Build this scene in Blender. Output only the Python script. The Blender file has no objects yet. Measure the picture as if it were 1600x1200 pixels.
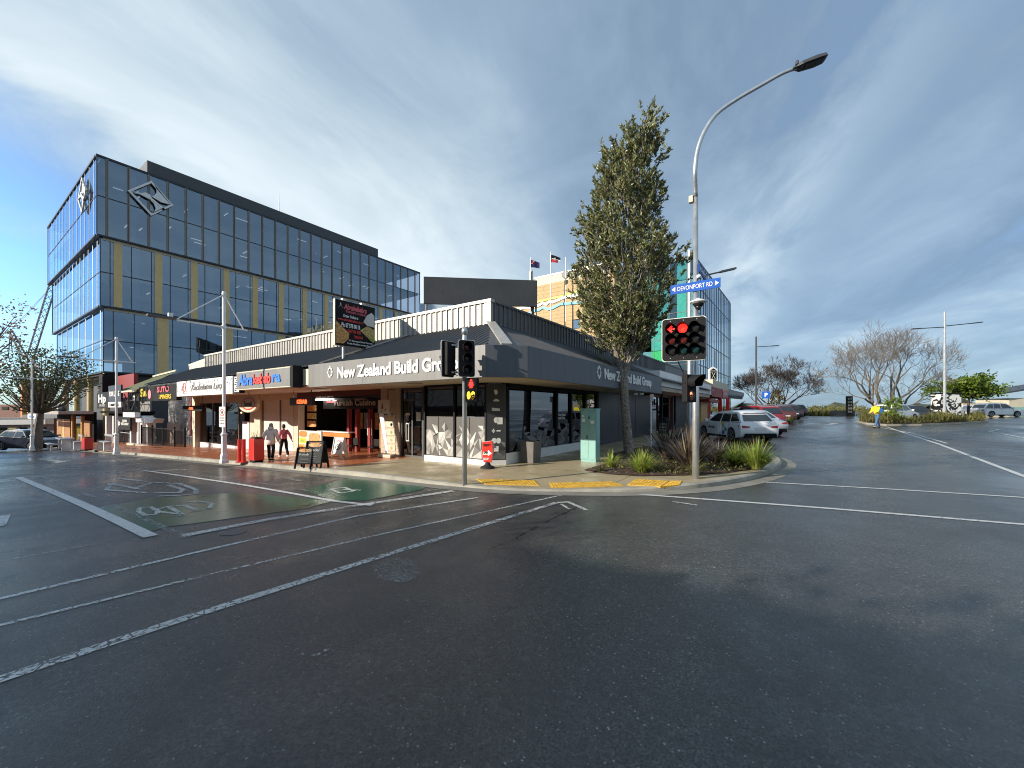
import bpy, bmesh, math, random
from mathutils import Vector, Matrix
R = math.radians
C = bpy.context.scene.collection
rnd = random.Random(7)

# ---------------------------------------------------------------- camera, sky, sun, exposure
FPX, HZ, CAMH = 634.5, 640.0, 1.65
TH = math.atan(440/FPX); cT, sT = math.cos(TH), math.sin(TH)
cam = bpy.data.objects.new('camera', bpy.data.cameras.new('camera')); C.objects.link(cam)
cam.location = (0, 0, CAMH); cam.rotation_euler = (R(90), 0, TH)
cam.data.sensor_width = 36; cam.data.lens = FPX*36/1600; cam.data.shift_y = 40/1600
cam.data.clip_start = .05; cam.data.clip_end = 4000
bpy.context.scene.camera = cam
SUNT = Vector((.65, 1, -.42)).normalized()           # direction sunlight travels
sl = bpy.data.lights.new('sun', 'SUN'); sl.energy = 3.9; sl.angle = R(.5); sl.color = (1, .90, .76)
so = bpy.data.objects.new('sun', sl); C.objects.link(so); so.rotation_euler = SUNT.to_track_quat('-Z', 'Y').to_euler()
sc = bpy.context.scene
sc.view_settings.view_transform = 'Standard'; sc.view_settings.look = 'None'; sc.view_settings.gamma = 1
sc.view_settings.exposure = .80
sc.cycles.filter_width = 1.05; sc.cycles.max_bounces = 6; sc.cycles.transparent_max_bounces = 12; sc.cycles.caustics_reflective = False; sc.cycles.caustics_refractive = False
sc.cycles.sample_clamp_indirect = 4

class NT:                                           # tiny node-graph helper
    def __init__(s, tree): s.t = tree; s.n = tree.nodes; s.l = tree.links
    def node(s, typ, ins=None, **kw):
        n = s.n.new(typ)
        for k, v in kw.items(): setattr(n, k, v)
        for k, v in (ins or {}).items(): s.set(n, k, v)
        return n
    def set(s, n, k, v):
        sk = n.inputs[k]
        if isinstance(v, bpy.types.NodeSocket): s.l.new(v, sk)
        elif isinstance(v, bpy.types.Node): s.l.new(v.outputs[0], sk)
        else:
            if isinstance(v, (tuple, list)) and len(v) == 3 and sk.type == 'RGBA': v = (*v, 1)
            sk.default_value = v
    def math(s, op, a, b=0., clamp=False):
        n = s.n.new('ShaderNodeMath'); n.operation = op; n.use_clamp = clamp
        s.set(n, 0, a); s.set(n, 1, b); return n.outputs[0]
    def vm(s, op, a, b=(0, 0, 0)):
        n = s.n.new('ShaderNodeVectorMath'); n.operation = op; s.set(n, 0, a); s.set(n, 1, b)
        return n.outputs['Value'] if op in ('DOT_PRODUCT', 'LENGTH') else n.outputs[0]
    def noise(s, vec, scale, detail=4, rough=.5, dist=0):
        n = s.node('ShaderNodeTexNoise', {'Vector': vec, 'Scale': scale, 'Detail': detail, 'Roughness': rough, 'Distortion': dist}); return n.outputs[0]
    def ramp(s, fac, stops):
        n = s.n.new('ShaderNodeValToRGB'); e = n.color_ramp.elements
        while len(e) < len(stops): e.new(.5)
        for i, (p, c) in enumerate(stops):
            e[i].position = p; e[i].color = (*c, 1) if isinstance(c, tuple) else (c, c, c, 1)
        s.set(n, 0, fac); return n.outputs[0]
    def mix(s, f, a, b, typ='MIX'):
        n = s.n.new('ShaderNodeMix'); n.data_type = 'RGBA'; n.blend_type = typ
        s.set(n, 0, f); s.set(n, 6, a); s.set(n, 7, b); return n.outputs[2]
    def mapping(s, vec, rot=(0, 0, 0), scale=(1, 1, 1), loc=(0, 0, 0)):
        return s.node('ShaderNodeMapping', {'Vector': vec, 'Rotation': rot, 'Scale': scale, 'Location': loc}).outputs[0]

w = bpy.data.worlds.new('World'); sc.world = w; w.use_nodes = True
t = NT(w.node_tree); t.n.clear()
sky = t.node('ShaderNodeTexSky'); sky.sky_type = 'NISHITA'; sky.sun_disc = False
sky.sun_elevation = math.asin(-SUNT.z); sky.sun_rotation = math.atan2(-SUNT.x, -SUNT.y); sky.air_density = 1.0; sky.dust_density = .6; sky.ozone_density = 2
tc = t.node('ShaderNodeTexCoord'); d = t.vm('NORMALIZE', tc.outputs['Generated'])
sx = t.node('ShaderNodeSeparateXYZ', {0: d})
den = t.math('ADD', t.math('MAXIMUM', sx.outputs[2], 0.), .13)
pl = t.node('ShaderNodeCombineXYZ', {0: t.math('DIVIDE', sx.outputs[0], den), 1: t.math('DIVIDE', sx.outputs[1], den), 2: 0.}).outputs[0]
rot = t.mapping(pl, rot=(0, 0, -R(13)), scale=(1, 1, 1))
st = t.mapping(rot, scale=(1, .33, 1))
n1 = t.noise(st, .62, 7, .55, .35)                  # streaked cloud sheet
n2 = t.noise(t.mapping(rot, scale=(1, .6, 1), loc=(3.1, 1.7, 0)), 1.7, 7, .6, .6)
n3 = t.noise(t.mapping(pl, loc=(7.3, 2.2, 0)), .33, 3, .5)
cov = t.math('ADD', t.math('MULTIPLY', n1, .62), t.math('MULTIPLY', n2, .38))
def lobe(px, py, pw):                               # soft weight around one compass direction of the sky
    v = Vector(((px-800)/FPX*cT-sT, (px-800)/FPX*sT+cT, (HZ-py)/FPX)).normalized()
    return t.math('POWER', t.math('MAXIMUM', t.vm('DOT_PRODUCT', d, tuple(v)), 0.), pw)
lobv = lambda v, pw: t.math('POWER', t.math('MAXIMUM', t.vm('DOT_PRODUCT', d, tuple(Vector(v).normalized())), 0.), pw)
blue = t.math('ADD', t.math('MULTIPLY', lobv((-1, -.2, .32), 30), .75), t.math('MULTIPLY', lobe(10, 470, 42), .9))
cloudf = t.math('SUBTRACT', t.math('ADD', t.math('MULTIPLY', t.math('SUBTRACT', cov, .5), 2.0), 1.16), blue, clamp=True)
cloudf = t.math('MULTIPLY', cloudf, .93)
br = t.math('ADD', t.math('MULTIPLY', t.math('SUBTRACT', n1, .5), 1.7), t.math('MULTIPLY', t.math('SUBTRACT', n2, .5), 1.15))
br = t.math('ADD', br, t.math('MULTIPLY', t.math('SUBTRACT', n3, .5), .5))
xw = t.math('ADD', t.node('ShaderNodeSeparateXYZ', {0: rot}).outputs[0], t.math('MULTIPLY', t.math('SUBTRACT', n2, .5), .7))
def band(x0, wd, amp): return t.math('MULTIPLY', t.math('EXPONENT', t.math('MULTIPLY', t.math('POWER', t.math('ABSOLUTE', t.math('DIVIDE', t.math('SUBTRACT', xw, x0), wd)), 2.), -1.)), amp)
for args in ((-1.42, .26, .26), (.46, .12, .17), (-.30, .38, -.11), (1.1, .25, -.06)): br = t.math('ADD', br, band(*args))
br = t.math('ADD', br, t.math('MULTIPLY', lobe(360, 250, 14), .16))
br = t.math('ADD', br, t.math('MULTIPLY', lobe(780, 420, 26), .24))
br = t.math('SUBTRACT', br, t.math('MULTIPLY', lobe(1330, 380, 10), .10))
br = t.math('SUBTRACT', br, t.math('MULTIPLY', lobe(820, 60, 16), .12))
br = t.math('ADD', br, .38, clamp=True)
ccol = t.ramp(br, [(0, (.90, 1.28, 1.75)), (.33, (1.38, 1.86, 2.34)), (.66, (2.30, 2.78, 3.08)), (1, (3.4, 3.78, 3.92))])
skc = t.mix(cloudf, t.vm('MULTIPLY', sky.outputs[0], (.72, 1.0, 1.28)), ccol)
# bright bank of cloud low on the horizon
hz = t.math('POWER', t.math('SUBTRACT', 1., t.math('ABSOLUTE', t.math('SUBTRACT', sx.outputs[2], .05)), clamp=True), 26)
hn = t.noise(t.mapping(d, scale=(1, 1, 3.2)), 4.2, 6, .55)
hz = t.math('MULTIPLY', hz, t.math('MULTIPLY', t.math('SUBTRACT', hn, .44), 3.2, clamp=True))
skc = t.mix(t.math('MULTIPLY', hz, .6), skc, (3.0, 3.85, 4.4))
bg = t.node('ShaderNodeBackground', {'Color': skc, 'Strength': .15})
t.l.new(bg.outputs[0], t.node('ShaderNodeOutputWorld').inputs[0])

# ---------------------------------------------------------------- terrain and where a sight line meets it
def sp(v, k=3.0): return k*math.log1p(math.exp(v/k)) if v/k < 40 else v
def g(X, Y):
    return -.034*(sp(-(X+6))-sp(-(X+95))) + .012*(sp(Y-12)-sp(Y-80))
def kh(X, Y): return .12-.085*math.exp(-((X+4.6)**2/9+(Y-7.3)**2/5))
def fp(X, Y): return g(X, Y)+kh(X, Y)
def ray(px, py):
    a = (px-800)/FPX; return a*cT-sT, a*sT+cT, (HZ-py)/FPX
def onX(px, py, X): r = ray(px, py); k = X/r[0]; return Vector((X, k*r[1], CAMH+k*r[2]))
def onY(px, py, Y): r = ray(px, py); k = Y/r[1]; return Vector((k*r[0], Y, CAMH+k*r[2]))
def at(px, py, k): r = ray(px, py); return Vector((k*r[0], k*r[1], CAMH+k*r[2]))
def G(px, py, f=g):
    r = ray(px, py); k = .5
    while k < 300 and CAMH+k*r[2] > f(k*r[0], k*r[1]): k *= 1.01
    lo, hi = k/1.01, k
    for _ in range(40):
        m = (lo+hi)/2
        if CAMH+m*r[2] > f(m*r[0], m*r[1]): lo = m
        else: hi = m
    return Vector((hi*r[0], hi*r[1], CAMH+hi*r[2]))

# ---------------------------------------------------------------- mesh helpers
ORG = {}
def tag(o, label=None, cat=None, group=None, kind=None):
    if label: o['label'] = label
    if cat: o['category'] = cat
    if group: o['group'] = group
    if kind: o['kind'] = kind
    return o
def thing(name, label, cat, loc=(0, 0, 0), rz=0, group=None, local=False):
    o = bpy.data.objects.new(name, None); C.objects.link(o); o.location = loc; o.rotation_euler = (0, 0, rz)
    o.empty_display_size = .3; ORG[o.name] = Vector((0, 0, 0)) if local else Vector(loc)
    return tag(o, label, cat, group)
class MB:
    def __init__(s): s.v = []; s.f = []
    def add(s, vs, fs):
        b = len(s.v); s.v += [tuple(p) for p in vs]; s.f += [tuple(i+b for i in f) for f in fs]; return s
    def box(s, x0, y0, z0, x1, y1, z1):
        return s.add([(x0, y0, z0), (x1, y0, z0), (x1, y1, z0), (x0, y1, z0), (x0, y0, z1), (x1, y0, z1), (x1, y1, z1), (x0, y1, z1)],
                     [(0, 3, 2, 1), (4, 5, 6, 7), (0, 1, 5, 4), (1, 2, 6, 5), (2, 3, 7, 6), (3, 0, 4, 7)])
    def obox(s, c, h, M=None, rz=0):
        M = M or Matrix.Rotation(rz, 3, 'Z'); c = Vector(c)
        vs = [c+M@Vector((sx*h[0], sy*h[1], sz*h[2])) for sz in (-1, 1) for sx, sy in ((-1, -1), (1, -1), (1, 1), (-1, 1))]
        return s.add(vs, [(0, 3, 2, 1), (4, 5, 6, 7), (0, 1, 5, 4), (1, 2, 6, 5), (2, 3, 7, 6), (3, 0, 4, 7)])
    def poly(s, pts): return s.add(pts, [tuple(range(len(pts)))])
    def prism(s, pts, off):
        n = len(pts); off = Vector(off); a = [Vector(p) for p in pts]
        return s.add(a+[p+off for p in a], [tuple(reversed(range(n))), tuple(range(n, 2*n))]+[(i, (i+1) % n, (i+1) % n+n, i+n) for i in range(n)])
    def tube(s, pts, rad, n=8, cap=True):
        pts = [Vector(p) for p in pts]; rad = rad if isinstance(rad, (list, tuple)) else [rad]*len(pts)
        b = len(s.v); up = None
        for i, p in enumerate(pts):
            dv = (pts[min(i+1, len(pts)-1)]-pts[max(i-1, 0)])
            dv = dv.normalized() if dv.length > 1e-9 else Vector((0, 0, 1))
            if up is None: up = Vector((1, 0, 0)) if abs(dv.x) < .8 else Vector((0, 1, 0))
            u = (up-dv*up.dot(dv)).normalized(); w_ = dv.cross(u); up = u
            for k in range(n):
                a = 2*math.pi*k/n; s.v.append(tuple(p+(u*math.cos(a)+w_*math.sin(a))*rad[i]))
        for i in range(len(pts)-1):
            for k in range(n):
                q = (k+1) % n; s.f.append((b+i*n+k, b+i*n+q, b+(i+1)*n+q, b+(i+1)*n+k))
        if cap:
            s.f.append(tuple(b+k for k in reversed(range(n)))); e = b+(len(pts)-1)*n; s.f.append(tuple(e+k for k in range(n)))
        return s
    def bar(s, a, b, w_, h=None):
        a, b = Vector(a), Vector(b); dv = b-a; L = dv.length; dv.normalize()
        u = Vector((0, 0, 1)) if abs(dv.z) < .9 else Vector((1, 0, 0)); y = u.cross(dv).normalized(); z = dv.cross(y)
        M = Matrix((dv, y, z)).transposed(); return s.obox((a+b)/2, (L/2, w_/2, (h or w_)/2), M)
    def lathe(s, prof, c, axis='z', n=20, cap=True):
        c = Vector(c); b = len(s.v)
        for r_, h in prof:
            for k in range(n):
                a = 2*math.pi*k/n; u, v = r_*math.cos(a), r_*math.sin(a)
                p = {'z': (u, v, h), 'x': (h, u, v), 'y': (v, h, u)}[axis] if isinstance(axis, str) else axis@Vector((u, v, h))
                s.v.append(tuple(c+Vector(p)))
        for i in range(len(prof)-1):
            for k in range(n):
                q = (k+1) % n; s.f.append((b+i*n+k, b+i*n+q, b+(i+1)*n+q, b+(i+1)*n+k))
        if cap: s.f.append(tuple(b+k for k in reversed(range(n)))); e = b+(len(prof)-1)*n; s.f.append(tuple(e+k for k in range(n)))
        return s
    def ball(s, c, r_, n=12, m=8):
        r_ = r_ if isinstance(r_, (tuple, list)) else (r_, r_, r_); c = Vector(c); b = len(s.v)
        for i in range(1, m):
            th = math.pi*i/m
            for k in range(n):
                a = 2*math.pi*k/n; s.v.append((c.x+r_[0]*math.sin(th)*math.cos(a), c.y+r_[1]*math.sin(th)*math.sin(a), c.z-r_[2]*math.cos(th)))
        for i in range(m-2):
            for k in range(n):
                q = (k+1) % n; s.f.append((b+i*n+k, b+i*n+q, b+(i+1)*n+q, b+(i+1)*n+k))
        s.f.append(tuple(b+k for k in reversed(range(n)))); e = b+(m-2)*n; s.f.append(tuple(e+k for k in range(n)))
        return s
    def build(s, name, m, parent=None, smooth=False, bevel=0, label=None):
        me = bpy.data.meshes.new(name)
        off = ORG.get(parent.name, Vector()) if parent else Vector()
        me.from_pydata([(p[0]-off.x, p[1]-off.y, p[2]-off.z) for p in s.v], [], s.f)
        bm = bmesh.new(); bm.from_mesh(me)
        if bevel:
            bmesh.ops.remove_doubles(bm, verts=bm.verts, dist=1e-5)
            bmesh.ops.recalc_face_normals(bm, faces=bm.faces)
            es = [e for e in bm.edges if len(e.link_faces) == 2 and e.calc_face_angle(0) > .5]
            bmesh.ops.bevel(bm, geom=es, offset=bevel, segments=2, affect='EDGES', profile=.6, clamp_overlap=True)
        bm.to_mesh(me); bm.free()
        if smooth:
            for p in me.polygons: p.use_smooth = True
        return link(name, me, m, parent, label)
def link(name, me, m, parent=None, label=None):
    o = bpy.data.objects.new(name, me); C.objects.link(o)
    if m: me.materials.append(m)
    if parent: o.parent = parent; ORG[o.name] = ORG.get(parent.name, Vector())
    if label: o['label'] = label
    return o
def smooth_angle(o, a=35):
    me = o.data
    for p in me.polygons: p.use_smooth = True
    bm = bmesh.new(); bm.from_mesh(me)
    for e in bm.edges:
        if len(e.link_faces) == 2 and e.calc_face_angle(0) > R(a): e.smooth = False
    bm.to_mesh(me); bm.free(); return o
def copy_tree(o, parent=None):
    c = o.copy(); C.objects.link(c)
    if parent: c.parent = parent
    ORG[c.name] = ORG.get(o.name, Vector())
    for ch in list(o.children): copy_tree(ch, c)
    return c
def drape(polys, f, dz, step=1.5):
    """flat outlines laid on the terrain: cut on a grid, then every vertex takes the height there"""
    me = bpy.data.meshes.new('d'); bm = bmesh.new()
    for P in polys:
        bm.faces.new([bm.verts.new((p[0], p[1], 0)) for p in P])
    bmesh.ops.triangulate(bm, faces=bm.faces[:])
    xs = [v.co.x for v in bm.verts]; ys = [v.co.y for v in bm.verts]
    for ax, lo, hi in ((0, min(xs), max(xs)), (1, min(ys), max(ys))):
        k = math.ceil(lo/step)*step
        while k < hi:
            co = (k, 0, 0) if ax == 0 else (0, k, 0); no = (1, 0, 0) if ax == 0 else (0, 1, 0)
            bmesh.ops.bisect_plane(bm, geom=bm.verts[:]+bm.edges[:]+bm.faces[:], plane_co=co, plane_no=no); k += step
    for v in bm.verts: v.co.z = f(v.co.x, v.co.y)+dz
    bmesh.ops.recalc_face_normals(bm, faces=bm.faces)
    for fc in bm.faces:
        if fc.normal.z < 0: fc.normal_flip()
    bm.to_mesh(me); bm.free(); return me
def struct(name, me, m):
    if isinstance(me, MB): o = me.build(name, m)
    else: me.name = name; o = link(name, me, m)
    o['kind'] = 'structure'; return o
def text(s, m, parent, org, xd, up, size, bold=0., width=None, ext=.006, align='LEFT', name='lettering', sheary=0):
    """lettering as real raised letters; size = cap height"""
    cu = bpy.data.curves.new('t', 'FONT'); cu.body = s; cu.size = size/.7; cu.offset = bold*size; cu.extrude = ext; cu.resolution_u = 3; cu.shear = sheary
    o = bpy.data.objects.new('t', cu); C.objects.link(o); bpy.context.view_layer.update()
    me = bpy.data.meshes.new_from_object(o.evaluated_get(bpy.context.evaluated_depsgraph_get()))
    bpy.data.objects.remove(o); bpy.data.curves.remove(cu)
    if not me.vertices: return None
    x0 = min(v.co.x for v in me.vertices); x1 = max(v.co.x for v in me.vertices)
    k = width/(x1-x0) if width else 1; W = (x1-x0)*k
    sh = {'LEFT': 0, 'CENTER': -W/2, 'RIGHT': -W}[align]
    xd = Vector(xd).normalized(); up = Vector(up).normalized(); nn = xd.cross(up)
    off = ORG.get(parent.name, Vector()) if parent else Vector(); org = Vector(org)
    for v in me.vertices:
        v.co = org+xd*((v.co.x-x0)*k+sh)+up*v.co.y+nn*(v.co.z+ext)-off
    me.name = name; me.materials.clear()
    return link(name, me, m, parent)

# ---------------------------------------------------------------- materials
MATS = {}
def mat(name, col, rough=.6, metal=0., var=.12, scale=2.5, bump=0., bscale=30., spec=.5, coat=0., emit=0., streak=0.):
    m = bpy.data.materials.new(name); m.use_nodes = True; k = NT(m.node_tree); b = k.n['Principled BSDF']; MATS[name] = m
    pos = k.node('ShaderNodeNewGeometry').outputs['Position'] if not emit else None
    if emit:
        k.set(b, 'Base Color', tuple(c*.3 for c in col)); k.set(b, 'Emission Color', col); k.set(b, 'Emission Strength', emit)
    else:
        oc = k.node('ShaderNodeTexCoord').outputs['Object']
        n = k.noise(oc, scale, 5, .6)
        lo = tuple(max(0, c*(1-var)) for c in col); hi = tuple(min(1, c*(1+var)) for c in col)
        cc = k.ramp(n, [(.3, lo), (.7, hi)])
        if streak:
            s_ = k.noise(k.mapping(oc, scale=(9, 9, .5)), 1., 4, .65); cc = k.mix(k.ramp(s_, [(.45, 0.), (.75, streak)]), cc, tuple(c*.45 for c in col))
        k.set(b, 'Base Color', cc)
        k.set(b, 'Roughness', k.math('ADD', k.math('MULTIPLY', k.math('SUBTRACT', n, .5), .25), rough, clamp=True))
        if bump:
            bn = k.node('ShaderNodeBump', {'Height': k.noise(oc, bscale, 4, .6), 'Strength': bump, 'Distance': .02}); k.set(b, 'Normal', bn)
    k.set(b, 'Metallic', metal); k.set(b, 'Specular IOR Level', spec)
    if coat: k.set(b, 'Coat Weight', coat); k.set(b, 'Coat Roughness', .05)
    return m
mat('concrete', (.22, .21, .18), .75, bump=.3, bscale=60, var=.25, scale=1.3)
mat('kerb', (.33, .31, .26), .7, bump=.3, bscale=40, var=.25)
mat('charcoal', (.055, .058, .066), .5, var=.1)
mat('charcoal_panel', (.05, .053, .062), .45, var=.15, scale=.8, streak=.5)
mat('black', (.010, .010, .012), .65, spec=.2)
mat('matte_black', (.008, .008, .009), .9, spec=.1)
mat('dark_metal', (.09, .095, .10), .45, .6)
mat('galv', (.52, .54, .56), .42, .75, var=.1, scale=6)
mat('white_paint', (.78, .79, .78), .4, var=.06, streak=.12)
mat('white_sign', (.80, .80, .78), .4, var=.03)
mat('post_white', (.78, .79, .80), .45, var=.07)
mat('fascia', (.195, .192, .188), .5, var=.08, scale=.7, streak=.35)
mat('fascia_shaded', (.10, .11, .13), .5, var=.09, scale=.7, streak=.4)  # shade of the sunless side put into a darker, bluer fascia colour
mat('soffit', (.50, .42, .33), .65, var=.08, scale=.7)
mat('cream', (.60, .55, .43), .6, var=.08, streak=.25)
mat('cream_tile', (.60, .50, .38), .4, var=.05)
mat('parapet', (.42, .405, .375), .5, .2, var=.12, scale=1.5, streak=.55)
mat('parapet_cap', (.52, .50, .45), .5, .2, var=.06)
mat('parapet_shaded', (.16, .16, .17), .55, .2, var=.1)  # side parapet's shade put into a darker copy of the parapet colour
mat('roof_iron', (.075, .075, .08), .45, .3, var=.12)
mat('roof_red', (.32, .12, .08), .6)
mat('red', (.62, .03, .02), .35, coat=.3, var=.06)
mat('red_dark', (.25, .015, .015), .5)
mat('maroon', (.10, .012, .010), .5, var=.2)
mat('gold', (.66, .48, .22), .5, 0., var=.08)
mat('bronze', (.24, .19, .14), .4, .6)
mat('mullion', (.03, .035, .045), .4, .4)
mat('blue_sign', (.006, .085, .42), .5, spec=.2)
mat('navy', (.012, .018, .045), .5)
mat('teal_cabinet', (.23, .44, .41), .45, var=.08, bump=.05)
mat('yellow', (.60, .35, .04), .7, var=.4, scale=9)
mat('yellow_bright', (.75, .55, .03), .5)
mat('orange', (.60, .20, .03), .6, var=.2)
mat('timber', (.35, .17, .06), .55, var=.3, scale=6)
mat('timber_light', (.62, .40, .16), .5, var=.2, scale=5)
mat('tan', (.62, .40, .17), .7, var=.06)
mat('lime', (.42, .62, .05), .5); mat('sky_blue', (.10, .48, .68), .5)
mat('billboard', (.04, .043, .047), .6, var=.2, scale=.5, streak=.5)
mat('rubber', (.014, .014, .015), .75)
mat('plate', (.72, .72, .70), .5)
mat('silver', (.50, .51, .53), .3, .85)
mat('skin', (.50, .30, .21), .55, var=.06)
mat('puffer', (.74, .67, .60), .65, bump=.2, bscale=12)
mat('pink', (.85, .27, .34), .7, bump=.15)
mat('hivis', (.85, .72, .02), .6)
mat('denim', (.06, .13, .28), .8, bump=.2)
mat('cloth_black', (.012, .012, .015), .85)
mat('hair_dark', (.02, .014, .01), .5); mat('hair_grey', (.35, .33, .31), .6)
mat('shoe_white', (.7, .7, .68), .6)
mat('chalk', (.015, .017, .02), .7); mat('chalk_text', (.5, .5, .48), .8)
mat('mulch', (.07, .04, .025), .95, bump=1, bscale=35, var=.6, scale=22)
mat('bark', (.24, .21, .175), .9, bump=.8, bscale=22, var=.85, scale=15)
mat('bark_pale', (.17, .145, .12), .9, bump=.6, bscale=14, var=.35, scale=5)
mat('twig', (.085, .068, .058), .85, var=.2)
mat('twig_warm', (.21, .185, .16), .85, var=.2)
mat('taillight', (.35, .008, .01), .15, coat=.5)
mat('headlight', (.6, .62, .65), .1, .2, coat=.5)
mat('car_white', (.82, .83, .84), .3, coat=.8, var=.02); mat('car_red', (.26, .010, .014), .25, coat=1, var=.03)
mat('car_dark', (.02, .024, .032), .22, coat=1, var=.05); mat('car_navy', (.012, .018, .04), .22, coat=1, var=.05)
mat('car_maroon', (.10, .02, .02), .25, coat=1); mat('car_silver', (.55, .57, .6), .3, .3, coat=1)
mat('car_glass', (.012, .018, .022), .06, spec=.9, coat=.4)
mat('grey_board', (.20, .20, .195), .55); mat('window_film', (.085, .08, .076), .5); mat('grey_wall', (.23, .225, .22), .8, var=.2, bump=.2)
mat('planter_grey', (.14, .13, .12), .7, var=.2)
mat('pink_text', (.70, .12, .16), .5); mat('red_text', (.75, .05, .04), .5); mat('blue_text', (.03, .20, .70), .5); mat('text_grey', (.42, .40, .36), .5)
mat('lens_dark', (.02, .02, .02), .2); mat('lens_red_off', (.10, .015, .012), .2); mat('lens_green_off', (.01, .04, .04), .2)
mat('lamp_red', (1, .012, .008), emit=2.4); mat('lamp_amber', (1, .50, .02), emit=1.8); mat('lamp_dim', (1, .33, .16), emit=.9)
mat('lamp_white', (1, .95, .85), emit=2.6); mat('lamp_shop', (1, .9, .75), emit=14); mat('lamp_office', (1, .93, .8), emit=.55); mat('lamp_led', (1, .12, .03), emit=1.6); mat('lamp_warm', (1, .62, .25), emit=1.6)
mat('food_a', (.60, .30, .10), .6, var=.7, scale=14); mat('food_b', (.50, .38, .14), .6, var=.8, scale=18); mat('food_c', (.30, .42, .06), .6, var=.6, scale=16)
mat('flag_blue', (.01, .015, .09), .8)
mat('frosted', (.62, .62, .58), .5, var=.05); mat('far_tree', (.06, .07, .04), .9, var=.5, scale=.3); mat('far_roof', (.42, .36, .32), .8, var=.3, scale=.4)

def tex_mat(name, build):
    m = bpy.data.materials.new(name); m.use_nodes = True; k = NT(m.node_tree); b = k.n['Principled BSDF']; MATS[name] = m
    build(k, b); return m
def island(name, c0, c1, rough=.5, spec=.4, trans=0, dead=None):
    stops = [(0, c0), (.85, c1), (.9, dead), (1, tuple(x*.7 for x in dead))] if dead else [(0, c0), (1, c1)]
    def bld(k, b):
        r_ = k.node('ShaderNodeNewGeometry').outputs['Random Per Island']
        k.set(b, 'Base Color', k.ramp(r_, stops)); k.set(b, 'Roughness', rough); k.set(b, 'Specular IOR Level', spec)
        if trans:
            out = k.n['Material Output']
            tr = k.node('ShaderNodeBsdfTranslucent', {'Color': k.ramp(r_, stops)})
            k.l.new(k.node('ShaderNodeMixShader', {0: trans, 1: b, 2: tr}).outputs[0], out.inputs[0])
    return tex_mat(name, bld)
island('leaf_olive', (.055, .078, .028), (.33, .345, .145), .36, .5, .2, (.22, .15, .07))
island('leaf_dark', (.035, .048, .018), (.15, .165, .055), .4, .5, .2)
island('leaf_bright', (.06, .12, .012), (.20, .26, .03), .5, .4, .3)
island('leaf_red', (.20, .08, .04), (.34, .20, .10), .6, .3, .2)
island('grass_lime', (.11, .21, .02), (.42, .50, .08), .5, .4, .3, (.42, .34, .16))
island('grass_mid', (.06, .09, .02), (.20, .22, .06), .5, .4, .3, (.34, .26, .13))
island('flax', (.03, .022, .02), (.16, .125, .10), .35, .5, .1, (.30, .24, .13))
island('shrub', (.05, .06, .02), (.22, .20, .06), .6, .3, .2)
island('facet', (.02, .02, .022), (.62, .60, .57), .5, .4)
island('facet_dark', (.008, .009, .011), (.22, .22, .23), .35, .5)

def b_asphalt(k, b):
    p = k.node('ShaderNodeNewGeometry').outputs['Position']
    big = k.noise(k.mapping(p, scale=(1, .55, 1)), .22, 5, .55, .4); mid = k.noise(p, 1.6, 5, .6); fine = k.noise(p, 62, 4, .75); gr = k.noise(p, 260, 2, .6)
    base = k.ramp(fine, [(.36, (.014, .015, .016)), (.64, (.115, .113, .11))])
    mg = k.noise(p, 24, 3, .6); base = k.mix(k.ramp(mg, [(.42, .45), (.62, 0.)]), base, (.020, .021, .022))
    base = k.mix(k.ramp(mid, [(.35, 0.), (.7, .35)]), base, (.034, .034, .034))
    vo = k.node('ShaderNodeTexVoronoi', {'Vector': p, 'Scale': 30.}); stone = k.ramp(vo.outputs[0], [(.14, 1.), (.22, 0.)])
    sel = k.ramp(k.noise(p, 17, 2), [(.53, 0.), (.61, 1.)])
    base = k.mix(k.math('MULTIPLY', stone, k.math('MULTIPLY', sel, .8)), base, (.30, .29, .27))
    base = k.mix(k.ramp(k.noise(k.mapping(p, rot=(0, 0, R(20)), scale=(1, .25, 1)), .5, 4, .6), [(.38, 0.), (.62, .5)]), base, k.mix(1., base, (1.7, 1.68, 1.62), 'MULTIPLY'))
    k.set(b, 'Base Color', base)
    wet = k.math('ADD', k.math('MULTIPLY', big, .75), k.math('MULTIPLY', mid, .25))
    k.set(b, 'Roughness', k.ramp(wet, [(.38, .08), (.46, .17), (.54, .30), (.68, .46)])); k.set(b, 'Specular IOR Level', .5)
    bs = k.ramp(wet, [(.38, .20), (.6, .85)])
    bn = k.node('ShaderNodeBump', {'Height': k.math('ADD', k.math('MULTIPLY', fine, .7), k.math('MULTIPLY', gr, .3)), 'Strength': bs, 'Distance': .016})
    k.set(b, 'Normal', bn)
tex_mat('asphalt', b_asphalt)
def worn(name, col, lo, hi, scale, rough=.45, cell=.13):
    def bld(k, b):
        p = k.node('ShaderNodeNewGeometry').outputs['Position']
        n = k.math('ADD', k.math('MULTIPLY', k.noise(p, scale, 5, .7), .6), k.math('MULTIPLY', k.noise(p, .8, 4, .6), .4))
        vo = k.node('ShaderNodeTexVoronoi', {'Vector': p, 'Scale': scale*.45}); vo.feature = 'DISTANCE_TO_EDGE'
        n = k.math('SUBTRACT', n, k.math('MULTIPLY', k.ramp(vo.outputs[0], [(.0, 1.), (.10, 0.)]), cell))
        k.set(b, 'Base Color', k.mix(k.noise(p, 7, 4), tuple(c*.65 for c in col), col)); k.set(b, 'Roughness', rough)
        k.set(b, 'Alpha', k.ramp(n, [(lo, 0.), (hi, 1.)]))
    return tex_mat(name, bld)
worn('line_worn', (.62, .63, .62), .40, .47, 26); worn('line_good', (.70, .71, .70), .30, .38, 30); worn('line_faint', (.40, .41, .41), .47, .58, 22)
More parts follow.
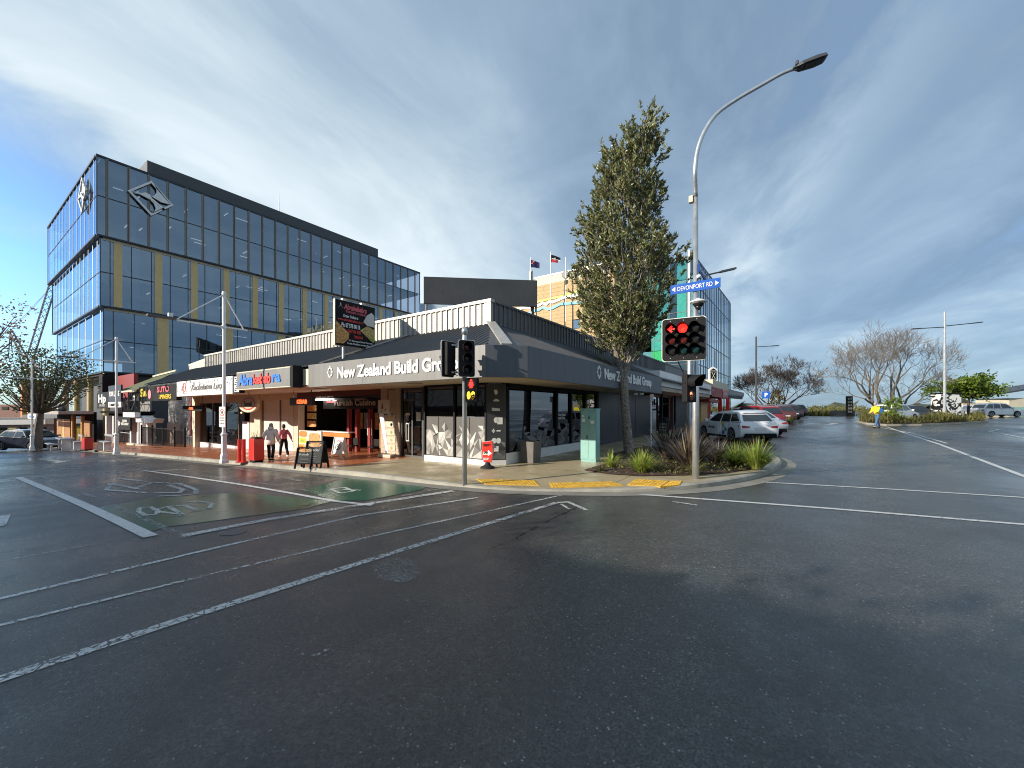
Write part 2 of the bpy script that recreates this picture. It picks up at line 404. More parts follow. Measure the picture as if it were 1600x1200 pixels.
worn('green_paint', (.030, .13, .085), .24, .44, 7, .24, 0.); worn('tar', (.010, .010, .011), .40, .48, 14, .35); worn('glint_paint', (.42, .41, .39), .47, .62, 40, .8)  # the last, pale one paints a glint of light on the road
def b_tiles(k, b):
    p = k.node('ShaderNodeNewGeometry').outputs['Position']
    br_ = k.node('ShaderNodeTexBrick', {'Vector': k.mapping(p, rot=(0, 0, R(45))), 'Color1': (.58, .19, .07), 'Color2': (.44, .13, .05), 'Mortar': (.10, .06, .04), 'Scale': 1., 'Mortar Size': .006, 'Brick Width': .23, 'Row Height': .115})
    n = k.noise(p, 1.4, 5, .6)
    k.set(b, 'Base Color', k.mix(k.ramp(n, [(.4, 0.), (.75, .6)]), br_.outputs[0], (.26, .09, .045)))
    k.set(b, 'Roughness', k.ramp(n, [(.35, .16), (.6, .42)])); k.set(b, 'Normal', k.node('ShaderNodeBump', {'Height': br_.outputs['Fac'], 'Strength': .25, 'Distance': -.005}))
tex_mat('tiles', b_tiles)
def b_foot(k, b):
    p = k.node('ShaderNodeNewGeometry').outputs['Position']
    n = k.noise(p, .9, 6, .62); f = k.noise(p, 70, 3, .6)
    c = k.mix(f, (.34, .28, .17), (.56, .47, .31)); c = k.mix(k.ramp(n, [(.42, 0.), (.62, .7)]), c, (.24, .20, .12))
    br_ = k.node('ShaderNodeTexBrick', {'Vector': p, 'Color1': (1, 1, 1), 'Color2': (1, 1, 1), 'Mortar': (.35, .35, .35), 'Scale': 1., 'Mortar Size': .012, 'Brick Width': 3.2, 'Row Height': 2.4}); br_.offset = 0
    k.set(b, 'Base Color', k.mix(1., c, br_.outputs[0], 'MULTIPLY'))
    k.set(b, 'Roughness', k.ramp(n, [(.38, .26), (.6, .6)])); k.set(b, 'Normal', k.node('ShaderNodeBump', {'Height': f, 'Strength': .25, 'Distance': .01}))
tex_mat('footpath', b_foot)
def wall_brick(name, c1, c2, mo, w_=.24, h=.09, ms=.008, axis='XZ', rough=.75):
    def bld(k, b):
        p = k.node('ShaderNodeNewGeometry').outputs['Position']; q = k.node('ShaderNodeSeparateXYZ', {0: p})
        v = k.node('ShaderNodeCombineXYZ', {0: k.math('ADD', q.outputs[0], q.outputs[1]), 1: q.outputs[2], 2: 0.}).outputs[0]
        br_ = k.node('ShaderNodeTexBrick', {'Vector': v, 'Color1': c1, 'Color2': c2, 'Mortar': mo, 'Scale': 1., 'Mortar Size': ms, 'Brick Width': w_, 'Row Height': h})
        k.set(b, 'Base Color', k.mix(k.ramp(k.noise(p, 1.2, 5), [(.4, 0.), (.8, .4)]), br_.outputs[0], tuple(x*.6 for x in c1))); k.set(b, 'Roughness', rough)
        k.set(b, 'Normal', k.node('ShaderNodeBump', {'Height': br_.outputs['Fac'], 'Strength': .4, 'Distance': -.008}))
    return tex_mat(name, bld)
wall_brick('block_grey', (.25, .235, .23), (.19, .18, .178), (.30, .29, .28), .4, .2, .012)
wall_brick('tile_cream', (.58, .47, .36), (.54, .44, .34), (.40, .33, .26), .2, .1, .006, rough=.35)
wall_brick('tan_panel', (.56, .40, .21), (.52, .37, .19), (.32, .23, .12), 2.4, .55, .03)
wall_brick('brick_red', (.28, .09, .05), (.22, .07, .045), (.3, .27, .24))
def b_mural(k, b):
    p = k.node('ShaderNodeTexCoord').outputs['Object']; n = k.noise(p, 1.9, 3, .5, 1.2)
    k.set(b, 'Base Color', k.ramp(n, [(.50, (.72, .72, .70)), (.52, (.012, .012, .013))])); k.set(b, 'Roughness', .5)
tex_mat('mural', b_mural)
def glassy(name, tint, ior, refl=(1, 1, 1), rough=.01, base=0.):
    def bld(k, b):
        out = k.n['Material Output']; k.n.remove(b)
        fr = k.node('ShaderNodeFresnel', {'IOR': ior}).outputs[0]
        nz = k.noise(k.node('ShaderNodeNewGeometry').outputs['Position'], .55, 2)
        bp = k.node('ShaderNodeBump', {'Height': nz, 'Strength': .06, 'Distance': .06})
        gl = k.node('ShaderNodeBsdfGlossy', {'Color': refl, 'Roughness': rough, 'Normal': bp}); tr = k.node('ShaderNodeBsdfTransparent', {'Color': tint})
        f = k.math('ADD', fr, base, clamp=True)
        k.l.new(k.node('ShaderNodeMixShader', {0: f, 1: tr, 2: gl}).outputs[0], out.inputs[0])
    return tex_mat(name, bld)
glassy('tower_glass', (.34, .40, .50), 1.75, (.62, .80, 1.0), .012, .17)
glassy('shop_glass', (.62, .64, .64), 1.5, (1, 1, 1), .01, .03)
glassy('tint_glass', (.035, .035, .04), 1.6, (.95, .95, 1), .015, .08)
glassy('teal_glass', (.05, .35, .34), 1.7, (.75, .95, 1), .01, .12)
glassy('pale_glass', (.30, .38, .46), 1.8, (.88, .96, 1), .01, .30)
M_ = MATS
# ================================================================ GROUND
xs = [-900, -500, -300, -200, -150]+[-130+2*i for i in range(75)]+[22, 30, 40, 55, 75, 100, 150, 220, 350, 600, 900]
ys = [-700, -300, -150, -80, -50, -30]+[-20+2*i for i in range(56)]+[95, 105, 125, 160, 220, 300, 500, 900, 2000]
mb = MB(); mb.v = [(x, y, g(x, y)) for x in xs for y in ys]; ny = len(ys)
mb.f = [(i*ny+j, (i+1)*ny+j, (i+1)*ny+j+1, i*ny+j+1) for i in range(len(xs)-1) for j in range(ny-1)]
struct('road_surface', mb, M_['asphalt'])
K = [(-130, 5.6), (-60, 5.8), (-32, 6.2), (-12.7, 6.5), (-8.6, 6.62), (-6.6, 6.65), (-5.16, 6.85), (-4.06, 7.28), (-2.66, 8.08), (-1.72, 9.06), (-1.05, 10.27), (-.55, 11.8), (-.33, 13.3), (-.25, 14.4), (-.4, 15.6), (-.9, 16.6), (-1.8, 17.3), (-5.1, 18.1), (-5.5, 18.8), (-5.5, 95)]
def resample(P, st):
    out = [Vector(P[0])]
    for a, b in zip(P, P[1:]):
        a, b = Vector(a), Vector(b); n = max(1, int((b-a).length/st))
        out += [a+(b-a)*(i+1)/n for i in range(n)]
    return out
def chaikin(P, n=2):
    for _ in range(n):
        Q = [P[0]]
        for a, b in zip(P, P[1:]):
            if (b-a).length > 6: Q += [a, b]
            else: Q += [a*.75+b*.25, a*.25+b*.75]
        P = Q+[P[-1]]
    return P
KP = resample(chaikin([Vector(p) for p in K]), 1.0)
def offs(P, dd):
    out = []
    for i, p in enumerate(P):
        tv = (P[min(i+1, len(P)-1)]-P[max(i-1, 0)]).normalized(); out.append(p+Vector((-tv.y, tv.x))*dd)
    return out
def sweep(P, prof, hf):
    m = MB(); rows = [offs(P, o) for o, _ in prof]; n = len(prof)
    for i in range(len(P)):
        for j, (o, h) in enumerate(prof):
            q = rows[j][i]; m.v.append((q.x, q.y, hf(P[i].x, P[i].y, h)))
    m.f = [(i*n+j, (i+1)*n+j, (i+1)*n+j+1, i*n+j+1) for i in range(len(P)-1) for j in range(n-1)]
    return m
struct('kerb', sweep(KP, [(0, -.03), (.012, 'k'), (.05, 'k2'), (.16, 'k2'), (.165, -.03)], lambda x, y, h: g(x, y)+(h if not isinstance(h, str) else kh(x, y)-(.02 if h == 'k' else -.004))), M_['kerb'])
struct('gutter', sweep(KP, [(-.34, .004), (-.2, .007), (0, .007)], lambda x, y, h: g(x, y)+h), M_['concrete'])
inner = [(p.x, p.y) for p in offs(KP, .15)]
li = [p for p in inner if p[0] <= -10.2]; ri = [p for p in inner if p[0] > -10.2]
TB = li[-1]
struct('paved_footpath', drape([li+[(-11.3, 12.5), (-130, 12.5)]], fp, 0, 2), M_['tiles'])
struct('concrete_footpath', drape([[TB]+ri+[(-12, 95), (-12, 12.5), (-11.3, 12.5)]], fp, 0, 2), M_['footpath'])
BED = [(-4.5, 9.75), (-3.7, 9.5), (-2.97, 9.55), (-2.1, 10.1), (-1.35, 10.9), (-.85, 12), (-.62, 13.4), (-.54, 14.4), (-.68, 15.5), (-1.15, 16.3), (-1.95, 16.9), (-4.6, 17.5), (-5.1, 16.5), (-5.2, 13.5), (-4.4, 11.4)]
struct('mulch_bed', drape([BED], fp, .02, .5), M_['mulch'])
# fine wood chips of the mulch
mb = MB()
def inpoly(x, y, P):
    r_ = False
    for (a, b), (c, d_) in zip(P, P[1:]+P[:1]):
        if (b > y) != (d_ > y) and x < (c-a)*(y-b)/(d_-b)+a: r_ = not r_
    return r_
while len(mb.f) < 900:
    x, y = rnd.uniform(-5.2, -.5), rnd.uniform(9.4, 13)
    if inpoly(x, y, BED):
        a = rnd.uniform(0, 6.3); l, w_ = rnd.uniform(.02, .05), rnd.uniform(.006, .015); z = fp(x, y)+rnd.uniform(.022, .05); u = Vector((math.cos(a), math.sin(a), rnd.uniform(-.3, .3)))*l; v = Vector((-math.sin(a), math.cos(a), 0))*w_; p = Vector((x, y, z))
        mb.poly([p-u-v, p+u-v, p+u+v, p-u+v])
tag(mb.build('wood_chips', M_['bark']), kind='stuff')

# painted markings
def strip(pts, w_, f=G):
    P = [Vector(f(*p)[:2]) for p in pts]; out = []
    for a, b in zip(P, P[1:]):
        n = (b-a).normalized(); n = Vector((-n.y, n.x))*w_/2; e = (b-a).normalized()*w_*.3*(len(P) > 2)
        out.append([tuple(a-n), tuple(b+e-n), tuple(b+e+n), tuple(a+n)])
    return out
def lines(name, L, m, dz=.004): struct(name, drape([q for pts, w_ in L for q in strip(pts, w_)], g, dz, 1.2), M_[m])
lines('crossing_line', [([(-60, 1082), (300, 963), (620, 862), (868, 786)], .11)], 'line_worn', .005)
lines('crossing_line_thin', [([(-60, 992), (320, 900), (600, 834), (882, 773)], .055)], 'line_worn', .005)
lines('limit_line', [([(-60, 950), (330, 858), (560, 806), (745, 778)], .075)], 'line_worn', .005)
lines('stop_line', [([(285, 838), (420, 812), (560, 790), (705, 768)], .17)], 'line_worn', .009)
lines('thin_limit_line', [([(-40, 885), (120, 856), (240, 835), (380, 812), (560, 787)], .04), ([(560, 787), (700, 762)], .05)], 'line_faint', .009)
lines('lane_line', [([(28, 746), (130, 789), (234, 838)], .16)], 'line_good', .009)
lines('lane_line_faint', [([(64, 745), (165, 785), (290, 840)], .09)], 'line_faint', .009)
lines('lane_line_right', [([(222, 735), (380, 758), (520, 783), (580, 790)], .10)], 'line_good', .009)
lines('lane_line_ghost', [([(245, 735), (400, 754), (540, 777)], .06)], 'line_faint', .009)
lines('far_lane_line', [([(-30, 749), (80, 744), (300, 733)], .12), ([(-30, 738), (60, 733), (140, 728)], .12)], 'line_worn', .005)
lines('kerb_side_line', [([(360, 730), (470, 752)], .1), ([(400, 735), (540, 746)], .06), ([(575, 785), (660, 770)], .05)], 'line_faint', .009)
lines('give_way_line', [([(990, 772), (1300, 795), (1640, 823)], .10)], 'line_good', .005)
lines('side_road_line', [([(1185, 753), (1400, 765), (1640, 780)], .09)], 'line_good', .005)
lines('centre_line', [([(1385, 667), (1470, 695), (1640, 759)], .13)], 'line_good', .005)
lines('island_line', [([(1352, 664), (1420, 676), (1480, 693)], .11)], 'line_good', .009)
lines('bay_line', [([(1640, 673), (1560, 671), (1545, 674), (1640, 691)], .1)], 'line_good', .005)
lines('corner_mark', [([(868, 786), (888, 785), (915, 797)], .08), ([(876, 788), (890, 796)], .05), ([(1050, 784), (1090, 790)], .06)], 'line_worn', .009)
lines('stray_mark', [([(635, 938), (655, 944), (672, 935)], .022), ([(470, 1022), (495, 1024), (525, 1008)], .03)], 'line_faint', .005)
Z = lambda L: [(x/2.2857, 700+y/2.2857) for x, y in L]
struct('green_cycle_box', drape([[tuple(G(*p)[:2]) for p in Z([(335, 215), (560, 178), (850, 160), (1185, 190), (1100, 216), (600, 282), (530, 302)])], [tuple(G(*p)[:2]) for p in Z([(1075, 150), (1250, 108), (1545, 130), (1500, 150), (1300, 190), (1190, 188)])]], g, .005, .8), M_['green_paint'])
lines('lane_arrow', [(Z(L), .10) for L in ([(381, 151), (523, 161)], [(381, 151), (396, 127), (490, 147)], [(430, 110), (545, 124), (488, 143)], [(545, 124), (640, 128), (702, 150), (700, 165), (640, 171), (570, 173)], [(600, 133), (655, 150), (640, 161), (560, 160)])], 'line_worn', .010)
lines('cycle_symbol', [(Z(L), .07) for L in ([(500, 215), (495, 228), (520, 242), (560, 238), (565, 225), (535, 212), (500, 215)], [(655, 205), (700, 222), (750, 215), (758, 200), (715, 192), (660, 195)], [(545, 225), (600, 210), (690, 205)], [(600, 210), (650, 238), (560, 228)], [(630, 245), (660, 240)], [(1180, 148), (1230, 142), (1265, 155), (1215, 162), (1180, 148)], [(1225, 150), (1290, 152)])], 'line_worn', .010)
lines('far_arrow', [([(0, 812), (8, 806), (0, 822)], .12), ([(84, 724), (105, 720)], .2), ([(60, 717), (98, 722)], .25), ([(1294, 664), (1306, 661)], .5)], 'line_worn', .009)
struct('glint_patch', drape([[tuple(G(620+38*math.cos(a), 891+20*math.sin(a))[:2]) for a in [i*.4 for i in range(16)]]], g, .004, .5), M_['glint_paint'])  # bright reflection on the wet road, painted as a pale patch
lines('tar_crack', [([(765, 858), (800, 845), (822, 832), (868, 808), (905, 792)], .022)], 'tar', .004)
# road access covers
for px, py, r_ in ((365, 832, .16), (140, 714, .3)):
    p = G(px, py); m = MB(); m.lathe([(r_, 0), (r_, .004), (r_*.9, .006), (r_*.86, .004)], (p.x, p.y, g(p.x, p.y)+.003), n=24)
    tag(m.build('manhole_cover', M_['dark_metal']), 'small round iron cover set in the road ' + ('beside the worn stop line' if px > 200 else 'beyond the turning arrow'), 'manhole cover')

# yellow tactile pavers
def tactile(cs, label):
    P = [G(px, py, fp) for px, py in cs]; m = MB()
    top = [(p.x, p.y, fp(p.x, p.y)+.012) for p in P]; bot = [(p.x, p.y, fp(p.x, p.y)-.02) for p in P]
    m.v = bot+top; m.f = [(4, 5, 6, 7)]+[(i, (i+1) % 4, (i+1) % 4+4, i+4) for i in range(4)]
    a, b, c_, d_ = [Vector(p) for p in top]; nu = max(4, int((b-a).length/.07)); nv = max(3, int((d_-a).length/.07))
    for i in range(nu):
        for j in range(nv):
            u, v = (i+.5)/nu, (j+.5)/nv; p = (a*(1-u)+b*u)*(1-v)+(d_*(1-u)+c_*u)*v
            m.lathe([(.02, 0), (.013, .006)], p, n=6)
    o = m.build('tactile_paver', M_['yellow']); tag(o, label, 'tactile paving', 'yellow tactile pavers at the crossing')
for cs, lb in (([(758, 757), (843, 759), (835, 751), (744, 749)], 'yellow raised dot paver nearest the pedestrian signal pole'),
               ([(862, 763), (915, 761), (902, 754), (858, 755)], 'short yellow dot paver just left of the middle kink in the crossing strip'),
               ([(915, 761.5), (974, 759), (956, 753), (903, 754)], 'yellow dot paver in the middle joining a kinked pair'),
               ([(980, 758), (1032, 761), (1046, 752), (993, 749)], 'broad yellow dot paver in front of the planted bed'),
               ([(1034, 761), (1062, 758), (1066, 752), (1048, 752)], 'smallest yellow dot paver closest to the tall lamp pole')):
    tactile(cs, lb)

# traffic island on the right with kerb
IS = [G(*p) for p in ((1338, 659.5), (1352, 663), (1385, 665.5), (1440, 665), (1500, 662.5), (1545, 659.5))]
IS = [Vector(p[:2]) for p in IS]; back = [p+Vector((2.0, 9.0)) for p in reversed(IS[2:])]
ISP = [tuple(p) for p in IS]+[tuple(p) for p in back]+[(IS[0].x+1.2, IS[0].y+9)]
struct('island_kerb', drape([ISP], g, .13, 3), M_['kerb'])
o = struct('island_kerb_face', sweep(resample([Vector(p) for p in ISP+ISP[:1]], 1), [(0, -.02), (0, .131)], lambda x, y, h: g(x, y)+h), M_['kerb'])
ctr = sum((Vector(p) for p in ISP), Vector((0, 0)))/len(ISP)
ISI = [tuple(ctr+(Vector(p)-ctr)*.955) for p in ISP]
struct('island_soil', drape([ISI], g, .14, 3), M_['mulch'])
# far shore and embankment beyond the car park
mb = MB(); prev = None; r2 = random.Random(3)
for i in range(60):
    px = 600+i*20; k = 260; h = r2.uniform(1, 4.5) if i % 3 else r2.uniform(.5, 2)
    p = at(px, 640, k); mb.tube([(p.x, p.y, -.5), (p.x+r2.uniform(-3, 3), p.y, h)], [r2.uniform(7, 12), r2.uniform(2, 6)], 7)
struct('far_hills', mb, M_['far_tree'])
# ================================================================ GLASS OFFICE TOWER (corner X=-59, Y=10)
TX, TY, TW, TD = -59.0, 10.0, 29.5, 44.0
tw = thing('office_tower', 'tall dark glass office tower with gold fins and diamond emblems', 'office building', (TX, TY, g(TX, TY)))
LV = [(19.65, 27.9, 0.0), (12.4, 19.65, .30), (5.55, 12.4, .6)]        # z range and inset of the three stacked boxes
BAY = 1.68
for ti, (z0, z1, ins) in enumerate(LV):
    x1, y0, x0, y1 = TX-ins, TY+ins, TX-TW+ins*4, TY+TD
    zb = z0+.12
    gl = MB(); gl.add([(x1, y0, zb), (x1, y1, zb), (x1, y1, z1-.05), (x1, y0, z1-.05)], [(0, 1, 2, 3)]); gl.build('glass_wall', M_['tower_glass'], tw)
    gl = MB(); gl.add([(x0, y0, zb), (x1-.02, y0, zb), (x1-.02, y0, z1-.05), (x0, y0, z1-.05)], [(0, 1, 2, 3)]); gl.build('glass_wall', M_['tower_glass'], tw)
    mu = MB(); br = MB(); zm = (z0+z1)/2
    n = int((y1-y0)/BAY)
    for i in range(n+1):
        y = y0+.75+i*BAY
        if y > y1-.1: break
        if ti == 0: br.box(x1+.0, y-.10, zb, x1+.10, y-.03, z1-.1); br.box(x1+.0, y+.03, zb, x1+.10, y+.10, z1-.1); mu.box(x1-.05, y-.03, zb, x1+.05, y+.03, z1-.1)
        else: mu.box(x1-.05, y-.03, zb, x1+.04, y+.03, z1-.1)
    mu.box(x1-.05, y0, zm-.05, x1+.03, y1, zm+.05); mu.box(x0, y0-.03, zm-.05, x1-.06, y0+.05, zm+.05)
    mu.box(x1-.3, y0-.02, z0-.02, x1+.09, y1+.05, z0+.14); mu.box(x0, y0-.09, z0-.02, x1-.31, y0+.3, z0+.14)
    mu.box(x1-.04, y0-.04, zb+.03, x1+.04, y0+.04, z1-.1)
    mu.box(x1-.06, y1-.08, zb+.03, x1+.05, y1+.04, z1-.1); mu.box(x0-.04, y0-.04, zb+.03, x0+.06, y0+.05, z1-.1)
    if ti == 0: mu.box(x1-.4, y0-.06, z1-.12, x1+.08, y1+.05, z1+.1); mu.box(x0, y0-.1, z1-.12, x1-.41, y0+.3, z1+.1)
    mu.build('mullion_grid', M_['mullion'], tw)
    if br.v: br.build('bronze_mullions', M_['bronze'], tw)
    # fins on the street face
    fn = MB(); k = 0; x = x1-1.2
    stp = (2.1, 2.1, 3.6)[ti]
    while x > x0+.6:
        wd = (.05, .10, .15)[ti]
        fn.box(x-wd, y0-.02, zb+.05, x+wd, y0+.02, z1-.15); x -= stp
    fn.build('facade_fins', M_['post_white'] if ti < 2 else M_['galv'], tw)
    # gold panels on the long side
    if ti:
        y = y0+1.35 if ti == 1 else y0+4.9
        stp = 3.36 if ti == 1 else 6.55; wd = .34 if ti == 1 else .52
        while y < y1-1:
            m = MB(); m.box(x1+.012, y-wd, zb+.04, x1+.07, y+wd, z1-.12); m.build('gold_panel', M_['gold'], tw); y += stp
    # floors, ceilings, columns and braces seen through the glass
    fl = MB()
    for zz in (z0, zm): fl.box(x0+.6, y0+.5, zz-.28, x1-.22, y1-.3, zz+.06)
    fl.build('floor_slab', M_['cream'], tw)
    r3 = random.Random(ti)
    for yy in [y0+3+j*7.2 for j in range(6)]:
        co = MB(); co.box(x1-1.5, yy-.28, zb, x1-.95, yy+.28, z1-.2)
        if r3.random() < .75:
            s_ = r3.choice((-1, 1)); co.bar((x1-1.2, yy, z0+.2), (x1-1.2, yy+2.8*s_, zm-.3), .28); co.bar((x1-1.2, yy, zm+.2), (x1-1.2, yy+2.8*s_, z1-.4), .28)
        co.build('column', M_['white_paint'], tw)
    for zz in (zm-.3, z1-.45):
        for j in range(13):
            yy = y0+1+r3.uniform(0, y1-y0-4); xx = x1-r3.uniform(1.6, 6)
            li = MB()
            if r3.random() < .5: li.box(xx, yy, zz-.05, xx+.08, yy+r3.uniform(.8, 1.8), zz)
            else: li.box(xx-1.2, yy, zz-.05, xx, yy+.08, zz)
            li.build('ceiling_light', M_['lamp_office'], tw)
    cr = MB(); cr.box(x0+4, y0+6, z0+.1, x1-9, y1-2, z1-.5); cr.build('core_wall', M_['grey_wall'], tw)
pr = MB(); pr.box(TX-TW+.6, TY+.35, 27.5, TX-.35, TY+TD-.3, 27.8); pr.build('roof', M_['charcoal'], tw)
pl_ = MB(); pl_.box(TX-16, TY+4.9, 27.8, TX-3.9, TY+37.4, 31.2); pl_.build('plant_room', M_['charcoal'], tw)
an = MB(); an.tube([(TX-5, 30.4, 31.2), (TX-5, 30.4, 32.6), (TX-5, 30.4, 34.6)], [.07, .05, .02], 6); an.build('aerial', M_['galv'], tw)
gb = MB(); gb.box(TX-TW+3, TY+2.2, -3.5, TX-1.2, TY+TD-1, 5.5); gb.build('ground_floor', M_['charcoal'], tw)
for xx in (TX-1.0, TX-8.5, TX-16, TX-23):
    m = MB(); m.tube([(xx, TY+.9, -3), (xx, TY+.9, 5.6)], .28, 12); m.build('column', M_['gold'], tw)
sf = MB(); sf.box(TX-TW+2.5, TY+.7, 5.3, TX-.7, TY+TD, 5.5); sf.build('soffit', M_['black'], tw)
# diamond emblem, on both faces: ring of four bars and the flowing strokes inside
def emblem(o, u, n_):
    o, u, n_ = Vector(o), Vector(u), Vector(n_); up = Vector((0, 0, 1)); th = .16; A = 1.95
    P = lambda a, b: o+u*a*A+up*b*A
    m = MB()
    def slab(L): m.prism([P(*q)+n_*.10 for q in L], n_*th)
    ri, ro = .86, 1.0
    for (a, b), (c_, d_) in zip([(1, 0), (0, 1), (-1, 0), (0, -1)], [(0, 1), (-1, 0), (0, -1), (1, 0)]):
        slab([(a*ro, b*ro), (c_*ro, d_*ro), (c_*ri, d_*ri), (a*ri, b*ri)])
    slab([(-.9, .02), (-.45, .10), (-.25, .22), (-.08, .18), (.02, .02), (.30, -.16), (.62, -.38), (.50, -.50), (.30, -.26), (-.05, -.10), (-.45, 0)])
    slab([(.10, .88), (.22, .66), (.24, .44), (.14, .24), (.02, .10), (.2, .04), (.45, -.05), (.9, .0), (.5, .42)])
    slab([(-.1, -.06), (.12, -.26), (.2, -.5), (.12, -.74), (0, -.9), (.45, -.45), (.36, -.36), (.2, -.2)])
    return m
emblem((TX+.1, TY+4.25, 25.15), (0, 1, 0), (1, 0, 0)).build('emblem', M_['white_paint'], tw)
emblem((TX-5.2, TY-.06, 25.2), (1, 0, 0), (0, -1, 0)).build('emblem', M_['white_paint'], tw)

# ================================================================ CORNER SHOP BUILDING
WX, WY, FX, FY = -6.95, 9.3, -5.1, 7.3
PX_, PY_ = -7.5, 9.7
cb = thing('corner_shop_building', 'long low corner shop building with dark iron roof, tan fascia and ribbed parapet', 'building', (-12, 12, 0))
part = lambda m, n, mt, **k: m.build(n, M_[mt], cb, **k)
LX = -31.8
# canopy soffit, fascias
m = MB(); m.prism([(LX, FY+.06, 2.44), (-5.83, FY+.06, 2.44), (FX-.06, 8.02, 2.44), (FX-.06, 19.7, 2.44), (WX-.3, 19.7, 2.44), (WX-.3, 9.85, 2.44), (-7.4, 9.7, 2.44), (-9.95, 9.7, 2.44), (-9.95, 10.2, 2.44), (LX, 10.2, 2.44)], (0, 0, .12)); part(m, 'canopy_soffit', 'soffit')
m = MB(); m.box(-13.35, FY-.01, 2.40, -5.8, FY+.1, 3.14); part(m, 'front_fascia', 'fascia')
m = MB()
for x in (-10.4, -7.7): m.box(x-.004, FY-.014, 2.41, x+.004, FY, 3.13)
part(m, 'fascia_joints', 'grey_board')
m = MB(); m.prism([(-5.8, FY-.01, 2.40), (FX, 8.0, 2.40), (FX-.08, 8.08, 2.40), (-5.84, FY+.08, 2.40)], (0, 0, .74)); part(m, 'corner_fascia', 'fascia_shaded')
m = MB(); m.box(FX-.1, 8.01, 2.40, FX, 19.7, 3.14)
for y in (11.6, 16.2): m.box(FX-.02, y-.004, 2.41, FX+.004, y+.004, 3.13)
part(m, 'side_fascia', 'fascia_shaded')
m = MB(); m.box(-13.75, FY+.02, 2.48, -13.37, FY+.14, 3.02); part(m, 'fascia_box', 'cream')
m = MB(); m.box(LX, FY+.03, 2.42, -13.77, FY+.12, 3.05); part(m, 'rear_fascia', 'charcoal')
# roof slopes with ribs, hips
r0, r1 = 3.13, 4.24
m = MB(); m.add([(LX, FY+.1, r0), (-5.83, FY+.1, r0), (-5.47, 7.74, r0), (PX_, PY_, r1), (LX, PY_, r1)], [(0, 1, 2, 3, 4)])
m.add([(-5.47, 7.74, r0), (FX-.06, 8.02, r0), (FX-.06, 36, r0), (PX_, 36, r1), (PX_, PY_, r1)], [(0, 1, 2, 3, 4)])
x = LX
while x < -5.9:
    fr_ = min(1, max(.02, (x-(-5.83))/(PX_+5.83))) if x > PX_ else 1
    a, b = Vector((x, FY+.1, r0)), Vector((x, FY+.1+(PY_-FY-.1)*fr_, r0+(r1-r0)*fr_))
    m.prism([a+Vector((-.03, 0, 0)), a+Vector((0, 0, .035)), a+Vector((.03, 0, 0))], b-a); x += .19
y = 8.2
while y < 20:
    fr_ = min(1, (y-8.02)/(PY_-8.02)) if y < PY_ else 1
    a, b = Vector((FX-.06, y, r0)), Vector((FX-.06+(PX_-FX+.06)*fr_, y, r0+(r1-r0)*fr_))
    m.prism([a+Vector((0, .03, 0)), a+Vector((0, 0, .035)), a+Vector((0, -.03, 0))], b-a); y += .19
part(m, 'roof_slope', 'roof_iron')
m = MB(); m.bar((-5.5, 7.72, r0+.04), (PX_, PY_, r1+.05), .26, .05); part(m, 'hip_capping', 'parapet')
m = MB(); m.bar((-12.9, FY+.12, r0+.06), (-11.2, PY_, r1+.05), .09, .05); part(m, 'roof_flashing', 'parapet')
# parapet, ribbed
m = MB(); m.box(LX+2.2, PY_, r1-.1, PX_, PY_+.1, 4.92)
x = LX+2.3
while x < PX_-.25: m.box(x, PY_-.035, r1-.05, x+.055, PY_, 4.9); x += .24
m.box(PX_-.22, PY_-.04, r1, PX_+.02, PY_, 4.9); part(m, 'front_parapet', 'parapet')
m = MB(); m.box(LX+2.2, PY_-.06, 4.9, PX_+.04, PY_+.14, 4.99); part(m, 'parapet_cap', 'parapet_cap')
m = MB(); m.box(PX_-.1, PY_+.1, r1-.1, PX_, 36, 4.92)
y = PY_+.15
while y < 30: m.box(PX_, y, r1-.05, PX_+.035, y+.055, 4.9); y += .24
m.box(PX_-.14, PY_+.14, 4.9, PX_+.05, 36, 4.97); part(m, 'side_parapet', 'parapet_shaded')
m = MB(); m.box(LX+2.3, PY_+.1, 4.2, PX_-.1, 36, 4.3); m.box(LX, 10.3, 2.6, LX+2.2, 20, 4.2); part(m, 'flat_roof', 'charcoal')
m = MB(); m.prism([(LX-.02, FY+.1, r0), (LX-.02, PY_, r1), (LX-.02, PY_+1.2, r1+.55), (LX-.02, PY_+1.2, r1)], (.3, 0, 0)); m.bar((LX+.1, PY_-.1, r1+.05), (LX+2.0, PY_+.5, 4.75), .12, .5); part(m, 'roof_end', 'parapet')
# --- corner office walls and glazing
bz = -.2
m = MB(); m.box(-9.95, WY, bz, -7.36, WY+.18, .17); m.prism([(-7.36, WY, bz), (WX, 9.71, bz), (WX-.15, 9.85, bz), (-7.4, WY+.18, bz)], (0, 0, .37)); m.box(WX-.15, 9.72, bz, WX, 16.6, .36); part(m, 'plinth', 'white_paint')
m = MB(); m.box(-9.93, WY+.05, 1.44, -8.66, WY+.06, 2.4); m.box(-8.60, WY+.05, 1.44, -7.40, WY+.06, 2.4); part(m, 'tinted_window', 'tint_glass')
m = MB(); m.box(-9.93, WY+.04, .18, -8.66, WY+.06, 1.43); m.box(-8.60, WY+.04, .18, -7.40, WY+.06, 1.43); part(m, 'window_film', 'window_film')
m = MB()
for x in (-9.97, -8.66, -7.42): m.box(x, WY-.01, .17, x+.06, WY+.09, 2.43)
m.box(-9.91, WY-.01, 2.38, -7.42, WY+.08, 2.43)
for x in (-9.35, -8.05): m.box(x, WY+.03, .19, x+.012, WY+.039, 1.42)
part(m, 'window_frame', 'black')
